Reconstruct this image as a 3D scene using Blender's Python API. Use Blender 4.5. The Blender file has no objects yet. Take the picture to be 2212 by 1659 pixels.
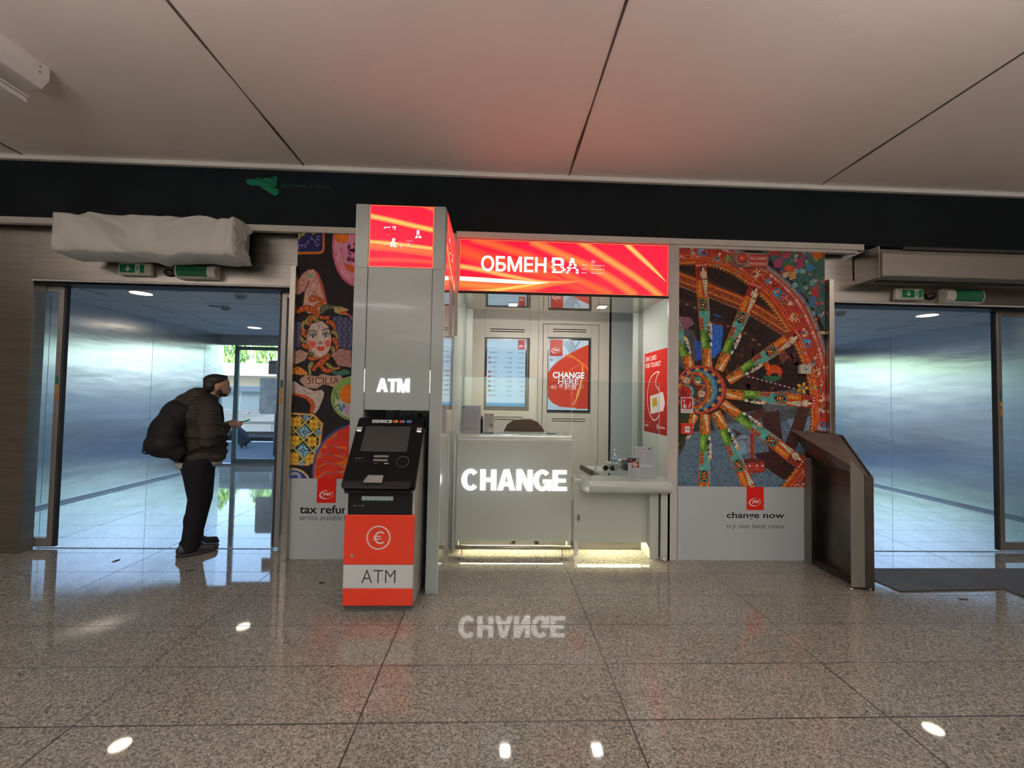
import bpy, bmesh, math, random
from mathutils import Vector, Matrix
PI = math.pi
rad = math.radians
S = bpy.context.scene
COL = S.collection
random.seed(7)

# ------------------------------------------------------------------ camera
CAM_H = 1.45
YAW, PITCH, ROLL, FPX = rad(2.18), rad(1.84), rad(1.02), 900.0
_f = Vector((math.sin(YAW)*math.cos(PITCH), math.cos(YAW)*math.cos(PITCH), math.sin(PITCH)))
_r = Vector((math.cos(YAW), -math.sin(YAW), 0))
_u = _r.cross(_f)
_R = _r*math.cos(ROLL) + _u*math.sin(ROLL)
_U = _u*math.cos(ROLL) - _r*math.sin(ROLL)
cam_data = bpy.data.cameras.new('camera')
cam = bpy.data.objects.new('camera', cam_data)
COL.objects.link(cam)
cam_data.sensor_fit = 'HORIZONTAL'
cam_data.sensor_width = 36.0
cam_data.lens = 36.0*FPX/2212.0
cam_data.clip_start = 0.05
cam_data.clip_end = 300
M = Matrix((_R, _U, -_f)).transposed().to_4x4()
M.translation = Vector((0, 0, CAM_H))
cam.matrix_world = M
S.camera = cam

def on_plane(px, py, Y):
    """a point measured on the photo, as (x, z) on the upright plane at depth Y (used to trace flat artwork)"""
    d = _f + _R*((px-1106)/FPX) - _U*((py-829.5)/FPX)
    t = Y/d.y
    return (d.x*t, CAM_H + d.z*t)

# ------------------------------------------------------------------ view, world, sun, big lights
S.view_settings.view_transform = 'Standard'
S.view_settings.look = 'None'
S.view_settings.gamma = 1.0
S.view_settings.exposure = 0.0
S.view_settings.use_curve_mapping = False
try:
    S.cycles.use_denoising = True
    S.cycles.max_bounces = 10
    S.cycles.diffuse_bounces = 5
    S.cycles.glossy_bounces = 5
    S.cycles.transparent_max_bounces = 16
    S.cycles.sample_clamp_indirect = 6.0
except Exception:
    pass
world = bpy.data.worlds.new('sky')
S.world = world
world.use_nodes = True
nt = world.node_tree
nt.nodes.clear()
sky = nt.nodes.new('ShaderNodeTexSky')
sky.sky_type = 'NISHITA'
sky.sun_disc = False
sky.sun_elevation = rad(48)
sky.sun_rotation = rad(200)
bgn = nt.nodes.new('ShaderNodeBackground')
bgn.inputs['Strength'].default_value = 1.15
out = nt.nodes.new('ShaderNodeOutputWorld')
nt.links.new(sky.outputs[0], bgn.inputs[0])
nt.links.new(bgn.outputs[0], out.inputs[0])

def add_light(name, kind, loc, rot, energy, color=(1, 1, 1), **kw):
    d = bpy.data.lights.new(name, kind)
    d.energy = energy
    d.color = color
    for k, v in kw.items():
        setattr(d, k, v)
    o = bpy.data.objects.new(name, d)
    o.location = loc
    o.rotation_euler = rot
    COL.objects.link(o)
    return o

# sun comes from behind the building side so that the street beyond the corridors is sunlit
add_light('sun', 'SUN', (0, 20, 20), (rad(40), 0, rad(25)), 21.0, (1.0, 0.95, 0.86), angle=rad(0.6))
# sky light that falls in through the street doors of the two corridors
for cx in (-3.6, 4.9):
    p = add_light('corridor_sky_portal', 'AREA', (cx, 8.75, 1.22), (rad(-90), 0, 0), 1, shape='RECTANGLE', size=3.9, size_y=2.44)
    p.data.cycles.is_portal = True
# unseen hanging luminaires added to light the hall; their uplights brighten the ceiling
ADDED_HALL_LAMPS = [(x, y) for y in (0.2, -3.2, -6.2) for x in (-5.4, -1.9, 1.9, 5.4)]
for x, y in ADDED_HALL_LAMPS:
    add_light('added_hall_light', 'AREA', (x, y, 2.74), (0, 0, 0), 6.5, (0.93, 1.0, 0.99), shape='RECTANGLE', size=1.3, size_y=0.2)
    add_light('added_ceiling_uplight', 'AREA', (x, y, 2.86), (rad(180), 0, 0), 98, (1.0, 0.95, 0.91), shape='RECTANGLE', size=1.3, size_y=0.2)

# ------------------------------------------------------------------ materials
_mats = {}
def lin(c):
    if isinstance(c, str):
        c = [int(c[i:i+2], 16)/255 for i in (0, 2, 4)]
    return tuple((v/12.92 if v <= 0.04045 else ((v+0.055)/1.055)**2.4) for v in c)

def mat(name, color=(0.8, 0.8, 0.8), rough=0.5, metal=0.0, spec=0.5, coat=0.0, emit=None, strength=1.0, noise=None, bump=None, alpha=None, trans=0.0, aniso=0.0):
    if name in _mats:
        return _mats[name]
    m = bpy.data.materials.new(name)
    m.use_nodes = True
    nt = m.node_tree
    b = nt.nodes['Principled BSDF']
    c = lin(color) if isinstance(color, str) else color
    b.inputs['Base Color'].default_value = (*c, 1)
    b.inputs['Roughness'].default_value = rough
    b.inputs['Metallic'].default_value = metal
    b.inputs['Specular IOR Level'].default_value = spec
    b.inputs['Coat Weight'].default_value = coat
    b.inputs['Coat Roughness'].default_value = 0.05
    b.inputs['Anisotropic'].default_value = aniso
    if trans:
        b.inputs['Transmission Weight'].default_value = trans
    if emit is not None:
        e = lin(emit) if isinstance(emit, str) else emit
        b.inputs['Emission Color'].default_value = (*e, 1)
        b.inputs['Emission Strength'].default_value = strength
    if noise:   # (scale xyz, amount): slight colour variation of the surface itself
        sc, amt = noise
        tc = nt.nodes.new('ShaderNodeTexCoord')
        mp = nt.nodes.new('ShaderNodeMapping')
        mp.inputs['Scale'].default_value = sc
        nz = nt.nodes.new('ShaderNodeTexNoise')
        nz.inputs['Scale'].default_value = 1.0
        nz.inputs['Detail'].default_value = 5
        mr = nt.nodes.new('ShaderNodeMapRange')
        mr.inputs['From Min'].default_value = 0.3
        mr.inputs['From Max'].default_value = 0.7
        mr.inputs['To Min'].default_value = 1-amt
        mr.inputs['To Max'].default_value = 1+amt
        vm = nt.nodes.new('ShaderNodeVectorMath')
        vm.operation = 'SCALE'
        vm.inputs[0].default_value = c
        nt.links.new(tc.outputs['Object'], mp.inputs[0])
        nt.links.new(mp.outputs[0], nz.inputs['Vector'])
        nt.links.new(nz.outputs[0], mr.inputs[0])
        nt.links.new(mr.outputs[0], vm.inputs['Scale'])
        nt.links.new(vm.outputs[0], b.inputs['Base Color'])
    if bump:
        sc, dist = bump
        tc = nt.nodes.new('ShaderNodeTexCoord')
        mp = nt.nodes.new('ShaderNodeMapping')
        mp.inputs['Scale'].default_value = sc if not isinstance(sc, (int, float)) else (sc, sc, sc)
        nz = nt.nodes.new('ShaderNodeTexNoise')
        nz.inputs['Scale'].default_value = 1.0
        nz.inputs['Detail'].default_value = 4
        bp = nt.nodes.new('ShaderNodeBump')
        bp.inputs['Distance'].default_value = dist
        nt.links.new(tc.outputs['Object'], mp.inputs[0])
        nt.links.new(mp.outputs[0], nz.inputs['Vector'])
        nt.links.new(nz.outputs[0], bp.inputs['Height'])
        nt.links.new(bp.outputs[0], b.inputs['Normal'])
    _mats[name] = m
    return m

def attr_mat(name, emission=0.0, rough=0.6, spec=0.12, mottle=0.0):
    """flat printed or luminous artwork: the colour of every shape is stored on the shape"""
    if name in _mats:
        return _mats[name]
    m = bpy.data.materials.new(name)
    m.use_nodes = True
    nt = m.node_tree
    b = nt.nodes['Principled BSDF']
    a = nt.nodes.new('ShaderNodeAttribute')
    a.attribute_name = 'ink'
    if emission:
        b.inputs['Base Color'].default_value = (0.02, 0.02, 0.02, 1)
        nt.links.new(a.outputs['Color'], b.inputs['Emission Color'])
        b.inputs['Emission Strength'].default_value = emission
    elif mottle:      # brushwork of the printed paintings
        tc = nt.nodes.new('ShaderNodeTexCoord')
        fac = None
        for sc, am in ((38, mottle), (120, mottle*0.9)):
            nz = nt.nodes.new('ShaderNodeTexNoise')
            nz.inputs['Scale'].default_value = sc
            nz.inputs['Detail'].default_value = 4
            nz.inputs['Distortion'].default_value = 1.2
            nt.links.new(tc.outputs['Object'], nz.inputs['Vector'])
            mr = nt.nodes.new('ShaderNodeMapRange')
            mr.inputs['From Min'].default_value = 0.32
            mr.inputs['From Max'].default_value = 0.68
            mr.inputs['To Min'].default_value = 1-am
            mr.inputs['To Max'].default_value = 1+am*0.75
            nt.links.new(nz.outputs[0], mr.inputs[0])
            if fac is None:
                fac = mr.outputs[0]
            else:
                mm = nt.nodes.new('ShaderNodeMath'); mm.operation = 'MULTIPLY'
                nt.links.new(fac, mm.inputs[0]); nt.links.new(mr.outputs[0], mm.inputs[1])
                fac = mm.outputs[0]
        vm = nt.nodes.new('ShaderNodeVectorMath'); vm.operation = 'SCALE'
        nt.links.new(a.outputs['Color'], vm.inputs[0]); nt.links.new(fac, vm.inputs['Scale'])
        nt.links.new(vm.outputs[0], b.inputs['Base Color'])
    else:
        nt.links.new(a.outputs['Color'], b.inputs['Base Color'])
    b.inputs['Roughness'].default_value = rough
    b.inputs['Specular IOR Level'].default_value = spec
    _mats[name] = m
    return m

def glass_mat(name, tint=(0.93, 0.97, 0.97), refl=0.12):
    """thin pane: clear, with a mirror reflection that grows at grazing angles"""
    if name in _mats:
        return _mats[name]
    m = bpy.data.materials.new(name)
    m.use_nodes = True
    nt = m.node_tree
    nt.nodes.clear()
    o = nt.nodes.new('ShaderNodeOutputMaterial')
    mx = nt.nodes.new('ShaderNodeMixShader')
    t = nt.nodes.new('ShaderNodeBsdfTransparent')
    t.inputs[0].default_value = (*tint, 1)
    g = nt.nodes.new('ShaderNodeBsdfGlossy')
    g.inputs['Roughness'].default_value = 0.0
    f = nt.nodes.new('ShaderNodeFresnel')
    f.inputs[0].default_value = 1.5
    # a thin sheet: both faces mirror, so the outer face carries the sum and the way out is clear
    gm = nt.nodes.new('ShaderNodeNewGeometry')
    inv = nt.nodes.new('ShaderNodeMath'); inv.operation = 'SUBTRACT'; inv.inputs[0].default_value = 1.0
    ml_ = nt.nodes.new('ShaderNodeMath'); ml_.operation = 'MULTIPLY'
    m2 = nt.nodes.new('ShaderNodeMath'); m2.operation = 'MULTIPLY'; m2.inputs[1].default_value = 14.0*refl; m2.use_clamp = True
    nt.links.new(gm.outputs['Backfacing'], inv.inputs[1])
    nt.links.new(f.outputs[0], ml_.inputs[0]); nt.links.new(inv.outputs[0], ml_.inputs[1])
    nt.links.new(ml_.outputs[0], m2.inputs[0])
    nt.links.new(m2.outputs[0], mx.inputs[0])
    nt.links.new(t.outputs[0], mx.inputs[1])
    nt.links.new(g.outputs[0], mx.inputs[2])
    nt.links.new(mx.outputs[0], o.inputs[0])
    _mats[name] = m
    return m

WHITE = mat('white_laminate', 'B9C1BA', 0.16, spec=0.5, coat=0.3)
WHITE_MATT = mat('white_painted_panel', 'B4BCC0', 0.45)
CREAM = mat('warm_white_laminate', 'DAD3C6', 0.3)
STEEL = mat('brushed_steel', (0.40, 0.385, 0.36), 0.3, 1.0, noise=((3, 3, 40), 0.10))
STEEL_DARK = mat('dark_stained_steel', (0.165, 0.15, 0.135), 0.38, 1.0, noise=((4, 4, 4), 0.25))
STEEL_CORR = mat('corridor_steel', (0.76, 0.78, 0.80), 0.25, 1.0, noise=((1.5, 1.5, 14), 0.08), bump=((0.9, 0.9, 3.0), 0.004), aniso=0.75)
_n = STEEL_CORR.node_tree
_t = _n.nodes.new('ShaderNodeTangent'); _t.direction_type = 'RADIAL'; _t.axis = 'Z'
_n.links.new(_t.outputs[0], _n.nodes['Principled BSDF'].inputs['Tangent'])
ALU = mat('anodised_aluminium', (0.42, 0.42, 0.41), 0.38, 0.9)
CHROME = mat('polished_metal', (0.75, 0.75, 0.74), 0.12, 1.0)
BLACK = mat('black_plastic', (0.010, 0.010, 0.012), 0.4, spec=0.15)
BLACK_GLOSS = mat('glossy_black_plastic', (0.008, 0.008, 0.009), 0.12)
DARK_GAP = mat('dark_gap', (0.008, 0.008, 0.008), 0.8)
GREY = mat('grey_plastic', (0.23, 0.24, 0.25), 0.4)
GASKET = mat('rubber_gasket', (0.015, 0.015, 0.018), 0.5)
RED = mat('red_laminate', 'DC3A22', 0.3)
RED_SIGN = mat('red_print', 'C8281E', 0.4)
GLASS = glass_mat('clear_glass')
ACRYLIC = glass_mat('clear_acrylic', (0.97, 0.98, 0.98), 0.02)
GLOW = mat('lit_white_lettering', (0.9, 0.9, 0.9), 0.4, emit=(1.0, 0.97, 0.92), strength=2.2)
LAMP = mat('lamp_diffuser', (0.9, 0.9, 0.9), 0.4, emit=(1.0, 0.86, 0.66), strength=3.5)
LAMP_W = mat('booth_lamp_diffuser', (0.9, 0.9, 0.9), 0.4, emit=(1.0, 0.96, 0.88), strength=12.0)
LED = mat('led_strip', (0.9, 0.9, 0.8), 0.4, emit=(1.0, 0.93, 0.60), strength=9.0)
INK = mat('black_print', (0.02, 0.02, 0.022), 0.5)
WHITE_PRINT = mat('white_print', (0.8, 0.8, 0.8), 0.4)

# ------------------------------------------------------------------ helpers
def link(o, parent=None):
    COL.objects.link(o)
    if parent is not None:
        o.parent = parent
    return o

def empty(name, label, cat, group=None, loc=(0, 0, 0)):
    o = bpy.data.objects.new(name, None)
    o.empty_display_size = 0.1
    o.location = loc
    link(o)
    return tag(o, label, cat, group)

def tag(o, label=None, cat=None, group=None, kind=None):
    if label: o['label'] = label
    if cat: o['category'] = cat
    if group: o['group'] = group
    if kind: o['kind'] = kind
    return o

class MB:
    """collects shapes into one mesh"""
    def __init__(self):
        self.bm = bmesh.new()
        self.mi = 0
    def _face(self, vs, smooth=False):
        try:
            f = self.bm.faces.new(vs)
        except ValueError:
            return None
        f.material_index = self.mi
        f.smooth = smooth
        return f
    def box(self, x0, x1, y0, y1, z0, z1):
        v = [self.bm.verts.new(p) for p in ((x0, y0, z0), (x1, y0, z0), (x1, y1, z0), (x0, y1, z0), (x0, y0, z1), (x1, y0, z1), (x1, y1, z1), (x0, y1, z1))]
        for q in ((3, 2, 1, 0), (4, 5, 6, 7), (0, 1, 5, 4), (1, 2, 6, 5), (2, 3, 7, 6), (3, 0, 4, 7)):
            self._face([v[i] for i in q])
        return self
    def loft(self, rings, cap=True, smooth=False, closed=True):
        vr = [[self.bm.verts.new(p) for p in r] for r in rings]
        n = len(vr[0])
        for a, b in zip(vr, vr[1:]):
            for i in range(n if closed else n-1):
                j = (i+1) % n
                self._face((a[i], a[j], b[j], b[i]), smooth)
        if cap:
            self._face(list(reversed(vr[0])), False)
            self._face(vr[-1], False)
        return self
    def prism(self, poly, axis, a, b, smooth=False):
        """poly of 2D points in the plane across `axis`, extruded from a to b along it"""
        def P(p, t):
            if axis == 'x': return (t, p[0], p[1])
            if axis == 'y': return (p[0], t, p[1])
            return (p[0], p[1], t)
        return self.loft([[P(p, a) for p in poly], [P(p, b) for p in poly]], smooth=smooth)
    def cyl(self, p0, p1, r0, r1=None, n=20, smooth=True, cap=True):
        r1 = r0 if r1 is None else r1
        p0, p1 = Vector(p0), Vector(p1)
        d = (p1-p0).normalized()
        a = d.orthogonal().normalized()
        b = d.cross(a)
        rings = []
        for p, r in ((p0, r0), (p1, r1)):
            rings.append([p + (a*math.cos(t) + b*math.sin(t))*r for t in [2*PI*i/n for i in range(n)]])
        return self.loft(rings, cap, smooth)
    def lathe(self, centre, prof, n=24, axis='z', smooth=True):
        """prof: (radius, height) pairs"""
        c = Vector(centre)
        rings = []
        for r, h in prof:
            ring = []
            for i in range(n):
                t = 2*PI*i/n
                x, y = r*math.cos(t), r*math.sin(t)
                if axis == 'z': ring.append(c+Vector((x, y, h)))
                elif axis == 'y': ring.append(c+Vector((x, h, y)))
                else: ring.append(c+Vector((h, x, y)))
            rings.append(ring)
        return self.loft(rings, True, smooth)
    def tube(self, pts, r, n=8, smooth=True):
        pts = [Vector(p) for p in pts]
        rr = r if isinstance(r, (list, tuple)) else [r]*len(pts)
        rings = []
        up = None
        for i, p in enumerate(pts):
            d = (pts[min(i+1, len(pts)-1)]-pts[max(i-1, 0)]).normalized()
            if up is None:
                up = d.orthogonal().normalized()
            a = (up - d*up.dot(d)).normalized()
            up = a
            b = d.cross(a)
            rings.append([p+(a*math.cos(t)+b*math.sin(t))*rr[i] for t in [2*PI*k/n for k in range(n)]])
        return self.loft(rings, True, smooth)
    def ball(self, c, r, n=16, m=10):
        rx, ry, rz = (r, r, r) if isinstance(r, (int, float)) else r
        c = Vector(c)
        rings = []
        for j in range(m+1):
            t = PI*j/m
            s = max(math.sin(t), 0.004)
            rings.append([c+Vector((rx*s*math.cos(2*PI*i/n), ry*s*math.sin(2*PI*i/n), -rz*math.cos(t))) for i in range(n)])
        return self.loft(rings, True, True)
    def build(self, name, m, parent=None, bevel=0.0, seg=2, autosmooth=False):
        bmesh.ops.recalc_face_normals(self.bm, faces=self.bm.faces)
        me = bpy.data.meshes.new(name)
        self.bm.to_mesh(me)
        self.bm.free()
        o = bpy.data.objects.new(name, me)
        for mm in (m if isinstance(m, (list, tuple)) else [m]):
            me.materials.append(mm)
        link(o, parent)
        if bevel:
            b = o.modifiers.new('bevel', 'BEVEL')
            b.width = bevel
            b.segments = seg
            b.limit_method = 'ANGLE'
            b.angle_limit = rad(35)
            b.harden_normals = False
        return o

def bx(name, m, x0, x1, y0, y1, z0, z1, parent=None, bevel=0.0):
    return MB().box(x0, x1, y0, y1, z0, z1).build(name, m, parent, bevel)

def struct(o):
    o['kind'] = 'structure'
    return o

# frames for flat graphics: origin, direction of reading, direction up
class Frame:
    def __init__(self, o, ux=(1, 0, 0), uy=(0, 0, 1)):
        self.o, self.ux, self.uy = Vector(o), Vector(ux).normalized(), Vector(uy).normalized()
        self.n = self.ux.cross(self.uy)
    def at(self, u, v, h=0.0):
        return self.o + self.ux*u + self.uy*v + self.n*h

_text_cache = {}
def text_mesh(s, bold=0.0, shear=0.0, spacing=1.0):
    key = (s, bold, shear, spacing)
    if key in _text_cache:
        return _text_cache[key]
    c = bpy.data.curves.new('t', 'FONT')
    c.body = s
    c.offset = bold
    c.shear = shear
    c.space_character = spacing
    c.resolution_u = 3
    o = bpy.data.objects.new('t', c)
    COL.objects.link(o)
    bpy.context.view_layer.update()
    dg = bpy.context.evaluated_depsgraph_get()
    me = bpy.data.meshes.new_from_object(o.evaluated_get(dg))
    vs = [v.co.copy() for v in me.vertices]
    fs = [tuple(p.vertices) for p in me.polygons]
    bpy.data.objects.remove(o)
    bpy.data.curves.remove(c)
    bpy.data.meshes.remove(me)
    _text_cache[key] = (vs, fs)
    return vs, fs

def fit_text(s, u0, u1, v0, v1, bold=0.0, shear=0.0, spacing=1.0):
    vs, fs = text_mesh(s, bold, shear, spacing)
    if not vs:
        return [], []
    xa, xb = min(v.x for v in vs), max(v.x for v in vs)
    ya, yb = min(v.y for v in vs), max(v.y for v in vs)
    sx = (u1-u0)/max(xb-xa, 1e-6)
    sy = (v1-v0)/max(yb-ya, 1e-6)
    return [(u0+(v.x-xa)*sx, v0+(v.y-ya)*sy) for v in vs], fs

def letters(name, s, frame, u0, u1, v0, v1, m, parent, bold=0.0, depth=0.0006, base=0.0, shear=0.0, spacing=1.0, bar=None):
    """raised lettering that fills the given box of the frame"""
    pts, fs = fit_text(s, u0, u1, v0, v1, bold, shear, spacing)
    b = MB()
    top = [b.bm.verts.new(frame.at(u, v, base+depth)) for u, v in pts]
    cnt = {}
    for f in fs:
        b._face([top[i] for i in f])
        for i, j in zip(f, f[1:]+f[:1]):
            cnt[(i, j)] = cnt.get((i, j), 0)+1
    if depth > 0.0015:
        bot = [b.bm.verts.new(frame.at(u, v, base)) for u, v in pts]
        for (i, j) in list(cnt):
            if (j, i) not in cnt:
                b._face([top[i], bot[i], bot[j], top[j]])
    me_o = b.build(name, m, parent)
    return me_o

def glyph(ch, tx, ty):
    """heavy grotesque capital in a cell of height 1: (list of polygons, width)"""
    R = lambda x0, x1, y0, y1: [(x0, y0), (x1, y0), (x1, y1), (x0, y1)]
    if ch in 'CG':
        w = 0.78; cx, cy = 0.39, 0.5; n = 22
        a0, a1 = (42, 318) if ch == 'C' else (42, 330)
        out = []
        for i in range(n):
            q = []
            for j in (i, i+1):
                t = math.radians(a0+(a1-a0)*j/n)
                q.append((cx+(cx+0.01)*math.cos(t), cy+0.52*math.sin(t)))
            for j in (i+1, i):
                t = math.radians(a0+(a1-a0)*j/n)
                q.append((cx+(cx+0.01-tx)*math.cos(t), cy+(0.52-ty)*math.sin(t)))
            out.append(q)
        if ch == 'G':
            out += [R(0.42, 0.80, 0.36, 0.36+ty*0.95), R(0.80-tx*0.72, 0.80, 0.0, 0.40)]
            w = 0.80
        return out, w
    if ch == 'H': return [R(0, tx, 0, 1), R(0.72-tx, 0.72, 0, 1), R(tx, 0.72-tx, 0.5-ty*0.5, 0.5+ty*0.5)], 0.72
    if ch == 'A': return [[(0, 0), (tx*1.05, 0), (0.40, 0.80), (0.53, 1), (0.27, 1)], [(0.80-tx*1.05, 0), (0.80, 0), (0.53, 1), (0.40, 1), (0.40, 0.80)], R(0.20, 0.60, 0.20, 0.20+ty)], 0.80
    if ch == 'N': return [R(0, tx*0.95, 0, 1), R(0.73-tx*0.95, 0.73, 0, 1), [(0, 1), (tx*1.1, 1), (0.73, 0), (0.73-tx*1.1, 0)]], 0.73
    if ch == 'E': return [R(0, tx, 0, 1), R(tx, 0.66, 0, ty), R(tx, 0.64, 1-ty, 1), R(tx, 0.60, 0.5-ty*0.47, 0.5+ty*0.47)], 0.66
    if ch == 'T': return [R(0, 0.68, 1-ty, 1), R(0.34-tx*0.5, 0.34+tx*0.5, 0, 1-ty)], 0.68
    if ch == 'M': return [R(0, tx*0.9, 0, 1), R(0.88-tx*0.9, 0.88, 0, 1), [(0, 1), (tx*1.25, 1), (0.44+tx*0.4, 0), (0.44-tx*0.4, 0)], [(0.88, 1), (0.88-tx*1.25, 1), (0.44-tx*0.4, 0), (0.44+tx*0.4, 0)]], 0.88
    return [], 0.4

def block_word(name, s, frame, u0, u1, v0, v1, m, gap=0.055, tx=0.235, ty=0.185, depth=0.006):
    cells, x = [], 0.0
    for ch in s:
        polys, w = glyph(ch, tx, ty)
        cells.append((x, polys)); x += w+gap
    x -= gap
    sx, sy = (u1-u0)/x, (v1-v0)
    b = MB()
    for k_, (ox, polys) in enumerate(cells):
        for i, q in enumerate(polys):
            h = depth+0.00002*i
            b.loft([[frame.at(u0+(ox+px)*sx, v0+py*sy, 0.0) for px, py in q], [frame.at(u0+(ox+px)*sx, v0+py*sy, h) for px, py in q]])
    return b.build(name, m)

class Art:
    """flat artwork made of coloured shapes laid one over the other (0.03 mm apart)"""
    def __init__(self, frame, rect, base=0.0005, step=0.00003, gain=1.0, tr=None):
        self.f, self.rect, self.h, self.step, self.gain = frame, rect, base, step, gain
        self.tr = tr
        self.v, self.p, self.c = [], [], []
    def col(self, c):
        c = lin(c) if isinstance(c, str) else c
        return tuple(min(v*self.gain, 4.0) for v in c)
    def clip(self, poly):
        x0, x1, y0, y1 = self.rect
        for ax, lim, sg in ((0, x0, 1), (0, x1, -1), (1, y0, 1), (1, y1, -1)):
            o = []
            for i in range(len(poly)):
                a, b = poly[i-1], poly[i]
                ia, ib = (a[ax]-lim)*sg >= 0, (b[ax]-lim)*sg >= 0
                if ia != ib:
                    t = (lim-a[ax])/(b[ax]-a[ax])
                    o.append(tuple(a[k]+(b[k]-a[k])*t for k in range(len(a))))
                if ib:
                    o.append(b)
            poly = o
            if len(poly) < 3:
                return []
        return poly
    def _add(self, poly):      # poly entries: (u, v, r, g, b)
        poly = self.clip(poly)
        if len(poly) < 3:
            return
        i0 = len(self.v)
        for q in poly:
            self.v.append(self.f.at(q[0], q[1], self.h))
            self.c.append((q[2], q[3], q[4], 1))
        self.p.append(list(range(i0, i0+len(poly))))
    def T(self, p):
        return self.tr(*p) if self.tr else p
    def poly(self, pts, c, up=True):
        k = self.col(c)
        self._add([(*self.T(p), *k) for p in pts])
        if up: self.h += self.step
    def ell(self, cx, cy, rx, ry, c, rot=0, n=28, a0=0, a1=360, c2=None, up=True):
        k = self.col(c)
        pts = []
        for i in range(n+1 if a1-a0 < 360 else n):
            t = rad(a0+(a1-a0)*i/n)
            x, y = rx*math.cos(t), ry*math.sin(t)
            cr, sr = math.cos(rad(rot)), math.sin(rad(rot))
            pts.append((cx+x*cr-y*sr, cy+x*sr+y*cr))
        if c2 is None:
            self._add([(*self.T(p), *k) for p in pts])
        else:
            k2 = self.col(c2)
            for i in range(len(pts)):
                a, b = pts[i-1], pts[i]
                self._add([(*self.T((cx, cy)), *k2), (*self.T(a), *k), (*self.T(b), *k)])
        if up: self.h += self.step
    def strip(self, pts, w, c, c2=None, up=True, fade=0.0):
        """a stroke; w is a width or a list of widths; with c2 the colour runs from c (middle) to c2 (edges)"""
        n = len(pts)
        ws = w if isinstance(w, (list, tuple)) else [w]*n
        L, R_, Cn = [], [], []
        for i in range(n):
            a, b = pts[max(i-1, 0)], pts[min(i+1, n-1)]
            dx, dy = b[0]-a[0], b[1]-a[1]
            l = math.hypot(dx, dy) or 1
            nx, ny = -dy/l*ws[i]/2, dx/l*ws[i]/2
            L.append((pts[i][0]+nx, pts[i][1]+ny))
            R_.append((pts[i][0]-nx, pts[i][1]-ny))
        k = self.col(c)
        if c2 is None:
            for i in range(n-1):
                self._add([(*self.T(q), *k) for q in (L[i], L[i+1], R_[i+1], R_[i])])
        else:
            e1 = self.col(c2[0]) if isinstance(c2, (list, tuple)) and not isinstance(c2[0], float) else self.col(c2)
            e2 = self.col(c2[1]) if isinstance(c2, (list, tuple)) and not isinstance(c2[0], float) else e1
            def kk(i):
                if not fade: return k
                f_ = min(1.0, (n-1-i)/max(1, fade*n))
                m_ = [(p_+q_)/2 for p_, q_ in zip(e1, e2)]
                return tuple(a_*f_+b_*(1-f_) for a_, b_ in zip(k, m_))
            for i in range(n-1):
                self._add([(*self.T(L[i]), *e1), (*self.T(L[i+1]), *e1), (*self.T(pts[i+1]), *kk(i+1)), (*self.T(pts[i]), *kk(i))])
                self._add([(*self.T(pts[i]), *kk(i)), (*self.T(pts[i+1]), *kk(i+1)), (*self.T(R_[i+1]), *e2), (*self.T(R_[i]), *e2)])
        if up: self.h += self.step
    def text(self, s, u0, u1, v0, v1, c, bold=0.0, shear=0.0, spacing=1.0):
        k = self.col(c)
        pts, fs = fit_text(s, u0, u1, v0, v1, bold, shear, spacing)
        for f in fs:
            self._add([(*self.T(pts[i]), *k) for i in f])
        self.h += self.step
    def build(self, name, m, parent=None):
        me = bpy.data.meshes.new(name)
        me.from_pydata(self.v, [], self.p)
        at = me.color_attributes.new('ink', 'FLOAT_COLOR', 'POINT')
        flat = []
        for c in self.c: flat.extend(c)
        at.data.foreach_set('color', flat)
        me.materials.append(m)
        o = bpy.data.objects.new(name, me)
        return link(o, parent)

def spline(pts, n=8):
    """Catmull-Rom through 2D points"""
    o = []
    for i in range(len(pts)-1):
        p0, p1, p2, p3 = pts[max(i-1, 0)], pts[i], pts[i+1], pts[min(i+2, len(pts)-1)]
        for k in range(n):
            t = k/n
            o.append(tuple(0.5*((2*p1[j])+(-p0[j]+p2[j])*t+(2*p0[j]-5*p1[j]+4*p2[j]-p3[j])*t*t+(-p0[j]+3*p1[j]-3*p2[j]+p3[j])*t**3) for j in range(len(p1))))
    o.append(tuple(pts[-1]))
    return o

def arc(cx, cy, rx, ry, a0, a1, n=20):
    return [(cx+rx*math.cos(rad(a0+(a1-a0)*i/n)), cy+ry*math.sin(rad(a0+(a1-a0)*i/n))) for i in range(n+1)]

def brand_mark(art, x0, y0, x1, y1, sq='C42019'):
    """red square with the white looped oval and the letters y-e-x; y0 is the lower edge"""
    w, h = x1-x0, y1-y0
    art.poly([(x0, y0), (x1, y0), (x1, y1), (x0, y1)], sq)
    cx, cy = x0+w*0.5, y0+h*0.34
    rx = w*0.34
    ry = rx*0.62
    art.strip([(cx+rx*math.cos(rad(a)), cy+ry*math.sin(rad(a))+rx*0.1*math.cos(rad(a))) for a in range(75, 311, 12)],
              [w*0.012+w*0.055*math.sin(PI*i/19) for i in range(20)], 'F2E8E4')
    art.strip([(cx+rx*0.98*math.cos(rad(a)), cy+ry*math.sin(rad(a))+rx*0.1*math.cos(rad(a))) for a in range(-50, 60, 10)], w*0.02, 'F2E8E4')
    art.text('yex', cx-rx*0.62, cx+rx*0.78, cy-ry*0.55, cy+ry*0.5, 'F8F2EE', bold=0.02, shear=0.25)

# ================================================================== THE BUILDING
WY = 3.78            # face of the kiosk wall
CL, CR = -5.53, 6.78 # outer walls of the two corridors
CE = 8.55            # street end of the corridors
CZ = 2.61            # corridor ceiling

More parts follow.
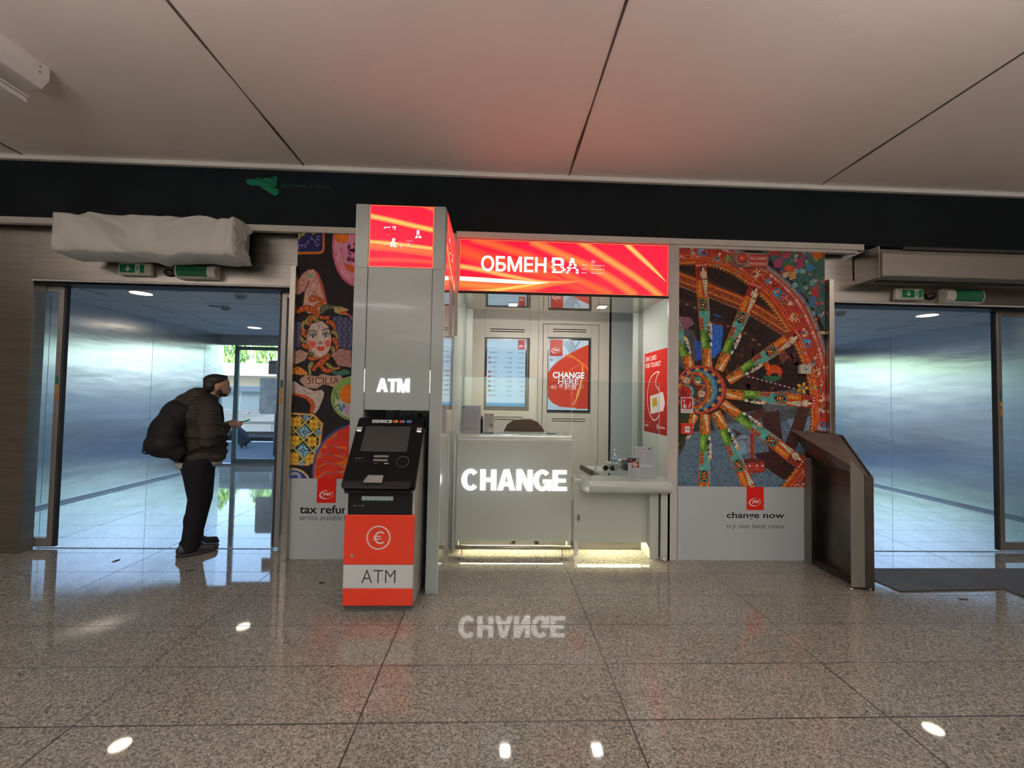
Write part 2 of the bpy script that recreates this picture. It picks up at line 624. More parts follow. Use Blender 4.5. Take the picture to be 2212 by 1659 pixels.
def floor_material():
    m = bpy.data.materials.new('polished_granite_tiles')
    m.use_nodes = True
    nt = m.node_tree
    b = nt.nodes['Principled BSDF']
    N, Lk = nt.nodes.new, nt.links.new
    tc = N('ShaderNodeTexCoord')
    def math_(op, a, bb=None, c=None):
        n = N('ShaderNodeMath'); n.operation = op
        for i, v in enumerate((a, bb, c)):
            if v is None: continue
            if isinstance(v, (int, float)): n.inputs[i].default_value = v
            else: Lk(v, n.inputs[i])
        return n.outputs[0]
    # grains: two sizes of mineral speckle
    v1 = N('ShaderNodeTexVoronoi'); v1.inputs['Scale'].default_value = 130; v1.inputs['Randomness'].default_value = 1
    v2 = N('ShaderNodeTexVoronoi'); v2.inputs['Scale'].default_value = 330
    nz = N('ShaderNodeTexNoise'); nz.inputs['Scale'].default_value = 110; nz.inputs['Detail'].default_value = 6
    nb = N('ShaderNodeTexNoise'); nb.inputs['Scale'].default_value = 1.3; nb.inputs['Detail'].default_value = 3
    for n in (v1, v2, nz, nb): Lk(tc.outputs['Object'], n.inputs['Vector'])
    r1 = N('ShaderNodeSeparateColor'); Lk(v1.outputs['Color'], r1.inputs[0])
    r2 = N('ShaderNodeSeparateColor'); Lk(v2.outputs['Color'], r2.inputs[0])
    mix = math_('MULTIPLY_ADD', r1.outputs[0], 0.5, math_('MULTIPLY', r2.outputs[1], 0.35))
    mix = math_('ADD', mix, math_('MULTIPLY', nz.outputs[0], 0.35))
    ramp = N('ShaderNodeValToRGB')
    Lk(mix, ramp.inputs[0])
    cr = ramp.color_ramp
    cr.elements[0].position = 0.20; cr.elements[0].color = (0.030, 0.030, 0.026, 1)
    cr.elements[1].position = 0.95; cr.elements[1].color = (0.47, 0.44, 0.385, 1)
    for p, c in ((0.36, (0.115, 0.113, 0.10, 1)), (0.52, (0.20, 0.19, 0.162, 1)), (0.70, (0.29, 0.272, 0.236, 1))):
        e = cr.elements.new(p); e.color = c
    # joints every 1.213 m across and 0.40 m in depth
    sp = N('ShaderNodeSeparateXYZ'); Lk(tc.outputs['Object'], sp.inputs[0])
    def joint(coord, off, step, w):
        t = math_('FLOORED_MODULO', math_('SUBTRACT', coord, off - step/2), step)
        return math_('LESS_THAN', math_('ABSOLUTE', math_('SUBTRACT', t, step/2)), w)
    j = math_('MAXIMUM', joint(sp.outputs[0], 0.63, 1.213, 0.0036), joint(sp.outputs[1], 1.91, 0.3965, 0.0032))
    # every tile has its own slight tone
    tx = math_('FLOOR', math_('DIVIDE', math_('SUBTRACT', sp.outputs[0], 0.63), 1.213))
    ty = math_('FLOOR', math_('DIVIDE', math_('SUBTRACT', sp.outputs[1], 1.91), 0.3965))
    cb = N('ShaderNodeCombineXYZ'); Lk(tx, cb.inputs[0]); Lk(ty, cb.inputs[1])
    wn = N('ShaderNodeTexWhiteNoise'); Lk(cb.outputs[0], wn.inputs[0])
    tone = math_('MULTIPLY_ADD', wn.outputs[0], 0.14, 0.93)
    tone = math_('MULTIPLY', tone, math_('MULTIPLY_ADD', nb.outputs[0], 0.3, 0.85))
    vm = N('ShaderNodeVectorMath'); vm.operation = 'SCALE'
    Lk(ramp.outputs[0], vm.inputs[0]); Lk(tone, vm.inputs['Scale'])
    mx = N('ShaderNodeMix'); mx.data_type = 'RGBA'
    Lk(j, mx.inputs[0]); Lk(vm.outputs[0], mx.inputs[6]); mx.inputs[7].default_value = (0.022, 0.019, 0.016, 1)
    Lk(mx.outputs[2], b.inputs['Base Color'])
    Lk(math_('MULTIPLY_ADD', j, 0.5, math_('MULTIPLY_ADD', nb.outputs[0], 0.03, 0.02)), b.inputs['Roughness'])
    b.inputs['Specular IOR Level'].default_value = 0.62
    return m

FLOOR = floor_material()
struct(bx('floor', FLOOR, -9.0, 9.5, -8.0, 8.7, -0.12, 0.0))

PLASTER = mat('ceiling_plaster', 'E0D4CC', 0.75, noise=((0.8, 0.8, 0.8), 0.05), bump=(60, 0.0006))
c = struct(bx('ceiling', PLASTER, -9.0, 9.5, -8.0, 3.95, 3.50, 3.62))
GROOVE = mat('ceiling_joint_shadow_gap', (0.09, 0.075, 0.06), 0.9, noise=((9, 9, 9), 0.5))
for i, x in enumerate((-6.6, -4.18, -1.76, 0.635, 3.02, 5.4)):
    pts = []
    n = 26
    b = MB()
    L = []
    for k in range(n+1):
        y = -8+11.75*k/n
        w = 0.010+0.004*math.sin(k*1.7+i)+0.003*math.sin(k*3.1)
        L.append((x-w, y)); pts.append((x+w*0.6, y))
    poly = L+pts[::-1]
    b.prism(poly, 'z', 3.4975, 3.5005)
    b.build('ceiling_joint', GROOVE, c)

FASCIA = mat('dark_blue_fascia', (0.0045, 0.0075, 0.0095), 0.6, spec=0.12, noise=((2, 2, 2), 0.2))
wf = struct(bx('wall_front', FASCIA, -9.0, 9.5, WY+0.005, 3.95, 2.95, 3.50))
# printed airport mark on the fascia
FF = Frame((0, WY+0.004, 0))
art = Art(FF, (-9, 9, 2.9, 3.5), base=0.0004, tr=lambda x, y: on_plane(500+x/9.217, 360+y/9.213, WY))
GRN, GRN2 = '15684C', '11573F'
art.poly([(292, 262), (310, 243), (440, 243), (880, 395), (800, 405), (515, 370), (375, 368), (292, 325)], GRN)
art.poly([(470, 240), (525, 208), (545, 212), (880, 392), (860, 395)], GRN2)
art.poly([(610, 240), (640, 226), (790, 226), (872, 380)], GRN)
art.poly([(800, 222), (845, 190), (905, 190), (898, 395), (880, 380)], GRN2)
art.poly([(545, 378), (880, 425), (935, 458), (938, 530), (868, 578), (820, 560)], GRN)
a, b2 = on_plane(607, 409, WY), on_plane(715, 396, WY)
art.tr = None
art.text('aeroporto di catania', a[0], b2[0], 3.300, 3.355, '16453A', bold=0.0)
art.build('airport_mark', attr_mat('printed_art'), wf)

TRIMW = mat('off_white_metal_trim', 'C9C6C0', 0.4)
struct(bx('trim_1', TRIMW, -9.0, 9.5, WY-0.035, WY+0.004, 3.462, 3.50, bevel=0.003))
t2 = struct(bx('trim_2', TRIMW, -9.0, -1.085, WY-0.03, WY+0.02, 2.895, 2.95, bevel=0.003))
struct(bx('trim_3', TRIMW, -0.385, 3.44, WY-0.03, WY+0.02, 2.895, 2.95, bevel=0.003))
struct(bx('trim_4', TRIMW, 1.66, 3.38, WY-0.02, WY+0.03, 2.865, 2.894, bevel=0.003))

# steel clad wall around the two passages
ws = struct(MB().box(-9.0, -4.165, 3.87, 3.978, 0, 2.95).box(-4.165, -1.075, 3.87, 3.95, 2.63, 2.95).build('wall_front_left_cladding', STEEL))
ws2 = struct(MB().box(5.43, 9.5, 3.87, 3.978, 0, 2.95).box(1.60, 5.43, 3.87, 3.95, 2.63, 2.95).build('wall_front_right_cladding', STEEL))
# core between the corridors: hollow room behind the kiosk wall
MASS = mat('plain_wall_paint', 'C9C9C6', 0.6)
core = MB().box(-1.80, -1.0, 3.80, 6.2, 0, 2.95).box(1.84, 3.05, 3.80, 5.16, 0, 2.95).box(2.36, 3.05, 5.16, 6.2, 0, 2.95).box(-1.80, 3.05, 6.2, CE, 0, 2.95).box(-1.0, 2.36, 3.80, 6.2, 2.87, 2.95)
struct(core.build('wall_core', MASS))

# corridors
CW = mat('corridor_ceiling_paint', 'EEF1F4', 0.55)
cc = struct(MB().box(CL-0.1, -1.80, 3.95, CE+0.1, CZ, 2.95).box(3.05, CR+0.1, 3.95, CE+0.1, CZ, 2.95).build('ceiling_corridors', CW))
SEAM = mat('ceiling_board_seam', (0.25, 0.27, 0.29), 0.7)
for x0, x1 in ((CL, -1.80), (3.05, CR)):
    b = MB()
    for k in range(8):
        y = 4.35+k*0.6
        b.box(x0, x1, y-0.003, y+0.003, CZ-0.001, CZ+0.001)
    for k in range(1, 4):
        x = x0+k*(x1-x0)/4
        b.box(x-0.003, x+0.003, 3.96, CE, CZ-0.001, CZ+0.001)
    # short slots of the linear grilles beside the wall
    xs = x0+0.75 if x0 < 0 else x1-0.75
    for k in range(3):
        b.box(xs-0.012, xs+0.012, 4.6+k*1.15, 5.25+k*1.15, CZ-0.002, CZ+0.001)
    b.build('ceiling_seams', SEAM, cc)
wl = struct(bx('wall_left_corridor', STEEL_CORR, CL-0.15, CL, 4.06, CE+0.1, 0, CZ+0.05))
wr = struct(bx('wall_right_corridor', STEEL_CORR, CR, CR+0.15, 4.06, CE+0.1, 0, CZ+0.05))
for w_, x, s in ((wl, CL, 1), (wr, CR, -1)):
    b = MB()
    for y in (5.35, 6.9, 8.1):
        b.box(min(x, x+s*0.0012), max(x, x+s*0.0012), y-0.002, y+0.002, 0.05, CZ)
    b.build('panel_joint', mat('sheet_joint', (0.3, 0.33, 0.36), 0.4), w_)
    bx('skirting', mat('skirting_steel', (0.35, 0.37, 0.4), 0.35, 0.8), min(x, x+s*0.012), max(x, x+s*0.012), 4.06, CE, 0, 0.035, w_)
# wall pockets beside the corridors, behind the pillar cladding
struct(MB().box(-9.0, CL-0.15, 3.98, 4.10, 0, CZ+0.05).build('wall_left_return', STEEL))
struct(MB().box(CR+0.15, 9.5, 3.98, 4.10, 0, CZ+0.05).build('wall_right_return', STEEL))

# hall behind the camera
HALLW = mat('hall_wall_paint', '6E645A', 0.7)
struct(bx('wall_left', HALLW, -9.1, -8.95, -8.0, 4.5, 0, 3.62))
struct(bx('wall_right', HALLW, 9.4, 9.55, -8.0, 4.5, 0, 3.62))
struct(MB().box(-9.1, -1.3, -8.1, -7.95, 0, 3.62).box(1.6, 9.55, -8.1, -7.95, 0, 3.62).box(-1.3, 1.6, -8.1, -7.95, 2.5, 3.62).box(-1.3, 1.6, -8.1, -7.95, 0.0, 0.55).build('wall_back', HALLW))
w1 = struct(MB().box(-1.3, 1.6, -8.06, -8.05, 0.55, 2.5).build('window_1', glass_mat('tinted_glass', (0.58, 0.62, 0.63))))
fr = MB()
for x in (-1.3, 1.54):
    fr.box(x, x+0.06, -8.08, -8.0, 0.55, 2.5)
fr.box(-1.24, 1.54, -8.08, -8.0, 0.55, 0.61).box(-1.24, 1.54, -8.08, -8.0, 2.44, 2.5)
fr.build('window_frame', ALU, w1)

# ---------------------------------------------------------------- sliding doors of the hall
def sticker(parent, x, z, y):
    bx('door_sticker', mat('green_sticker', '1B5A43', 0.4), x-0.012, x+0.012, y-0.0012, y, z, z+0.075, parent)
    bx('door_sticker', mat('yellow_sticker', 'B28A2A', 0.4), x-0.012, x+0.012, y-0.0012, y, z-0.06, z-0.01, parent)
    bx('door_sticker', mat('orange_sticker', 'A9702A', 0.4), x-0.012, x+0.012, y-0.0012, y, z-0.15, z-0.08, parent)

def leaf(name, x0, x1, front_right, parent, st=None):
    """sliding leaf: aluminium frame, rubber edge and pane; x0..x1 at depth 4.0"""
    t = 0.045
    f = MB()
    f.box(x0, x0+t, 3.985, 4.03, 0.02, 2.415).box(x1-t, x1, 3.985, 4.03, 0.02, 2.415)
    f.box(x0+t, x1-t, 3.985, 4.03, 2.35, 2.415).box(x0+t, x1-t, 3.985, 4.03, 0.02, 0.10)
    fo = f.build('leaf_frame', ALU, parent, bevel=0.003)
    bx('leaf_glass', GLASS, x0+t, x1-t, 4.004, 4.012, 0.10, 2.35, parent)
    gx = (x1, x1+0.02) if front_right else (x0-0.02, x0)
    bx('rubber_edge', GASKET, gx[0], gx[1], 3.99, 4.025, 0.02, 2.415, parent)
    if st is not None:
        sticker(fo, st, 1.50, 3.9845)

def sliding_door(n, x0, x1, left):
    d = struct(MB().box(x0, x1, 3.85, 4.06, 2.43, 2.63).build('door_%d' % n, STEEL, bevel=0.004))
    bx('header_track', GASKET, x0, x1, 3.90, 4.05, 2.405, 2.43, d)
    bx('header_highlight_lip', WHITE_PRINT, x0, x1, 3.852, 3.862, 2.418, 2.432, d)  # highlight along the header's lower edge, painted as a white lip
    bx('floor_track', mat('floor_track_metal', (0.12, 0.12, 0.12), 0.4, 0.8), x0, x1, 4.0, 4.02, 0.0005, 0.003, d)
    return d
d1 = sliding_door(1, -4.165, -1.80, True)
leaf('leaf', -4.55, -4.01, True, d1, st=-4.032)
leaf('leaf', -2.032, -1.50, False, d1, st=-2.008)
bx('jamb', STEEL, -4.18, -4.16, 3.868, 3.98, 0, 2.62, d1)
bx('jamb_shoe', ALU, -1.955, -1.905, 3.93, 3.98, 0.0, 0.16, d1, 0.01)
d2 = sliding_door(2, 3.07, 5.43, False)
leaf('leaf', 2.55, 3.115, True, d2)
leaf('leaf', 5.03, 5.60, False, d2, st=5.055)
bx('jamb', STEEL, 5.425, 5.445, 3.868, 3.98, 0, 2.62, d2)

# steel posts between the passages and the printed panels
POST = mat('satin_steel_post', (0.50, 0.48, 0.43), 0.28, 1.0)
struct(bx('trim_5', POST, -1.835, -1.785, 3.715, 3.80, 0, 2.58, bevel=0.003))
struct(bx('trim_6', POST, 3.07, 3.118, 3.715, 3.80, 0, 2.60, bevel=0.003))
struct(bx('trim_7', mat('door_side_liner', (0.17, 0.165, 0.16), 0.4, 0.8), -1.86, -1.80, 3.80, 3.95, 0, 2.60))
struct(bx('trim_8', mat('door_side_liner', (0.17, 0.165, 0.16), 0.4, 0.8), 3.05, 3.10, 3.80, 3.95, 0, 2.60))

# ---------------------------------------------------------------- street ends of the corridors
GREENALU = mat('weathered_green_aluminium', (0.20, 0.27, 0.26), 0.45, 0.6)
def street_end(nwin, x0, x1):
    w = struct(bx('wall_street_%s' % ('left' if x0 < 0 else 'right'), mat('street_lintel', 'A9ADAE', 0.5), x0, x1, CE, CE+0.12, 2.41, CZ+0.02))
    g = struct(MB().box(x0, x0+0.30, CE+0.04, CE+0.048, 0.04, 2.41).build('window_%d' % nwin, GLASS))
    bx('window_frame', GREENALU, x0+0.28, x0+0.33, CE, CE+0.09, 0.0, 2.41, g)
    bx('window_sill', ALU, x0, x1, CE-0.02, CE+0.10, 0.0, 0.035, g)
    return g
def glazed_leaf(n, x0, x1, thick=0.06):
    d = MB()
    y0, y1 = CE+0.02, CE+0.07
    d.box(x0, x0+thick, y0, y1, 0.04, 2.38).box(x1-thick, x1, y0, y1, 0.04, 2.38)
    d.box(x0+thick, x1-thick, y0, y1, 2.31, 2.38).box(x0+thick, x1-thick, y0, y1, 0.04, 0.13)
    o = struct(d.build('door_%d' % n, GREENALU, bevel=0.003))
    bx('door_glass', GLASS, x0+thick, x1-thick, CE+0.04, CE+0.048, 0.13, 2.31, o)
    return o
struct(bx('wall_street_shade', mat('shade_wall_paint', 'B4B6B4', 0.7), -16, 18, CE+0.12, CE+0.35, 2.7, 10.5))  # unseen upper storey, added to shade the pavement and vans
street_end(2, CL, -1.8)
d3 = glazed_leaf(3, -5.24, -4.23)
d4 = glazed_leaf(4, -2.80, -1.82)
street_end(3, 3.05, CR)
d5 = glazed_leaf(5, 5.80, 6.50)
# printed notice stuck on the glass of the street door
n_ = bx('notice', mat('notice_paper', 'AAB4B8', 0.6), -4.60, -4.42, CE+0.036, CE+0.0395, 1.83, 2.11)
tag(n_, 'grey printed notice taped to the street door glass at the end of the left passage', 'notice')
NA = Art(Frame((0, CE+0.0358, 0)), (-4.60, -4.42, 1.83, 2.11), base=0.0002)
NA.ell(-4.56, 2.055, 0.026, 0.026, '4A4F58'); NA.ell(-4.56, 2.055, 0.017, 0.012, '9AA4AC', rot=30)
NA.poly([(-4.52, 2.03), (-4.47, 2.03), (-4.47, 2.085), (-4.52, 2.085)], '3F444C')
NA.text('NO', -4.515, -4.475, 2.04, 2.07, 'C4CCD0', bold=0.02)
for i in range(6):
    NA.poly([(-4.59, 2.0-i*0.024), (-4.44+0.01*(i % 2), 2.0-i*0.024), (-4.44+0.01*(i % 2), 1.994-i*0.024), (-4.59, 1.994-i*0.024)], '5C636A', up=False)
NA.h += NA.step
NA.build('notice_print', attr_mat('printed_art'), n_)

# ================================================================== EXCHANGE KIOSK
PRINT = attr_mat('printed_art')
SIGN_LIGHT = attr_mat('luminous_sign_art', emission=1.8, rough=0.3)
SCREEN_LIGHT = attr_mat('luminous_screen_art', emission=0.85, rough=0.15)
k = empty('exchange_kiosk', 'white exchange booth with a glowing red sign above its open front, set in the wall', 'kiosk', loc=(0.6, 3.78, 0))
def K(o): o.parent = k; o.matrix_parent_inverse = k.matrix_world.inverted(); return o
k.matrix_world = Matrix.Translation((0.6, 3.78, 0))
bpy.context.view_layer.update()
def kb(name, m, *a, bevel=0.0): return K(bx(name, m, *a, bevel=bevel))
BY = 6.00            # back wall of the inner room
SE = 5.12            # rear edge of the soffit and of the side walls
q_ = BY/4.56
bxs = lambda x: x*q_
bzs = lambda z: 1.45+(z-1.45)*q_
TOPZ = 2.85
SZ = 2.53            # height of the soffit
kb('rear_corner_strip', WHITE, -0.375, -0.30, SE-0.02, SE, 0, SZ)
def holed(b, x0, x1, z0, z1, hx0, hx1, hz0, hz1, y0, y1):
    b.box(x0, hx0, y0, y1, z0, z1).box(hx1, x1, y0, y1, z0, z1).box(hx0, hx1, y0, y1, z0, hz0).box(hx0, hx1, y0, y1, hz1, z1)
b = MB()
holed(b, -0.98, bxs(0.455), 0, TOPZ, bxs(-0.135), bxs(0.362), bzs(1.305), bzs(2.107), BY, BY+0.04)
K(b.build('back_panel', CREAM))
b = MB()
holed(b, bxs(0.512), bxs(1.125), 0, bzs(2.265), bxs(0.560), bxs(1.045), bzs(1.285), bzs(2.125), BY-0.004, BY+0.04)
K(b.build('service_door', CREAM))
b = MB()
b.box(bxs(0.458), bxs(0.506), BY, BY+0.04, 0, TOPZ).box(bxs(1.131), bxs(1.245), BY, BY+0.04, 0, TOPZ).box(bxs(0.506), bxs(1.131), BY, BY+0.04, bzs(2.272), TOPZ)
K(b.build('back_panel', CREAM))
kb('rear_shadow_gap', DARK_GAP, -0.98, 2.34, BY+0.042, BY+0.06, 0, TOPZ)
kb('monitor_recess', mat('recess_grey', (0.05, 0.05, 0.05), 0.5), bxs(-0.15), bxs(1.06), BY+0.0405, BY+0.0415, bzs(1.28), bzs(2.13))
for x0, x1, z in ((-0.075, 0.30, 2.168), (0.615, 0.985, 2.182), (-0.075, 0.30, 1.205), (0.615, 0.985, 1.195)):
    x0, x1, z = bxs(x0), bxs(x1), bzs(z)
    K(MB().box(x0, x1, BY-0.0052, BY-0.0042, z, z+0.012).box(x0, x1, BY-0.0052, BY-0.0042, z+0.032, z+0.044).build('ventilation_slot', DARK_GAP))
# faint joints in the panels
SEAMK = mat('panel_seam', (0.22, 0.20, 0.18), 0.6)
for x in (-0.135, 0.362):
    kb('panel_seam', SEAMK, bxs(x)-0.0015, bxs(x)+0.0015, BY-0.0006, BY, bzs(2.107), TOPZ)
for x in (0.560, 1.045):
    kb('panel_seam', SEAMK, bxs(x)-0.0015, bxs(x)+0.0015, BY-0.0046, BY-0.004, bzs(2.125), bzs(2.265))
    kb('panel_seam', SEAMK, bxs(x)-0.0015, bxs(x)+0.0015, BY-0.0046, BY-0.004, 0.0, bzs(1.285))
kb('right_rear_panel', WHITE_MATT, bxs(1.272), 2.34, BY+0.0, BY+0.035, 0, TOPZ)
kb('right_rear_post', WHITE, 1.700, 1.755, SE-0.02, SE+0.02, 0, SZ)
kb('corner_profile', ALU, 1.755, 1.783, SE-0.12, SE+0.02, 0, SZ)
kb('side_wall', WHITE, 1.783, 1.835, 3.80, SE+0.04, 0, SZ+0.03)
kb('side_wall', WHITE, -0.445, -0.398, 3.865, SE+0.04, 0, SZ+0.03)
kb('inner_side_wall', WHITE, 2.31, 2.34, SE+0.06, BY+0.05, 0, TOPZ)
kb('corner_profile', ALU, -0.398, -0.375, 4.88, SE-0.02, 0, SZ)
kb('inner_ceiling', WHITE_MATT, -0.98, 2.34, SE+0.03, BY+0.05, TOPZ, TOPZ+0.01)
# glossy soffit
SOFF = mat('glossy_soffit', (0.66, 0.63, 0.57), 0.03, 0.75, spec=0.9)
kb('soffit', SOFF, -0.398, 1.783, 3.81, SE, SZ+0.002, SZ+0.03)
kb('soffit_joint', SEAMK, -0.398, 1.783, 4.44, 4.445, SZ+0.0012, SZ+0.002)
kb('added_rear_strip', LAMP_W, -0.20, 1.42, 3.816, 3.822, 2.455, 2.475)  # glowing strip added behind the sign, out of sight
add_light('booth_rear_fill_light', 'AREA', (0.61, 3.826, 2.465), (rad(76), 0, 0), 10, (1.0, 0.95, 0.87), shape='RECTANGLE', size=1.6, size_y=0.02)  # added fill that washes the booth's back wall
add_light('inner_room_fill_light', 'AREA', (0.6, 5.22, 2.70), (rad(90), 0, 0), 1.8, (1.0, 0.95, 0.87), shape='RECTANGLE', size=2.0, size_y=0.05)  # added fill for the upper back wall, hidden behind the soffit
kb('fill_light_housing', WHITE_MATT, -0.40, 1.60, 5.17, 5.215, 2.66, 2.74)  # body added for the inner fill light
kb('sign_rear_cover', WHITE_MATT, -0.36, 1.58, 3.80, 3.815, 2.405, SZ+0.03)
# front frame round the sign
kb('front_frame', mat('sign_frame_paint', 'C3BEBB', 0.35), 1.58, 1.672, 3.765, 3.79, 0.0, 2.893)
kb('front_frame', mat('sign_frame_paint', 'C3BEBB', 0.35), -0.388, -0.36, 3.765, 3.79, 2.0, 2.893)
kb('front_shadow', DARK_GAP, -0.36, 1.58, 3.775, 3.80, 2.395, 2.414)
kb('front_post', WHITE, 1.52, 1.60, 3.765, 3.83, 0.0, 0.63)
kb('front_post_gap', DARK_GAP, 1.512, 1.52, 3.79, 3.83, 0.02, 0.63)

def lightbox(name, frame, rect, strokes, parent, lettering=None, tr=None):
    art = Art(frame, rect, base=0.0, tr=None)
    x0, x1, z0, z1 = rect
    art.poly([(x0, z0), (x1, z0), (x1, z1), (x0, z1)], (1.0, 0.003, 0.026))
    art.tr = tr
    for pts, w, c, e in strokes:
        p_ = spline(pts, 10)
        if w in (42, 46, 60, 120):      # these streaks die out inside the panel
            w = [w*max(0.02, 1-(i/(len(p_)-1))**3) for i in range(len(p_))]
        art.strip(p_, w, c, e)
    if lettering: lettering(art)
    # bright rim of the panel
    art.tr = None
    for q in ([(x0, z0), (x1, z0), (x1, z0+0.006), (x0, z0+0.006)], [(x0, z1-0.006), (x1, z1-0.006), (x1, z1), (x0, z1)],
              [(x0, z0), (x0+0.006, z0), (x0+0.006, z1), (x0, z1)], [(x1-0.006, z0), (x1, z0), (x1, z1), (x1-0.006, z1)]):
        art.poly(q, (1.0, 0.09, 0.03), up=False)
    return art.build(name, SIGN_LIGHT, parent)

RD = (1.0, 0.003, 0.026)
R2 = (0.95, 0.02, 0.02)
OR = (1.0, 0.12, 0.02)
OY = (1.0, 0.30, 0.06)
def trs(x, y): return on_plane(960+x/4.254, 480+y/4.254, 3.775)   # traced on the enlarged photo of the sign
sign_box = kb('sign_box', WHITE_MATT, -0.36, 1.58, 3.78, 3.80, 2.405, 2.893)
def big_strokes():
    s = []
    s.append(([(130, 300), (500, 420), (900, 520), (1300, 560), (1700, 660)], [150, 150, 120, 90, 60]+[60]*40, OR, (RD, RD)))
    return s
SG = Frame((0, 3.776, 0))
ln = lambda pts, n=10: spline(pts, n)
strokes = [
    ([(120, 250), (420, 350), (760, 430), (1080, 520), (1500, 670)], 170, (1.0, 0.06, 0.015), (RD, RD)),
    ([(250, 150), (560, 240), (860, 350), (1200, 520), (1540, 670)], 100, (1.0, 0.085, 0.015), (RD, RD)),
    ([(790, 170), (1050, 290), (1350, 420), (1560, 540), (1760, 680)], 95, (1.0, 0.16, 0.03), (RD, (0.9, 0.03, 0.02))),
    ([(1200, 150), (1450, 310), (1700, 470), (1870, 590), (1990, 690)], 80, (1.0, 0.24, 0.05), (RD, (0.9, 0.03, 0.02))),
    ([(1640, 170), (1780, 300), (1920, 430), (2040, 550)], 60, (1.0, 0.42, 0.10), (RD, RD)),
    ([(120, 560), (420, 590), (760, 600), (1000, 560), (1280, 540)], 120, (1.0, 0.16, 0.03), (RD, RD)),
    ([(120, 400), (350, 440), (620, 500), (880, 545), (1100, 545)], 60, (1.0, 0.34, 0.08), (RD, (0.85, 0.02, 0.03))),
    ([(120, 650), (420, 630), (700, 590), (950, 555)], 46, (1.0, 0.45, 0.10), (OR, OR)),
    ([(120, 515), (350, 528), (620, 545), (800, 555), (960, 556)], 42, (1.3, 1.25, 1.1), ((1.0, 0.5, 0.3), (1.0, 0.35, 0.12))),
]
def big_letters(art):
    art.tr = None
    W_ = (1.35, 1.35, 1.35)
    def box(px0, py0, px1, py1):
        a = trs(px0, py1); c = trs(px1, py0)
        return a[0], c[0], a[1], c[1]
    u0, u1, v0, v1 = -0.157, 0.440, 2.598, 2.742
    art.text('ОБМЕН', u0, u1, v0, v1, W_, bold=0.016, spacing=0.97)
    # the moving text is caught half drawn: the last letters are cut in bands
    v0b = 2.600
    full = art.rect
    for s, a, b_ in (('В', 0.492, 0.612), ('А', 0.620, 0.740)):
        for za, zb, dx in ((2.600, 2.615, 0.0), (2.622, 2.640, 0.008), (2.646, 2.660, -0.006), (2.668, 2.688, 0.004), (2.694, 2.712, -0.004), (2.716, 2.742, 0.0)):
            art.rect = (a-0.02, b_+0.02, za, zb)
            art.text(s, a+dx, b_+dx, v0b, 2.742, W_, bold=0.016)
    art.rect = full
    faint = (1.0, 0.30, 0.33)
    for i, (za) in enumerate((2.604, 2.640, 2.676)):
        for xa, w in ((0.765, 0.03), (0.80, 0.012), (0.855, 0.03), (0.895, 0.02), (0.92, 0.035), (0.965, 0.012)):
            art.poly([(xa, za), (xa+w, za), (xa+w, za+0.008), (xa, za+0.008)], faint, up=False)
    art.h += art.step
    for j in range(4):
        art.poly([(0.855+j*0.010, 2.70), (0.860+j*0.010, 2.70), (0.860+j*0.010, 2.727), (0.855+j*0.010, 2.727)], faint, up=False)
    art.h += art.step
lb = lightbox('luminous_sign', SG, (-0.355, 1.575, 2.413, 2.887), strokes, None, big_letters, tr=trs)
K(lb)
lb['label'] = 'glowing red sign with white moving letters'

# two recessed downlights of the booth
for i, (x, y) in enumerate(((0.178, 4.81), (1.221, 4.81))):
    e = empty('booth_downlight', ('square white downlight in the booth soffit above the rates screen', 'square white downlight in the booth soffit, the one further right')[i], 'light', 'downlights in the booth soffit', (x, y, SZ+0.001))
    o = bx('lamp_rim', CHROME, -0.058, 0.058, -0.075, 0.075, -0.006, 0.0, e, 0.002)
    bx('lamp_diffuser', LAMP_W, -0.046, 0.046, -0.062, 0.062, -0.0085, -0.0062, e, 0.001)
    add_light('booth_lamp_light', 'AREA', (x, y, SZ-0.012), (0, 0, 0), 8.0, (1.0, 0.94, 0.85), shape='RECTANGLE', size=0.09, size_y=0.12)

# ---------------------------------------------------------------- monitors
def monitor(x0, x1, z0, z1, label):
    e = empty('wall_monitor', label, 'screen', 'portrait monitors in the booth back wall', ((x0+x1)/2, BY+0.03, z0))
    e.matrix_world = Matrix.Translation(e.location)
    cx, zc = (x0+x1)/2, z0
    def L(a, b_, c_, d_): return a-cx, b_-cx, c_-zc, d_-zc
    m = MB()
    t = 0.017
    m.box(-(cx-x0)-t, x1-cx+t, -0.024, 0.004, -t, z1-z0+t)
    m.build('monitor_housing', BLACK_GLOSS, e, bevel=0.003)
    m = MB()
    g = 0.045
    for a in ((-(cx-x0)-g, -(cx-x0)-t, -g, z1-z0+g), (x1-cx+t, x1-cx+g, -g, z1-z0+g), (-(cx-x0)-t, x1-cx+t, -g, -t), (-(cx-x0)-t, x1-cx+t, z1-z0+t, z1-z0+g)):
        m.box(a[0], a[1], -0.012, 0.006, a[2], a[3])
    m.build('monitor_surround', mat('dark_grey_surround', (0.09, 0.088, 0.085), 0.35), e)
    return e
e1 = monitor(bxs(-0.106), bxs(0.317), bzs(1.350), bzs(2.083), 'portrait monitor in the booth showing a pale blue exchange rate table')
e2 = monitor(bxs(0.568), bxs(1.016), bzs(1.320), bzs(2.095), 'portrait monitor in the booth showing red and white change here advert')

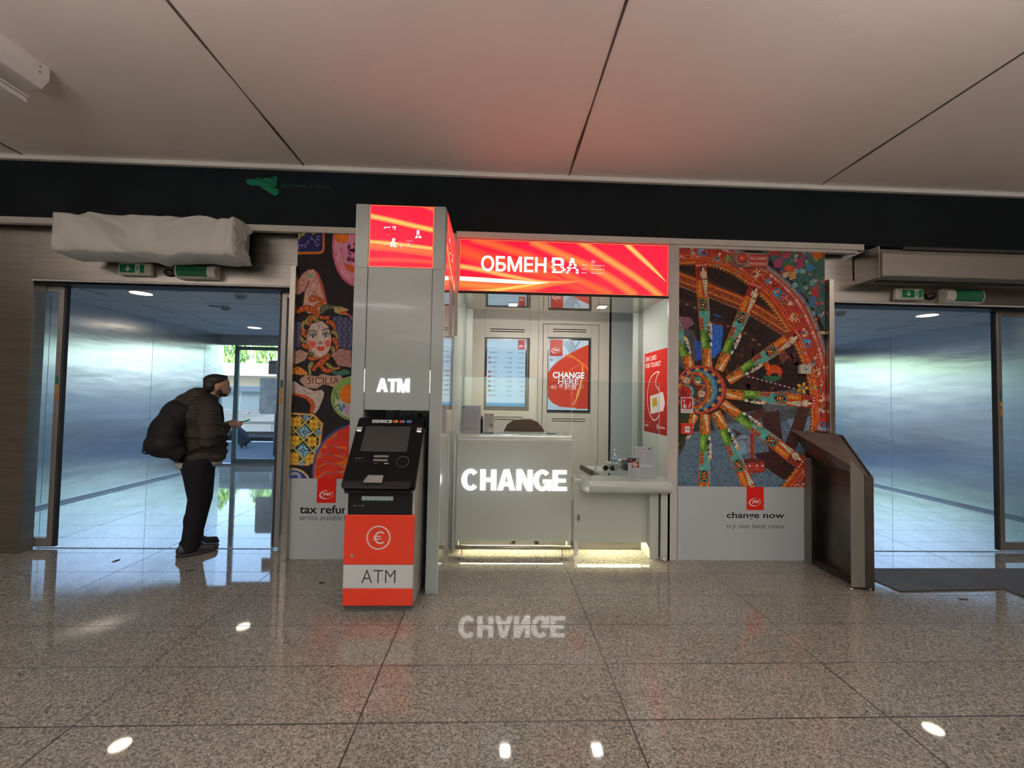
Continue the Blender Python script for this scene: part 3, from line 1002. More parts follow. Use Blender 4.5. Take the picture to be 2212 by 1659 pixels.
def scr_tr(k0):     # pixels of the enlarged photo of the monitors (scale 5.925)
    return lambda x, y: on_plane(1020+x/5.925, 620+y/5.925, BY+0.006)
F1 = Frame((0, BY+0.0055, 0))
a1 = Art(F1, (bxs(-0.106), bxs(0.317), bzs(1.350), bzs(2.083)), base=0.0003)
X0, X1, Z0, Z1 = a1.rect
LB = (0.50, 0.72, 0.86)
k_t, k_b = lin('A9C9DF'), lin('B9DFF4')
a1._add([(X0, Z0, *k_b), (X1, Z0, *k_b), (X1, Z1, *k_t), (X0, Z1, *k_t)]); a1.h += a1.step
a1._add([(X0, Z0, *lin('2386BE')), (X1, Z0, *lin('2386BE')), (X1, Z0+0.052, *lin('4BA6D2')), (X0, Z0+0.052, *lin('4BA6D2'))]); a1.h += a1.step
a1.tr = lambda x, z: (bxs(x), bzs(z))
X0, X1, Z0, Z1 = -0.106, 0.317, 1.350, 2.083
a1.text('all rates are per unit of foreign currency', X0+0.04, X1-0.05, Z0+0.030, Z0+0.036, '8CC8E6')
a1.text('ask our staff for more information today', X0+0.07, X1-0.07, Z0+0.018, Z0+0.024, '8CC8E6')
brand_mark(a1, X1-0.085, Z1-0.105, X1-0.012, Z1, 'B0262A')
DK = '4E6478'
a1.text('EXCHANGE RATES', X0+0.012, X0+0.12, 1.987, 1.995, '5E7484')
a1.text('CURRENCY', X0+0.020, X0+0.118, 1.934, 1.946, '2E4254', bold=0.02)
a1.text('WE BUY', 0.110, 0.176, 1.934, 1.946, '2E4254', bold=0.02)
a1.text('WE SELL', 0.236, 0.306, 1.934, 1.946, '2E4254', bold=0.02)
rows = [('USD', '1.149', '0.912'), ('GBP', '0.938', '0.745'), ('JPY', '179.837', '142.070'), ('CHF', '1.045', '0.831'), ('CNY', '8.518', '6.647'),
        ('AED', '4.294', '3.351'), ('AUD', '1.845', '1.400'), ('BRL', '7.077', '5.523'), ('CAD', '1.659', '1.318')]
def flag(a, n, x, z):
    w, h = 0.032, 0.022
    R = lambda x0, x1, z0, z1, c: a.poly([(x+x0*w, z+z0*h), (x+x1*w, z+z0*h), (x+x1*w, z+z1*h), (x+x0*w, z+z1*h)], c)
    if n == 'USD':
        R(0, 1, 0, 1, 'C9A9B4')
        for i in range(3): R(0, 1, i*0.36, i*0.36+0.14, 'A8485A')
        R(0, 0.45, 0.45, 1, '34406E')
    elif n == 'GBP':
        R(0, 1, 0, 1, '5A5E90'); R(0.4, 0.6, 0, 1, 'D8C8D4'); R(0, 1, 0.38, 0.62, 'D8C8D4'); R(0.45, 0.55, 0, 1, 'B03848'); R(0, 1, 0.45, 0.55, 'B03848')
    elif n == 'JPY':
        R(0, 1, 0, 1, 'D0DCE6'); a.ell(x+w/2, z+h/2, 0.006, 0.006, '9A3048')
    elif n == 'CHF':
        R(0, 1, 0, 1, '8C2434'); R(0.42, 0.58, 0.2, 0.8, 'E6E6EA'); R(0.3, 0.7, 0.4, 0.6, 'E6E6EA')
    elif n == 'CNY':
        R(0, 1, 0, 1, 'B43A40'); R(0.12, 0.26, 0.6, 0.85, 'D8A050')
    elif n == 'AED':
        R(0, 1, 0, 0.33, '2C2C30'); R(0, 1, 0.33, 0.66, 'DCE4E8'); R(0, 1, 0.66, 1, '2C6A50'); R(0, 0.28, 0, 1, '9C2C3C')
    elif n == 'AUD':
        R(0, 1, 0, 1, '2C3C70'); R(0.05, 0.45, 0.7, 0.8, 'C890A0'); R(0.2, 0.28, 0.55, 1, 'C890A0'); R(0.7, 0.78, 0.5, 0.65, 'E0E4F0')
    elif n == 'BRL':
        R(0, 1, 0, 1, '2E6A44'); a.poly([(x+0.1*w, z+0.5*h), (x+0.5*w, z+0.12*h), (x+0.9*w, z+0.5*h), (x+0.5*w, z+0.88*h)], 'C8B84C'); a.ell(x+w/2, z+h/2, 0.004, 0.004, '34508C')
    else:
        R(0, 1, 0, 1, 'DCE2EA'); R(0, 0.27, 0, 1, 'A83444'); R(0.73, 1, 0, 1, 'A83444'); R(0.42, 0.58, 0.3, 0.7, 'A83444')
for i, (cur, buy, sell) in enumerate(rows):
    z = 1.870-i*0.0515
    flag(a1, cur, X0+0.016, z)
    a1.text(cur, X0+0.058, X0+0.112, z+0.002, z+0.021, '5B7288')
    a1.text(buy, 0.170-0.0115*len(buy)-0.004, 0.170, z+0.001, z+0.019, '52687C')
    a1.text(sell, 0.306-0.0115*len(sell)-0.004, 0.306, z+0.001, z+0.019, '52687C')
d_ = a1.build('display', SCREEN_LIGHT, None); d_.parent = e1; d_.matrix_parent_inverse = e1.matrix_world.inverted()
d_['label'] = 'pale blue exchange rate table'

a2 = Art(F1, (bxs(0.568), bxs(1.016), bzs(1.320), bzs(2.095)), base=0.0003)
T2 = scr_tr(0)
X0, X1, Z0, Z1 = a2.rect
a2.poly([(X0, Z0), (X1, Z0), (X1, Z1), (X0, Z1)], 'B4C8D6')
a2.tr = T2
a2.poly([(1160, 690), (1330, 690), (1400, 760), (1240, 860), (1160, 800)], 'A3B7C6')
a2.poly([(1260, 690), (1390, 690), (1322, 782)], '8FA6B8')
a2.poly([(1285, 690), (1365, 690), (1322, 760)], 'C6D8E4')
a2.poly([(1390, 690), (1480, 690), (1480, 760), (1330, 790)], 'C9D6DF')
a2.poly([(1160, 740), (1250, 850), (1160, 900)], 'CADAE6')
a2.ell(1010, 930, 60, 45, 'D4E2EC', c2='8DA3B6')
a2.poly([(995, 980), (1080, 930), (1000, 1040)], 'DAE6F0')
disc = [(1500, 735), (1400, 775), (1250, 850), (1100, 950), (1020, 1025), (970, 1100), (970, 1410), (1010, 1475), (1130, 1535), (1500, 1560)]
a2.poly(disc, 'D4412A')
a2.poly([(1500, 1000), (1400, 1100), (1330, 1560), (1500, 1560)], 'C43A26')
a2.strip(spline([(1190, 880), (1300, 905), (1400, 970), (1440, 1000), (1490, 1070)], 10), 30, 'F2862A', ('D4412A', 'D4412A'))
a2.strip(spline([(1230, 855), (1330, 920), (1400, 985)], 10), 16, 'F6A040', ('DC5A2A', 'DC5A2A'))
a2.strip(spline([(1405, 985), (1300, 1030), (1180, 1120), (1010, 1200)], 10), 14, 'F09038', ('D4412A', 'D4412A'))
a2.strip(spline([(1410, 985), (1410, 1120), (1380, 1290), (1340, 1420), (1290, 1510)], 10), 34, 'F6A24A', ('D4412A', 'D4412A'))
a2.strip(spline([(1395, 1180), (1370, 1290), (1335, 1400)], 10), 12, 'FCE0A0', ('F6A24A', 'F6A24A'))
a2.poly([(990, 1440), (1040, 1500), (1120, 1540), (970, 1560), (970, 1430)], 'BCCEDA')
a2.tr = None
c0 = T2(995, 690); c1 = T2(1155, 885)
brand_mark(a2, c0[0], c1[1], c1[0], Z1, 'C4311F')
def tbox(a, s, x0, y0, x1, y1, c, **kw):
    p, q = T2(x0, y1), T2(x1, y0)
    a.text(s, p[0], q[0], p[1], q[1], c, **kw)
for dx, c in ((8, '6E2430'), (0, 'FFFFFF')):
    tbox(a2, 'CHANGE', 1030+dx, 1092+dx*0.6, 1436+dx, 1165+dx*0.6, c, bold=0.035)
    tbox(a2, 'HERE', 1100+dx, 1176+dx*0.6, 1362+dx, 1242+dx*0.6, c, bold=0.012)
tbox(a2, '40', 1000, 1255, 1080, 1305, 'F4BEB4', bold=0.01)
tbox(a2, '多种货', 1104, 1245, 1336, 1315, 'F8D8D0', bold=0.02)
tbox(a2, '币', 1366, 1245, 1432, 1310, 'E88878', bold=0.0)
d_ = a2.build('display', SCREEN_LIGHT, None); d_.parent = e2; d_.matrix_parent_inverse = e2.matrix_world.inverted()
d_['label'] = 'red and white advert'

# ---------------------------------------------------------------- left counter with the lit word
def parent_keep(o, p):
    o.parent = p
    o.matrix_parent_inverse = Matrix.Translation(p.location).inverted()
    return o
ct = empty('exchange_counter', 'tall white counter with the glowing word CHANGE on its front', 'counter', loc=(0.19, 4.0, 0))
C_ = lambda o: parent_keep(o, ct)
# front panel curls over into the top
prof = [(3.93, 0.11), (3.93, 1.045)]+[(3.985-0.055*math.cos(rad(a)), 1.045+0.055*math.sin(rad(a))) for a in range(10, 91, 10)]+[(4.30, 1.10), (4.30, 1.075), (3.99, 1.075)]+[(3.985-0.030*math.cos(rad(a)), 1.045+0.030*math.sin(rad(a))) for a in range(80, -1, -10)]+[(3.955, 0.11)]
b = MB(); b.prism(prof, 'x', -0.355, 0.728)
for f in b.bm.faces: f.smooth = False
C_(b.build('front_panel', WHITE, bevel=0.002))
C_(bx('end_panel', WHITE, 0.700, 0.726, 3.958, 4.28, 0.03, 1.07))
C_(bx('end_panel', WHITE, -0.352, -0.327, 3.958, 4.28, 0.03, 1.07))
C_(bx('kick_panel', STEEL, -0.327, 0.700, 4.06, 4.08, 0.0, 0.20))
C_(bx('light_strip', LED, -0.30, 0.67, 4.045, 4.058, 0.128, 0.142))
C_(bx('side_trim', ALU, -0.385, -0.357, 3.91, 3.945, 0.03, 1.09, bevel=0.002))
rail = MB(); rail.cyl((-0.345, 3.90, 0.062), (0.722, 3.90, 0.062), 0.019, n=16)
C_(rail.build('foot_rail', mat('rail_steel', (0.42, 0.40, 0.37), 0.35, 0.7)))
for x in (-0.285, 0.635):
    s_ = MB(); s_.cyl((x, 3.90, 0.06), (x, 3.83, 0.022), 0.005, n=8); s_.cyl((x, 3.83, 0.022), (x, 3.79, 0.004), 0.005, n=8)
    s_.box(x-0.030, x+0.030, 3.725, 3.80, 0.0, 0.005)
    C_(s_.build('rail_foot', CHROME))
CF = Frame((0, 3.93, 0))
o = block_word('lettering', 'CHANGE', CF, -0.304, 0.684, 0.580, 0.771, GLOW)
C_(o); o['label'] = 'glowing white letters CHANGE'
add_light('counter_led_light', 'AREA', (0.18, 4.038, 0.135), (rad(-62), 0, 0), 8, (1.0, 0.90, 0.52), shape='RECTANGLE', size=0.98, size_y=0.012)

# ---------------------------------------------------------------- right, lower counter
rc = empty('low_counter', 'low white counter with a rounded protruding ledge, right of the tall counter', 'counter', loc=(1.1, 3.9, 0))
R_C = lambda o: parent_keep(o, rc)
R_C(bx('front_panel', WHITE, 0.745, 1.455, 3.88, 3.905, 0.118, 0.655, bevel=0.003))
R_C(bx('side_panel', WHITE, 1.43, 1.512, 3.80, 4.12, 0.0, 0.655, bevel=0.002))
R_C(bx('kick_panel', STEEL, 0.77, 1.43, 4.03, 4.05, 0.004, 0.20))
R_C(bx('light_strip', LED, 0.80, 1.42, 4.015, 4.028, 0.142, 0.156))
R_C(bx('leg_cover', CHROME, 0.752, 0.784, 3.872, 3.905, 0.004, 0.125, bevel=0.003))
lat = MB(); lat.loft([[(0.788+0.012*math.cos(t), y, 0.345+0.012*math.sin(t)+(0.018 if math.sin(t) > 0 else -0.018)) for t in [2*PI*i/20+0.01 for i in range(20)]] for y in (3.875, 3.8795)])
R_C(lat.build('lock_slot', mat('lock_grey', (0.10, 0.10, 0.10), 0.4)))
prof = [(3.735, 0.605), (3.715, 0.612), (3.70, 0.630), (3.695, 0.655), (3.70, 0.682), (3.715, 0.702), (3.74, 0.712), (4.02, 0.712), (4.02, 0.655), (3.90, 0.655), (3.90, 0.605)]
prof = spline(prof[:7], 4)[:-1]+prof[6:]
led = MB()
x_a = [0.835-0.03*0+0.0 for _ in prof]
L0 = [(0.845 if p[0] < 3.75 else 0.795, p[0], p[1]) for p in prof]
L1 = [(1.595, p[0], p[1]) for p in prof]
led.loft([L0, L1])
R_C(led.build('ledge', WHITE))
R_C(bx('worktop', WHITE, 0.738, 1.66, 3.875, 4.06, 0.655, 0.702, bevel=0.012))
add_light('low_counter_led_light', 'AREA', (1.11, 4.008, 0.150), (rad(-62), 0, 0), 6, (1.0, 0.90, 0.52), shape='RECTANGLE', size=0.62, size_y=0.012)

# clerk's desk behind the ledge
dk = empty('clerk_desk', 'white angled desk behind the low counter with a dark edge', 'desk', loc=(1.2, 4.2, 0))
D_ = lambda o: parent_keep(o, dk)
dm = MB(); dm.loft([[(0.99, 4.09, z), (1.56, 4.09, z), (1.56, 4.42, z), (0.955, 4.42, z)] for z in (0.72, 0.737)])
D_(dm.build('desktop', WHITE))
dm = MB(); dm.loft([[(0.935, 4.07, z), (0.965, 4.07, z), (0.93, 4.42, z), (0.905, 4.42, z)] for z in (0.70, 0.745)])
D_(dm.build('desk_side', mat('desk_dark_edge', (0.03, 0.028, 0.026), 0.4)))
D_(bx('desk_leg', GREY, 1.0, 1.03, 4.12, 4.38, 0.0, 0.72))
D_(bx('desk_leg', GREY, 1.52, 1.55, 4.12, 4.38, 0.0, 0.72))
D_(bx('raised_shelf', WHITE, 1.16, 1.50, 4.25, 4.42, 0.775, 0.79))
D_(bx('shelf_support', WHITE, 1.18, 1.20, 4.26, 4.41, 0.737, 0.775))
D_(bx('shelf_support', WHITE, 1.46, 1.48, 4.26, 4.41, 0.737, 0.775))

# ---------------------------------------------------------------- glass screens
gs = empty('protective_glass_screen', 'clear protective glass pane standing on the tall counter', 'glass screen', loc=(0.19, 4.02, 1.10))
parent_keep(bx('pane', GLASS, -0.35, 0.733, 4.015, 4.019, 1.101, 1.640), gs)
EDGE = mat('glass_edge', (0.55, 0.66, 0.64), 0.15)
parent_keep(bx('polished_edge', EDGE, 0.733, 0.736, 4.014, 4.020, 0.72, 1.640), gs)
parent_keep(bx('polished_edge', EDGE, -0.35, 0.733, 4.014, 4.020, 1.640, 1.642), gs)
gs = empty('protective_glass_screen', 'clear protective glass pane standing on the low counter, right of the other pane', 'glass screen', loc=(1.15, 3.99, 0.715))
parent_keep(bx('pane', GLASS, 0.742, 1.585, 3.985, 3.989, 0.7125, 1.620), gs)
parent_keep(bx('polished_edge', EDGE, 1.583, 1.586, 3.984, 3.990, 0.7125, 1.60), gs)
parent_keep(bx('polished_edge', EDGE, 0.742, 1.585, 3.984, 3.990, 1.620, 1.622), gs)
gs = empty('small_glass_divider', 'small low clear glass upright on the low counter beside the ledge', 'glass screen', loc=(0.96, 4.04, 0.703))
parent_keep(bx('pane', GLASS, 0.975, 0.978, 4.00, 4.052, 0.7125, 0.86), gs)
parent_keep(bx('polished_edge', EDGE, 0.9745, 0.9785, 3.998, 4.000, 0.7125, 0.86), gs)

# ================================================================== ATM TOWER
tw = empty('portal_frame', 'tall light grey portal with glowing red sign and ATM letters over the cash machine', 'sign tower', loc=(-0.73, 3.45, 0))
T_ = lambda o: parent_keep(o, tw)
TOWER = mat('light_grey_laminate', 'A0AAAA', 0.2, coat=0.3)
TOWERG = mat('glossy_white_side', 'DAD6CE', 0.06, spec=0.8, coat=1.0)
T_(bx('column', TOWER, -1.072, -0.974, 3.12, 3.80, 0.0, 2.88, bevel=0.002))
T_(bx('column', TOWER, -0.492, -0.4045, 3.12, 3.86, 0.0, 2.88, bevel=0.002))
T_(bx('side_cladding', TOWERG, -0.4045, -0.3995, 3.124, 3.862, 0.0, 2.40))
T_(bx('header_panel', TOWER, -0.972, -0.494, 3.124, 3.16, 1.34, 2.403, bevel=0.001))
T_(bx('header_shadow_line', DARK_GAP, -0.974, -0.492, 3.135, 3.15, 2.40, 2.41))
T_(bx('rear_panel', TOWER, -0.974, -0.492, 3.74, 3.80, 0.0, 2.88))
T_(bx('top_cover', TOWER, -0.974, -0.492, 3.16, 3.74, 2.84, 2.88))
T_(bx('recess_top', TOWER, -0.974, -0.492, 3.16, 3.74, 1.34, 1.36))
T_(bx('recess_partition', TOWER, -0.86, -0.85, 3.5, 3.74, 0.0, 1.34))
# fine joints and the two narrow lit slots beside the lettering
for x in (-0.9735, -0.4925):
    T_(bx('panel_gap', mat('fine_joint', (0.06, 0.06, 0.06), 0.7), x-0.0015, x+0.0015, 3.1185, 3.1245, 1.34, 2.40))
    T_(bx('lit_slot', GLOW, x-0.0015, x+0.0015, 3.1178, 3.1186, 1.47, 1.64))
for xa, xb in ((-1.072, -0.974), (-0.492, -0.4045)):
    T_(bx('panel_gap', mat('fine_joint', (0.06, 0.06, 0.06), 0.7), xa, xb, 3.1192, 3.1202, 2.3985, 2.4005))
o = block_word('lettering', 'ATM', Frame((0, 3.124, 0)), -0.884, -0.643, 1.474, 1.572, GLOW, gap=0.0, depth=0.005)
T_(o); o['label'] = 'glowing white letters ATM'
def ts(x, y): return on_plane(780+x/7.9, 430+y/7.9, 3.12)
def tower_letters(art):
    W_ = (1.4, 1.4, 1.4)
    P = lambda q, c=W_: art.poly(q, c, up=False)
    P([(385, 490), (400, 472), (495, 470), (495, 480), (415, 484), (390, 498)])
    P([(535, 455), (545, 455), (548, 495), (540, 490)]); P([(560, 455), (588, 460), (575, 525), (568, 522), (574, 475), (562, 468)])
    P([(950, 532), (992, 530), (990, 605), (976, 608), (974, 560), (962, 560), (958, 606), (944, 606)])
    P([(920, 650), (938, 625), (968, 625), (960, 655), (925, 662)]); P([(980, 630), (1015, 625), (1028, 650), (1005, 662), (980, 658)])
    P([(530, 665), (545, 665), (542, 725), (524, 725)]); P([(560, 665), (583, 668), (572, 690), (566, 725), (550, 725)])
    P([(500, 735), (532, 735), (528, 808), (495, 808)]); P([(548, 735), (605, 738), (603, 752), (572, 752), (570, 795), (604, 798), (603, 812), (545, 810)])
    f = (1.0, 0.35, 0.38)
    P([(375, 770), (480, 765), (480, 772), (380, 778)], f); P([(750, 705), (880, 712), (880, 718), (750, 712)], f); P([(435, 605), (472, 608), (472, 613), (435, 611)], f)
    P([(785, 745), (820, 748), (818, 770), (790, 768)], f); P([(800, 785), (830, 788), (826, 808), (805, 806)], f); P([(672, 752), (690, 752), (680, 830), (668, 830)], f)
    P([(370, 690), (480, 694), (480, 698), (370, 694)], (0.9, 0.1, 0.1))
    art.h += art.step
sb = bx('sign_housing', TOWER, -0.974, -0.492, 3.127, 3.16, 2.405, 2.878); T_(sb)
o = lightbox('luminous_sign', Frame((0, 3.126, 0)), (-0.970, -0.493, 2.410, 2.878), [
    ([(120, 275), (500, 355), (900, 450), (1260, 530)], 110, (1.0, 0.40, 0.08), ((1.0, 0.03, 0.03), RD)),
    ([(900, 60), (1100, 120), (1280, 200)], 90, (1.0, 0.12, 0.03), (RD, RD)),
    ([(100, 770), (500, 800), (900, 850), (1260, 905)], 190, (1.0, 0.12, 0.03), ((1.0, 0.04, 0.03), (1.0, 0.02, 0.04))),
    ([(100, 722), (500, 757), (900, 805), (1260, 852)], 80, (1.0, 0.40, 0.09), (RD, (1.0, 0.12, 0.03))),
    ([(100, 1030), (500, 1030), (900, 1050), (1260, 1075)], 100, (1.0, 0.06, 0.03), (RD, RD)),
], None, tower_letters, tr=ts)
T_(o); o['label'] = 'square glowing red sign'
# side sign on the booth side of the tower
FS = Frame((-0.3990, 0, 0), (0, 1, 0), (0, 0, 1))
sd = Art(FS, (3.20, 3.855, 2.41, 2.875), base=0.0)
sd.poly([(3.20, 2.41), (3.855, 2.41), (3.855, 2.875), (3.20, 2.875)], (1.0, 0.03, 0.03))
sd.strip(spline([(3.2, 2.62), (3.45, 2.52), (3.86, 2.44)], 8), 0.05, (1.0, 0.40, 0.10), (RD, (1.0, 0.06, 0.02)))
sd.strip(spline([(3.2, 2.80), (3.5, 2.70), (3.86, 2.62)], 8), 0.05, (1.0, 0.14, 0.05), (RD, RD))
for q in ((3.35, 2.70, 0.02, 0.03), (3.40, 2.62, 0.03, 0.012), (3.55, 2.60, 0.02, 0.03), (3.6, 2.67, 0.03, 0.01)):
    sd.poly([(q[0], q[1]), (q[0]+q[2], q[1]), (q[0]+q[2], q[1]+q[3]), (q[0], q[1]+q[3])], (1.2, 1.2, 1.2), up=False)
T_(bx('side_sign_housing', TOWER, -0.4045, -0.3995, 3.15, 3.86, 2.405, 2.878))
o = sd.build('luminous_side_sign', SIGN_LIGHT); T_(o)
o['label'] = 'narrow red lit sign on the side'

# ================================================================== CASH MACHINE
am = empty('cash_machine', 'red, white and black cash machine with sloped black head under the portal', 'cash machine', loc=(-0.76, 3.1, 0))
A_ = lambda o: parent_keep(o, am)
SIDE = mat('cash_machine_side_grey', 'A9A8A2', 0.4)
body = [(2.875, 0.02), (2.86, 0.055), (2.86, 0.86), (3.14, 1.20), (3.42, 1.20), (3.42, 0.02)]
b = MB(); b.prism(body, 'x', -0.985, -0.535); A_(b.build('cabinet', SIDE, bevel=0.004))
A_(bx('plinth', mat('plinth_dark_grey', (0.07, 0.075, 0.08), 0.5), -0.975, -0.545, 2.875, 3.40, 0.0, 0.03))
# slanting lower edge of the door
b = MB(); b.prism([(2.845, 0.052), (2.872, 0.018), (2.885, 0.018), (2.885, 0.052)], 'x', -0.988, -0.532)
A_(b.build('bottom_rail', mat('bottom_rail_grey', (0.10, 0.105, 0.11), 0.4), bevel=0.002))
A_(bx('door_panel', RED, -0.990, -0.530, 2.840, 2.862, 0.052, 0.165, bevel=0.004))
A_(bx('name_panel', mat('name_panel_white', 'D4D8D9', 0.35), -0.990, -0.530, 2.840, 2.862, 0.166, 0.320, bevel=0.003))
A_(bx('door_panel', RED, -0.990, -0.530, 2.840, 2.862, 0.321, 0.650, bevel=0.004))
fr_ = Frame((0, 2.840, 0))
o = letters('lettering', 'ATM', fr_, -0.868, -0.645, 0.202, 0.288, INK, None, bold=-0.012, depth=0.0008, spacing=1.05); A_(o); o['label'] = 'thin black letters ATM'
# euro emblem: ring and sign
eu = Art(fr_, (-0.99, -0.53, 0.32, 0.65), base=0.0006)
cx, cz = -0.764, 0.500
eu.strip(arc(cx, cz, 0.075, 0.075, 0, 360, 48), 0.009, 'E8DEDA')
eu.strip([(cx+0.012+0.033*math.cos(rad(a)), cz+0.037*math.sin(rad(a))) for a in range(48, 313, 12)], 0.011, 'E8DEDA')
for dz in (0.008, -0.009):
    eu.poly([(cx-0.036, cz+dz-0.0035), (cx+0.018, cz+dz-0.0035), (cx+0.020, cz+dz+0.0035), (cx-0.034, cz+dz+0.0035)], 'E8DEDA')
A_(eu.build('euro_emblem', PRINT))
b = MB(); b.cyl((-0.935, 2.839, 0.382), (-0.935, 2.845, 0.382), 0.012, n=16); b.cyl((-0.935, 2.8375, 0.382), (-0.935, 2.84, 0.382), 0.005, n=10)
A_(b.build('door_lock', CHROME))
# cash out section
A_(bx('cash_section', BLACK, -0.972, -0.545, 2.838, 2.865, 0.654, 0.850, bevel=0.005))
A_(bx('section_edge', SIDE, -0.990, -0.972, 2.842, 2.865, 0.651, 0.86)); A_(bx('section_edge', SIDE, -0.545, -0.530, 2.842, 2.865, 0.651, 0.86))
cs = MB(); cs.box(-0.880, -0.672, 2.829, 2.84, 0.748, 0.775)
cslot = A_(cs.build('cash_slot', mat('cash_slot_frosted', 'A8B8B4', 0.3), bevel=0.003))
b = MB()
for i in range(1, 7): b.box(-0.880+0.0297*i-0.001, -0.880+0.0297*i+0.001, 2.8284, 2.8295, 0.749, 0.774)
bb = b.build('slot_divider', mat('slot_line', (0.10, 0.12, 0.12), 0.5)); A_(bb)
ca = Art(Frame((0, 2.838, 0)), (-0.97, -0.545, 0.655, 0.85), base=0.0006)
ca.text('CASH OUT', -0.818, -0.760, 0.797, 0.806, 'AAB0B0'); ca.poly([(-0.754, 0.803), (-0.744, 0.803), (-0.749, 0.797)], 'AAB0B0')
ca.ell(-0.928, 0.711, 0.004, 0.004, 'C0C4C6'); ca.ell(-0.873, 0.711, 0.004, 0.004, 'C0C4C6')
ca.text('CASH IN', -0.920, -0.881, 0.7085, 0.7135, '8E9496'); ca.poly([(-0.88, 0.742), (-0.672, 0.742), (-0.672, 0.745), (-0.88, 0.745)], '1E6A58')
A_(ca.build('cash_print', PRINT))
# sloped head: built in its own inclined frame
# lower edge of the fascia at y 2.72, z 0.845; upper edge at y 3.13, z 1.285
p0, p1 = Vector((0, 2.755, 0.850)), Vector((0, 3.085, 1.285))
HF_u = (p1-p0).normalized()
HL = (p1-p0).length
HF = Frame((-0.757, p0.y, p0.z), (1, 0, 0), HF_u)
def head_box(name, m, u0, u1, v0, v1, h0, h1, bevel=0.0):
    b = MB()
    b.loft([[HF.at(u0, v0, h), HF.at(u1, v0, h), HF.at(u1, v1, h), HF.at(u0, v1, h)] for h in (h0, h1)])
    return A_(b.build(name, m, bevel=bevel))
def rrect(u0, u1, v0, v1, r, n=5):
    o = []
    for cx, cy, a0 in ((u1-r, v0+r, -90), (u1-r, v1-r, 0), (u0+r, v1-r, 90), (u0+r, v0+r, 180)):
        for i in range(n+1):
            t = rad(a0+90*i/n)
            o.append((cx+r*math.cos(t), cy+r*math.sin(t)))
    return o
hw = 0.236
b = MB()
b.loft([[HF.at(u, v, h) for u, v in rrect(-hw, hw, 0, HL, 0.02)] for h in (-0.05, 0.0)])
A_(b.build('fascia', mat('fascia_black', (0.006, 0.006, 0.007), 0.5, spec=0.03), bevel=0.003))
b = MB(); b.prism([(2.79, 0.80), (2.79, 0.84), (3.11, 1.27), (3.30, 1.27), (3.30, 0.86), (2.95, 0.80)], 'x', -0.985, -0.545)
A_(b.build('head_housing', BLACK, bevel=0.01))
head_box('screen', mat('dark_screen', (0.02, 0.021, 0.022), 0.25), -0.170, 0.150, 0.265, 0.470, 0.0005, 0.002, 0.001)
for s_ in (-1, 1):
    head_box('light_window', mat('camera_window', (0.35, 0.32, 0.30), 0.2), s_*0.212-0.018, s_*0.212+0.018, 0.425, 0.463, 0.0005, 0.002, 0.001)
    b = MB()
    for q in range(3):
        c_ = HF.at(s_*0.212-0.010+q*0.010, 0.428+0.004*(q == 0), 0.003)
        b.ball(c_, 0.0038, 8, 6)
    A_(b.build('indicator_led', mat('white_led', (0.8, 0.8, 0.8), 0.3, emit=(1, 1, 1), strength=1.5)))
# recessed control bay in the lower third: ledge with card slots, keypad, receipt slot, ring
bay = [(2.79, 0.965), (2.835, 0.99), (2.868, 0.895), (2.72, 0.862)]
b = MB(); b.prism([(2.74, 0.846), (2.775, 0.885), (2.868, 0.915), (2.868, 0.846)], 'x', -0.985, -0.545)
A_(b.build('control_shelf', mat('shelf_black', (0.012, 0.012, 0.014), 0.4, spec=0.15), bevel=0.004))
kp = Frame((-0.79, 2.748, 0.8800), (1, 0, 0), Vector((0, 0.95, 0.30)))
b = MB(); b.loft([[kp.at(u, v, h) for u, v in ((-0.055, 0.0), (0.065, 0.0), (0.055, 0.085), (-0.045, 0.085))] for h in (0.0, 0.018)])
kpad = A_(b.build('keypad', mat('keypad_metal', (0.55, 0.53, 0.50), 0.3, 0.7), bevel=0.002))
b = MB()
for i in range(4):
    for j in range(3):
        b.loft([[kp.at(-0.042+i*0.026+a, 0.010+j*0.024+c_, h) for a, c_ in ((0, 0), (0.02, 0), (0.02, 0.018), (0, 0.018))] for h in (0.018, 0.0205)])
A_(b.build('keypad_keys', mat('key_metal', (0.68, 0.66, 0.62), 0.3, 0.6)))
head_box('card_reader', mat('reader_grey', (0.13, 0.13, 0.13), 0.35), -0.065, 0.035, 0.216, 0.232, 0.001, 0.010, 0.002)
head_box('card_reader', mat('reader_grey', (0.13, 0.13, 0.13), 0.35), -0.065, 0.035, 0.188, 0.202, 0.001, 0.010, 0.002)
b = MB(); c_ = HF.at(0.135, 0.185, 0.0)
ring = [(HF.at(0.135+0.040*math.cos(t), 0.185+0.040*math.sin(t), 0.006)) for t in [2*PI*i/24 for i in range(25)]]
b.tube(ring, 0.004, 6); A_(b.build('contactless_ring', mat('ring_black', (0.03, 0.03, 0.03), 0.25)))
ha = Art(HF, (-hw, hw, 0, HL), base=0.0012)
def card(u, w, c): ha.poly([(u, 0.500), (u+w, 0.500), (u+w, 0.526), (u, 0.526)], c)
ha.ell(-0.205, 0.548, 0.012, 0.006, '6A6C6E'); ha.poly([(-0.196, 0.546), (-0.178, 0.545), (-0.178, 0.549), (-0.196, 0.550)], '6A6C6E')
card(-0.135, 0.050, 'D6DADC'); ha.text('VISA', -0.130, -0.090, 0.508, 0.520, '1E2A4A', bold=0.03, shear=0.2)
card(-0.080, 0.028, 'D6DADC'); ha.text('V', -0.072, -0.060, 0.511, 0.523, '1E2A4A', bold=0.03); ha.poly([(-0.075, 0.504), (-0.057, 0.504), (-0.057, 0.507), (-0.075, 0.507)], '1E2A4A')
card(-0.047, 0.052, 'CED6DC'); ha.ell(-0.026, 0.513, 0.011, 0.008, '1E3A5A'); ha.text('PAY', -0.022, 0.001, 0.505, 0.514, '1E3A5A', bold=0.02)
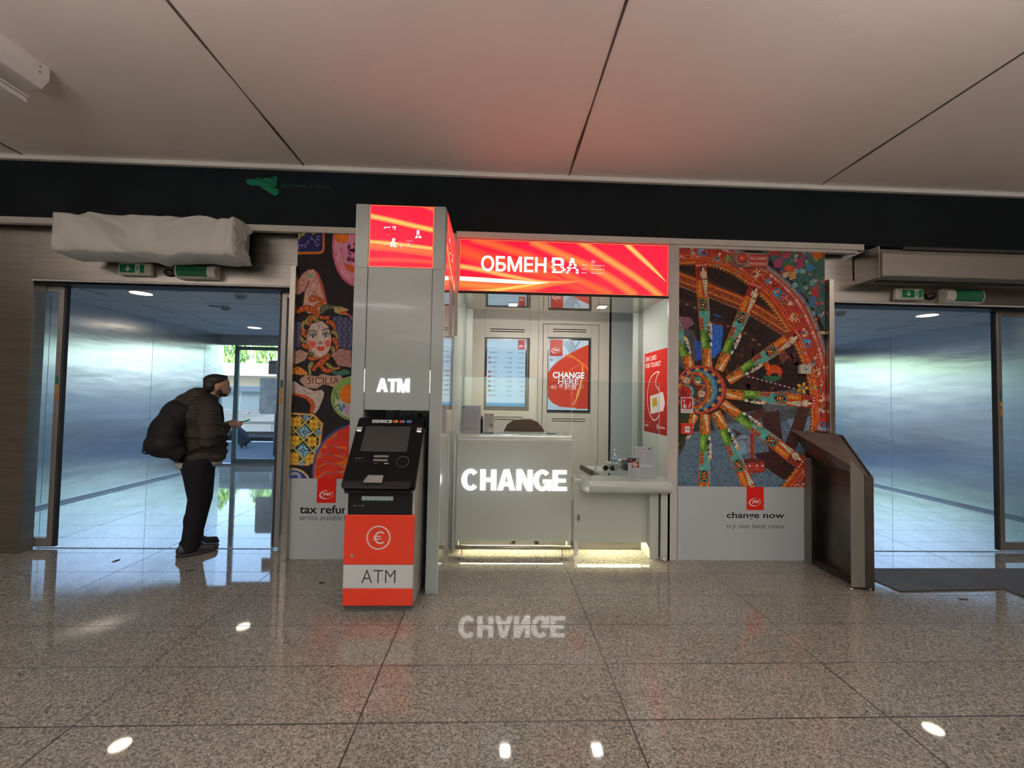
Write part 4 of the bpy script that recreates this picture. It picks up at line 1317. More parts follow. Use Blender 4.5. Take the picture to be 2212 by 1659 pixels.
for u, ca_, cb_ in ((0.030, 'C8301E', 'E08A28'), (0.080, 'C84038', '3A8AC8'), (0.130, '2A5CA8', '2A5CA8')):
    card(u-0.022, 0.044, '101012'); ha.ell(u-0.007, 0.514, 0.0115, 0.0115, ca_); ha.ell(u+0.008, 0.514, 0.0115, 0.0115, cb_); ha.ell(u, 0.514, 0.005, 0.008, '8A5A30')
ha.text('RECEIPT', -0.190, -0.145, 0.208, 0.215, '8A8E92'); ha.poly([(-0.138, 0.2085), (-0.130, 0.2085), (-0.134, 0.215)], '8A8E92')
ha.poly([(-0.205, 0.186), (-0.10, 0.186), (-0.10, 0.191), (-0.205, 0.191)], '2A2C2E')
ha.poly([(-0.058, 0.172), (-0.034, 0.172), (-0.034, 0.178), (-0.058, 0.178)], '7A3A44'); ha.poly([(0.012, 0.170), (0.042, 0.170), (0.042, 0.177), (0.012, 0.177)], 'B8BCC0')
A_(ha.build('fascia_print', PRINT))
# camera stub and cable on top of the machine
cm = MB(); cm.cyl((-0.585, 3.24, 1.268), (-0.585, 3.24, 1.315), 0.017, n=18)
A_(cm.build('camera_stub', BLACK))
cb = MB(); cb.tube([(-0.73, 3.25, 1.275), (-0.70, 3.27, 1.300), (-0.67, 3.25, 1.278), (-0.64, 3.23, 1.305), (-0.61, 3.25, 1.280), (-0.585, 3.24, 1.285)], 0.004, 6)
A_(cb.build('cable', BLACK))

# ================================================================== SMALL THINGS ON THE COUNTERS
def acrylic_stand(name, label, cat, loc, w, h, lean, rotz, art_fn, group=None, pocket=False):
    """clear holder with a printed sheet; origin at the foot, sheet faces the viewer"""
    e = empty(name, label, cat, group, loc)
    e.rotation_euler = (0, 0, rotz)
    up = Vector((0, math.sin(lean), math.cos(lean)))
    F = Frame((-w/2, 0.0, 0.002), (1, 0, 0), up)
    b = MB()
    b.loft([[F.at(0, 0, hh), F.at(w, 0, hh), F.at(w, h, hh), F.at(0, h, hh)] for hh in (-0.003, 0.003)])
    b.box(-w/2, w/2, -0.05, 0.003, 0.0, 0.002)
    b.build('clear_holder', ACRYLIC, e)
    a = Art(F, (0, w, 0, h), base=0.0005)
    art_fn(a, w, h)
    a.build('printed_sheet', PRINT, e)
    bk = MB(); bk.loft([[F.at(0.002, 0.002, hh), F.at(w-0.002, 0.002, hh), F.at(w-0.002, h-0.002, hh), F.at(0.002, h-0.002, hh)] for hh in (0.0, 0.0004)])
    bk.build('paper', mat('paper_white', 'C2C2C6', 0.6), e)
    return e
def text_lines(a, x0, x1, z0, z1, n, c='6A6A74', ragged=0.12, hh=0.35):
    p = (z1-z0)/n
    for i in range(n):
        xe = x1-(x1-x0)*ragged*random.random()
        x = x0
        while x < xe-0.004:
            w_ = random.uniform(0.004, 0.014)
            a.poly([(x, z0+i*p), (min(x+w_, xe), z0+i*p), (min(x+w_, xe), z0+i*p+p*hh), (x, z0+i*p+p*hh)], c, up=False)
            x += w_+0.0025
    a.h += a.step
def sheet_a(a, w, h):
    a.poly([(0, 0), (w, 0), (w, h), (0, h)], '9C9BA6')
    a.poly([(0.015, h-0.028), (0.032, h-0.028), (0.032, h-0.010), (0.015, h-0.010)], '4A4048')
    a.text('SERVICES AND FEES', 0.05, w-0.05, h-0.045, h-0.037, '6E6D78')
    text_lines(a, 0.015, w-0.015, 0.075, h-0.055, 26, '85848F')
    text_lines(a, 0.015, w-0.015, 0.03, 0.065, 5, '74737E')
acrylic_stand('notice_stand', 'grey printed price notice upright on the left end of the tall counter', 'notice', (-0.235, 3.99, 1.1005), 0.188, 0.262, rad(3), 0, sheet_a)
def sheet_b(a, w, h):
    a.poly([(0, 0), (w, 0), (w, h), (0, h)], 'A09C9C')
    a.ell(w*0.85, h-0.013, 0.008, 0.008, 'B02A24')
    a.poly([(0.004, h-0.040), (w-0.004, h-0.040), (w-0.004, h-0.034), (0.004, h-0.034)], '8C8888')
    text_lines(a, 0.006, w*0.8, h*0.42, h*0.78, 5, '88848A')
    a.poly([(w*0.45, 0.012), (w*0.95, 0.012), (w*0.9, 0.045), (w*0.80, 0.060), (w*0.62, 0.060), (w*0.55, 0.04)], 'B8B4BA')
    a.ell(w*0.74, 0.078, 0.013, 0.018, '30242A'); a.ell(w*0.72, 0.077, 0.007, 0.011, 'A88C84')
    a.poly([(0, 0), (w, 0), (w, 0.014), (0, 0.010)], '4C4650')
acrylic_stand('leaflet_holder', 'narrow leaflet holder with a seated woman picture on the tall counter', 'leaflet holder', (-0.062, 3.985, 1.1005), 0.092, 0.188, rad(4), 0, sheet_b)
bx_o = bx('black_box', BLACK, -0.150, -0.120, 4.05, 4.12, 1.101, 1.265); tag(bx_o, 'slim upright black device between the two notices on the tall counter', 'device')
def sheet_c(a, w, h):
    a.poly([(0, 0), (w, 0), (w, h), (0, h)], 'B2B4BE')
    a.poly([(w-0.040, h-0.032), (w-0.026, h-0.032), (w-0.026, h-0.012), (w-0.040, h-0.012)], '1E1E22')
    text_lines(a, 0.015, w-0.05, h-0.028, h-0.018, 1, '50525A', 0.0)
    text_lines(a, 0.014, w*0.48, 0.025, h-0.045, 24, '8E909C')
    text_lines(a, w*0.53, w-0.014, 0.025, h-0.045, 24, '8E909C')
acrylic_stand('notice_stand', 'tall grey two column notice leaning on the right end of the low counter ledge', 'notice', (1.43, 3.905, 0.7125), 0.175, 0.292, rad(12), rad(3), sheet_c)
def sheet_d(a, w, h):
    a.poly([(0, 0), (w, 0), (w, h), (0, h)], 'B4B6BE')
    a.poly([(0, h*0.56), (w, h*0.56), (w, h), (0, h)], '3A3238')
    a.poly([(0, h*0.56), (w*0.3, h*0.56), (w*0.5, h*0.8), (0, h*0.78)], 'A8AAB2')
    a.poly([(w*0.42, h*0.60), (w*0.80, h*0.56), (w*0.95, h*0.72), (w*0.7, h*0.86), (w*0.40, h*0.80)], 'C08A76')
    a.poly([(w*0.5, h*0.66), (w*0.8, h*0.64), (w*0.72, h*0.76), (w*0.52, h*0.76)], 'D8B0A0')
    a.poly([(w*0.78, h*0.84), (w*0.95, h*0.84), (w*0.9, h*0.98), (w*0.8, h*0.96)], 'D8D0CC')
    a.ell(w*0.26, h*0.90, 0.012, 0.011, 'C82A22')
    text_lines(a, 0.010, w-0.012, h*0.06, h*0.50, 7, '80828C')
acrylic_stand('leaflet_holder', 'small leaflet holder with photo of hands, in front on the low counter ledge', 'leaflet holder', (1.278, 3.80, 0.7125), 0.102, 0.196, rad(8), rad(-3), sheet_d)

# water bottle
bt = empty('water_bottle', 'clear plastic water bottle on the clerk desk', 'bottle', loc=(1.215, 4.20, 0.7375))
PETM = mat('clear_pet', (0.93, 0.96, 0.98), 0.05, trans=0.92)
b = MB(); b.lathe((0, 0, 0), [(0.026, 0.0), (0.031, 0.006), (0.031, 0.05), (0.029, 0.055), (0.031, 0.06), (0.031, 0.125), (0.029, 0.135), (0.022, 0.155), (0.013, 0.172), (0.012, 0.185)], 24)
b.build('bottle_body', PETM, bt)
b = MB(); b.lathe((0, 0, 0), [(0.0318, 0.085), (0.0318, 0.125)], 24); b.build('bottle_label', mat('label_pale_blue', '8FA5B5', 0.5), bt)
b = MB(); b.lathe((0, 0, 0), [(0.0145, 0.186), (0.0145, 0.203), (0.013, 0.206)], 20); b.build('bottle_cap', mat('cap_white', 'D8E0E6', 0.4), bt)
# sunglasses folded on the desk
sg = empty('sunglasses', 'dark sunglasses lying on the desk in front of the water bottle', 'sunglasses', loc=(1.135, 4.12, 0.7455))
for s_ in (-1, 1):
    b = MB(); b.lathe((s_*0.034, 0, 0.020), [(0.024, -0.003), (0.027, 0.0), (0.024, 0.003)], 20, 'y'); b.build('lens', BLACK_GLOSS, sg)
    b = MB(); b.tube([(s_*0.060, 0.0, 0.028), (s_*0.066, 0.02, 0.024), (s_*0.02, 0.045, 0.010), (-s_*0.03, 0.05, 0.008)], 0.0035, 6); b.build('temple_arm', mat('tortoise_brown', (0.03, 0.015, 0.01), 0.2), sg)
b = MB(); b.tube([(-0.012, 0, 0.028), (0, -0.003, 0.032), (0.012, 0, 0.028)], 0.003, 6); b.build('bridge', mat('tortoise_brown', (0.03, 0.015, 0.01), 0.2), sg)
# card terminal behind the leaflet
b = MB(); b.prism([(4.17, 0.738), (4.17, 0.80), (4.26, 0.835), (4.28, 0.738)], 'x', 1.30, 1.385)
o = b.build('card_terminal', mat('terminal_dark', (0.03, 0.03, 0.032), 0.3), bevel=0.008); tag(o, 'dark payment terminal on the desk behind the small leaflet holder', 'terminal')
b = MB(); b.lathe((0, 0, 0), [(0.02, -0.045), (0.02, 0.045)], 20, 'x')
o = b.build('paper_roll', mat('paper_white2', 'E0DCD4', 0.6)); o.location = (1.315, 4.31, 0.8103); tag(o, 'white paper roll on the small raised shelf of the desk', 'paper roll')
# office chair behind the tall counter
oc = empty('office_chair', 'brown office chair whose rounded back shows above the tall counter', 'chair', loc=(0.31, 4.30, 0))
O_ = lambda o: parent_keep(o, oc)
BROWN = mat('brown_leather', (0.075, 0.032, 0.014), 0.45)
prof = [(0.075, 0.72), (0.06, 0.95), (0.075, 1.07), (0.12, 1.165), (0.19, 1.22), (0.27, 1.232), (0.37, 1.232), (0.44, 1.20), (0.50, 1.13), (0.535, 1.04), (0.55, 0.95), (0.54, 0.72)]
b = MB()
n = len(prof); ccx, ccz = 0.31, 0.95
b.loft([[(ccx+(p[0]-ccx)*s, y, ccz+(p[1]-ccz)*s) for p in prof] for y, s in ((4.335, 0.90), (4.33, 0.97), (4.345, 1.0), (4.375, 1.0), (4.39, 0.96))])
O_(b.build('backrest', BROWN, bevel=0.008, seg=3))
b = MB(); b.box(0.08, 0.54, 4.08, 4.34, 0.44, 0.53); O_(b.build('seat', BROWN, bevel=0.03, seg=3))
b = MB(); b.cyl((0.31, 4.20, 0.10), (0.31, 4.20, 0.44), 0.028, n=14); O_(b.build('gas_lift', CHROME))
for i in range(5):
    t = 2*PI*i/5+0.3
    b = MB(); b.tube([(0.31, 4.20, 0.11), (0.31+0.2*math.cos(t), 4.20+0.2*math.sin(t), 0.062)], [0.022, 0.014], 8)
    lg = O_(b.build('base_spoke', BLACK))
    b = MB(); b.ball((0.31+0.2*math.cos(t), 4.20+0.2*math.sin(t), 0.026), 0.026, 10, 8); O_(b.build('castor', BLACK))
b = MB(); b.box(0.28, 0.34, 4.34, 4.37, 0.48, 0.75); O_(b.build('back_bar', BLACK))
# pens and slips near the right end of the tall counter
b = MB(); b.tube([(0.50, 4.06, 1.1055), (0.60, 4.05, 1.1055)], [0.005, 0.003], 8); o = b.build('green_pen', mat('pen_green', (0.03, 0.14, 0.08), 0.3)); tag(o, 'dark green pen lying at the right end of the tall counter', 'pen')
b = MB(); b.loft([[(0.585, 4.03, z), (0.66, 4.02, z), (0.665, 4.09, z), (0.59, 4.10, z)] for z in (1.1005, 1.1035)]); o = b.build('paper_slips', mat('paper_white', 'C2C2C6', 0.6)); tag(o, 'small white paper slips lying beside the green pen on the tall counter', 'paper')
o = bx('counter_tray', WHITE, 0.03, 0.47, 4.06, 4.16, 1.1005, 1.108, bevel=0.003); tag(o, 'flat white money tray on the tall counter in front of the brown chair', 'tray')

# sim card poster on the right side wall of the booth
class _PF(Frame):
    def at(self, u, v, h=0.0):      # the poster was measured on a plane 1.6 m to the right; the wall is 1.783 m to the right
        return Frame.at(self, u*KP, 1.45+(v-1.45)*KP, h)
KP = 1.783/1.6
FP = _PF((1.7815, 0, 0), (0, -1, 0), (0, 0, 1))
pa = Art(FP, (-4.43, -3.835, 1.117, 1.943), base=0.0008)
PX = lambda x, y: (-4.43+(x-800)/222*0.595, 1.943-(y-(205-50*(x-800)/222))/((968+55*(x-800)/222)-(205-50*(x-800)/222))*0.826)
pa.tr = PX
pa.tr = None
pa._add([(-4.43, 1.117, *lin('8E1F1C')), (-3.835, 1.117, *lin('8E1F1C')), (-3.835, 1.45, *lin('C62A20')), (-4.43, 1.45, *lin('C62A20'))])
pa._add([(-4.43, 1.45, *lin('C62A20')), (-3.835, 1.45, *lin('C62A20')), (-3.835, 1.943, *lin('CC3026')), (-4.43, 1.943, *lin('CC3026'))])
pa.h += pa.step
pa.text('SIM CARD', -4.40, -4.10, 1.855, 1.905, 'F0E6E2', bold=0.01)
pa.text('FOR TOURIST', -4.40, -3.99, 1.785, 1.833, 'F0E6E2', bold=0.01)
drop = [PX(*q) for q in spline([(952, 390), (915, 395), (870, 440), (845, 520), (832, 620), (838, 720), (862, 810), (900, 865), (935, 850), (955, 805)], 8)]
drop2 = [PX(*q) for q in spline([(952, 390), (930, 430), (918, 480), (918, 520), (940, 555), (962, 600)], 8)]
pa.strip(drop, 0.010, 'F2ECE8'); pa.strip(drop2, 0.010, 'F2ECE8')
pa.poly([PX(*q) for q in ((860, 628), (985, 590), (1004, 700), (990, 778), (870, 805))], 'E6E0DA')
pa.poly([PX(*q) for q in ((878, 645), (935, 630), (940, 740), (882, 748))], 'DCD4CC')
pa.poly([PX(*q) for q in ((884, 655), (928, 640), (934, 722), (886, 735))], 'C2A41C')
pa.text('network powered by', -4.41, -4.26, 1.21, 1.225, 'E0B8B0'); pa.text('Ready!', -4.41, -4.30, 1.165, 1.195, 'F0E6E2', bold=0.02)
pa.text('vodafone', -4.03, -3.88, 1.175, 1.200, 'F0E6E2', bold=0.01); pa.ell(-4.06, 1.187, 0.022, 0.024, 'F0E6E2'); pa.ell(-4.058, 1.185, 0.010, 0.012, '9A221C')
po = pa.build('sim_card_poster', PRINT)
tag(po, 'red SIM CARD FOR TOURIST poster on the right side wall of the booth', 'poster')
b = MB(); b.box(1.7808, 1.7828, 3.835*KP, 4.43*KP, 1.45+(1.117-1.45)*KP, 1.45+(1.943-1.45)*KP); bo = b.build('poster_board', RED_SIGN, po)
# white floor stop beside the kiosk post
b = MB(); b.ball((1.545, 3.735, 0.02), 0.020, 16, 10); o = b.build('door_stop', WHITE); tag(o, 'small round white door stop on the floor by the right kiosk post', 'door stop')

# ================================================================== PRINTED PANELS BESIDE THE KIOSK
GAIN = 1.45       # photo tone to ink tone
# ---------- right panel: painted cart wheel
mr = empty('mural_panel', 'printed panel of a painted cart wheel above a white base reading change now', 'wall panel', loc=(2.37, 3.78, 0))
M_ = lambda o: parent_keep(o, mr)
M_(bx('panel_board', WHITE_MATT, 1.674, 3.068, 3.768, 3.80, 0.0, 2.868))
M_(bx('panel_edge', ALU, 1.668, 1.674, 3.762, 3.80, 0.0, 2.872)); M_(bx('panel_edge', ALU, 1.668, 3.068, 3.762, 3.80, 2.868, 2.874))
FR_ = Frame((0, 3.768, 0))
a = Art(FR_, (1.674, 3.068, 0.668, 2.868), gain=GAIN, base=0.0004, step=0.000006)
a.tr = lambda x, y: on_plane(x, y, 3.768)
P, E_, ST, SP = a.poly, a.ell, a.strip, spline
rnd = random.Random(11)
P([(1450, 520), (1800, 520), (1800, 1080), (1450, 1080)], '241A19')
# paving in the lower part, left strip of masonry, sky between the spokes
P([(1450, 905), (1560, 895), (1800, 900), (1800, 1080), (1450, 1080)], '46596A')
P([(1450, 905), (1560, 895), (1800, 868), (1800, 905), (1450, 920)], '3C4147')
for i in range(9):
    x = 1450+i*38
    ST([(x, 1000-12*(i % 3)), (x+22, 1030), (x+40, 1062)], 1.2, '2E3B48', up=False)
for y in (960, 990, 1020, 1045):
    ST([(1450, y-3), (1560, y+2), (1700, y)], 1.0, '374858', up=False)
a.h += a.step
P([(1466, 700), (1500, 715), (1515, 770), (1480, 800), (1466, 790)], '3B3D42')
P([(1466, 683), (1492, 686), (1500, 700), (1466, 720)], '6B4657')
P([(1540, 678), (1560, 684), (1562, 720), (1556, 760), (1540, 775), (1528, 740)], '2A56A8')
P([(1500, 735), (1518, 738), (1518, 775), (1505, 780)], '26408A')
P([(1480, 880), (1530, 890), (1545, 930), (1466, 935)], '2B2B30')
P([(1640, 850), (1740, 838), (1752, 880), (1650, 890)], '4A4A50')
P([(1700, 905), (1752, 900), (1750, 960), (1720, 960)], '587088')
# underside timbers of the cart
for q, c in (([(1645, 895), (1682, 885), (1692, 960), (1700, 1010), (1668, 990), (1652, 950)], '33201F'),
             ([(1725, 880), (1752, 872), (1735, 935), (1712, 985), (1695, 960)], '3A2422'),
             ([(1600, 905), (1650, 880), (1655, 892), (1612, 925)], '3F2522'),
             ([(1630, 980), (1665, 975), (1750, 1030), (1735, 1050), (1690, 1035), (1640, 1000)], '2E1B1B'),
             ([(1580, 925), (1600, 935), (1625, 970), (1610, 965)], '3A2020')):
    P(q, c)
# second, inner band with scalloped edge
band = SP([(1455, 596), (1500, 612), (1550, 632), (1600, 652), (1650, 680), (1700, 712), (1735, 742)], 6)
ST(band, 34, '7C3A20', ('5A2418', '3A201A'))
ST([(x, y-9) for x, y in band], 5, 'A85A26'); ST([(x, y+7) for x, y in band], 3, 'A86A34')
for i in range(0, len(band)-1, 1):
    x, y = band[i]
    E_(x, y+16, 4.6, 3.6, '8A6A50', a0=0, a1=180, n=8, up=False)
a.h += a.step
for i in range(0, len(band)-1, 1):
    x, y = band[i]
    E_(x, y+15.2, 3.4, 2.4, '3A241C', a0=0, a1=180, n=8, up=False)
a.h += a.step
# third dark band (lower board)
b3 = SP([(1455, 640), (1500, 656), (1540, 690), (1590, 700), (1640, 735)], 6)
ST(b3, 18, '2C1C1A', ('38241E', '201614')); 
for i in range(0, len(b3), 2): E_(b3[i][0], b3[i][1]+9, 4, 2.4, '6A4C3E', n=8, up=False)
a.h += a.step
# dim shapes seen through the wheel: horse, face, rider bits
for _ in range(60):
    x, y = rnd.uniform(1570, 1745), rnd.uniform(735, 860)
    E_(x, y, rnd.uniform(3, 10), rnd.uniform(2, 6), rnd.choice(['3A1E1E', '2E1A20', '43211C', '2A2026', '4A2624', '241A24']), rot=rnd.uniform(0, 180), n=10, up=False)
a.h += a.step
E_(1660, 805, 24, 20, '1E1A1C')
P([(1648, 812), (1685, 812), (1690, 818), (1668, 826), (1652, 820)], '2A5238')
P([(1650, 785), (1658, 780), (1664, 790), (1676, 788), (1688, 794), (1690, 806), (1684, 816), (1680, 806), (1668, 806), (1662, 812), (1654, 808), (1658, 800), (1652, 798)], 'A23E1C')
P([(1655, 790), (1662, 786), (1664, 800), (1658, 802)], 'C05224')
E_(1692, 770, 9, 12, '5A3426'); P([(1698, 766), (1706, 772), (1698, 776)], '6E4030'); P([(1686, 776), (1694, 786), (1688, 788)], '4A2A22')
for i in range(24):
    t = i/23
    E_(1612+t*112, 812+t*30, 2.3, 1.4, ('C8A8C0' if i % 2 else '4A2848'), rot=15, n=8, up=False)
a.h += a.step
# rim of the big wheel
inner = [(1440, 570), (1466, 571), (1500, 570), (1540, 575), (1585, 592), (1620, 617), (1655, 650), (1685, 690), (1712, 735), (1735, 785), (1748, 830), (1753, 880), (1752, 930), (1745, 965), (1725, 1005), (1690, 1050), (1670, 1080)]
outer = [(1430, 505), (1466, 504), (1540, 515), (1600, 541), (1654, 570), (1709, 613), (1746, 656), (1772, 713), (1790, 770), (1800, 830), (1802, 880), (1802, 930), (1796, 990), (1780, 1030), (1760, 1080), (1740, 1100), (1720, 1120)]
iN, oN = SP(inner, 6), SP(outer, 6)
for i in range(len(iN)-1):
    P([iN[i], iN[i+1], oN[i+1], oN[i]], '8E3226' if i % 7 else '8A3024', up=False)
a.h += a.step
mid = lambda t: [(p[0]+(q[0]-p[0])*t, p[1]+(q[1]-p[1])*t) for p, q in zip(iN, oN)]
ST(mid(0.06), 9, 'B0561E', ('8A3A1A', '8A3A1A')); ST(mid(0.20), 3, 'B4562A'); ST(mid(0.02), 2.5, 'B08A4A')
ST(mid(0.80), 5, 'A8442C')
ST(mid(0.94), 9, '6E6A70', ('8A868C', '4A484E'))
for i, (x, y) in enumerate(mid(0.0)):
    E_(x, y, 4.4, 3.4, 'A86E3A', rot=i*4, n=10, up=False)
a.h += a.step
for i, (x, y) in enumerate(mid(-0.03)):
    E_(x, y, 3.0, 2.0, '4A2A1C', rot=i*4, n=10, up=False)
a.h += a.step
bead = mid(0.76)
for i in range(0, len(bead)-1):
    x, y = bead[i]; x2, y2 = bead[i+1]
    c = ('B08A88', '9A6058', '8A5A50', 'C0A8A0')[i % 4]
    ST([(x+(x2-x)*0.1, y+(y2-y)*0.1), (x+(x2-x)*0.7, y+(y2-y)*0.7)], 5.5, c, up=False)
    E_(x, y, 1.6, 1.6, 'C8B8B4', n=6, up=False)
a.h += a.step
# painted scrolls along the rim: commas, leaves, rosettes
def scroll(x, y, r, c, cb, rot=0):
    E_(x, y, r, r, cb, n=20)
    E_(x, y, r*0.72, r*0.72, '7E2C22', n=20)
    ST(arc(x, y, r*0.55, r*0.55, rot, rot+230, 10), [r*0.1+r*0.05*i for i in range(11)], c)
    E_(x+r*0.5*math.cos(rad(rot+230)), y+r*0.5*math.sin(rad(rot+230)), r*0.28, r*0.28, c, n=12)
    for k_ in range(3):
        t = rad(rot+60+k_*40)
        E_(x+r*1.15*math.cos(t), y+r*1.15*math.sin(t), r*0.26, r*0.17, c, rot=rot+60+k_*40, n=10, up=False)
    a.h += a.step
def leafs(x, y, l, rot, c, n=4):
    for k_ in range(n):
        t = rad(rot-24+k_*48/max(n-1, 1))
        ST([(x, y), (x+l*0.5*math.cos(t), y+l*0.5*math.sin(t)), (x+l*math.cos(t+0.25), y+l*math.sin(t+0.25))], [l*0.10, l*0.20, 0.5], c, up=False)
    a.h += a.step
scr = mid(0.45)
cols = [('C2B4AC', 'B4562C'), ('6A94B8', '3E78A4'), ('7C9A50', '5E7E34'), ('C2B4AC', 'B4562C'), ('2F86B8', '2A6E9A'), ('C8BCB0', 'B4562C'), ('3E86AA', '2C6C94'), ('BCA888', '9A6A2A')]
for k_, i in enumerate(range(5, len(scr)-4, 7)):
    x, y = scr[i]
    c, cb = cols[k_ % 8]
    scroll(x, y, 9.5, c, cb, rot=k_*75)
    x2, y2 = scr[min(i+4, len(scr)-1)]
    leafs(x2, y2, 15, k_*70+40, cols[(k_+3) % 8][0])
    E_(x2+4, y2-5, 3, 3, 'C8B8A8', n=10)
# small brush curls between the scrolls
for _ in range(150):
    t_ = rnd.uniform(0.16, 0.70); i_ = rnd.randrange(2, len(iN)-3)
    p_, q2 = iN[i_], oN[i_]
    x, y = p_[0]+(q2[0]-p_[0])*t_+rnd.uniform(-3, 3), p_[1]+(q2[1]-p_[1])*t_+rnd.uniform(-3, 3)
    r2, a0_ = rnd.uniform(2.5, 6.0), rnd.uniform(0, 360)
    ST(arc(x, y, r2, r2, a0_, a0_+rnd.uniform(120, 240), 7), [0.4, 1.0, 1.6, 2.0, 1.8, 1.4, 0.9, 0.4], rnd.choice(['C0A898', 'C2612C', 'C8B4A8', '6A9040', '3A84A8', 'B4882E', '5A1A16', '4A1512', '94482A']), up=False)
a.h += a.step
# white outlined vine
ST(mid(0.30)[3:-6], 1.6, 'C26A3A')
# top-right corner scene: many small painted figures on teal
corner = [(1655, 520), (1800, 520), (1800, 735)]
P([(1640, 538), (1700, 520), (1800, 520), (1800, 760), (1776, 700), (1746, 648), (1709, 604), (1672, 572)], '35524E')
for _ in range(130):
    x = rnd.uniform(1655, 1780); y = rnd.uniform(535, 720)
    # keep outside the wheel
    if (x-1500)**2/275.0**2+(y-835)**2/305.0**2 < 1.06: continue
    E_(x, y, rnd.uniform(2, 6), rnd.uniform(3, 9), rnd.choice(['3E6C6A', '4C7A6E', '7A3A46', '8A6A4A', '2A4C6A', '6E8A6A', '9A4A3A', '6A8A90', '20302E', 'A06A78', 'B09A7A', '355A34']), rot=rnd.uniform(0, 180), n=9)
for q, c in (([(1672, 562), (1688, 556), (1690, 575), (1672, 580)], '8A3A5A'), ([(1694, 540), (1710, 545), (1704, 560), (1692, 556)], '8E3E52'), ([(1722, 560), (1738, 555), (1732, 578), (1720, 582)], '8A3454'),
             ([(1750, 628), (1766, 612), (1768, 640), (1756, 650)], '8A2E34'), ([(1748, 640), (1762, 640), (1758, 665), (1746, 660)], '34587E'), ([(1700, 580), (1716, 576), (1720, 600), (1706, 606)], 'A87A50'),
             ([(1690, 582), (1702, 572), (1715, 576), (1716, 586), (1700, 588)], '9E3E26'), ([(1740, 575), (1752, 570), (1760, 578), (1756, 585), (1742, 585)], '2A6688'), ([(1748, 535), (1778, 540), (1776, 560), (1756, 556)], 'A0521E'),
             ([(1655, 536), (1690, 530), (1686, 545), (1664, 556)], '7A2A20')):
    P(q, c)
ST(SP([(1650, 560), (1672, 548), (1690, 552), (1706, 538), (1730, 548), (1740, 556)], 5), 5, '7E2A3A')
for i in range(7):
    E_(1662+i*5, 540-i*0.7, 1.8, 5, 'B89A80', rot=10*i, n=8, up=False)
a.h += a.step
# lantern standing on the paving
E_(1606, 960, 21, 22, '5E6E84'); E_(1606, 960, 18.5, 19.5, '6E7686', c2='4E5C70'); E_(1600, 965, 9, 14, '6A8298')
ST(arc(1606, 958, 20, 21, 180, 360, 18), 1.2, '2A2830'); ST([(1586, 953), (1606, 948), (1628, 952)], 1.0, '2A2830')
P([(1620, 936), (1629, 936), (1628, 1000), (1620, 1000)], '7A2E22')
E_(1626, 997, 24, 7, '4A221E'); P([(1604, 1000), (1650, 997), (1652, 1014), (1602, 1016)], '742A24'); E_(1627, 1015, 27, 7, '6E2822'); E_(1627, 1011, 26, 6, '842E24')
for x in (1619, 1635, 1647): E_(x, 1006, 2.6, 2.6, 'B4A8B8', n=4)
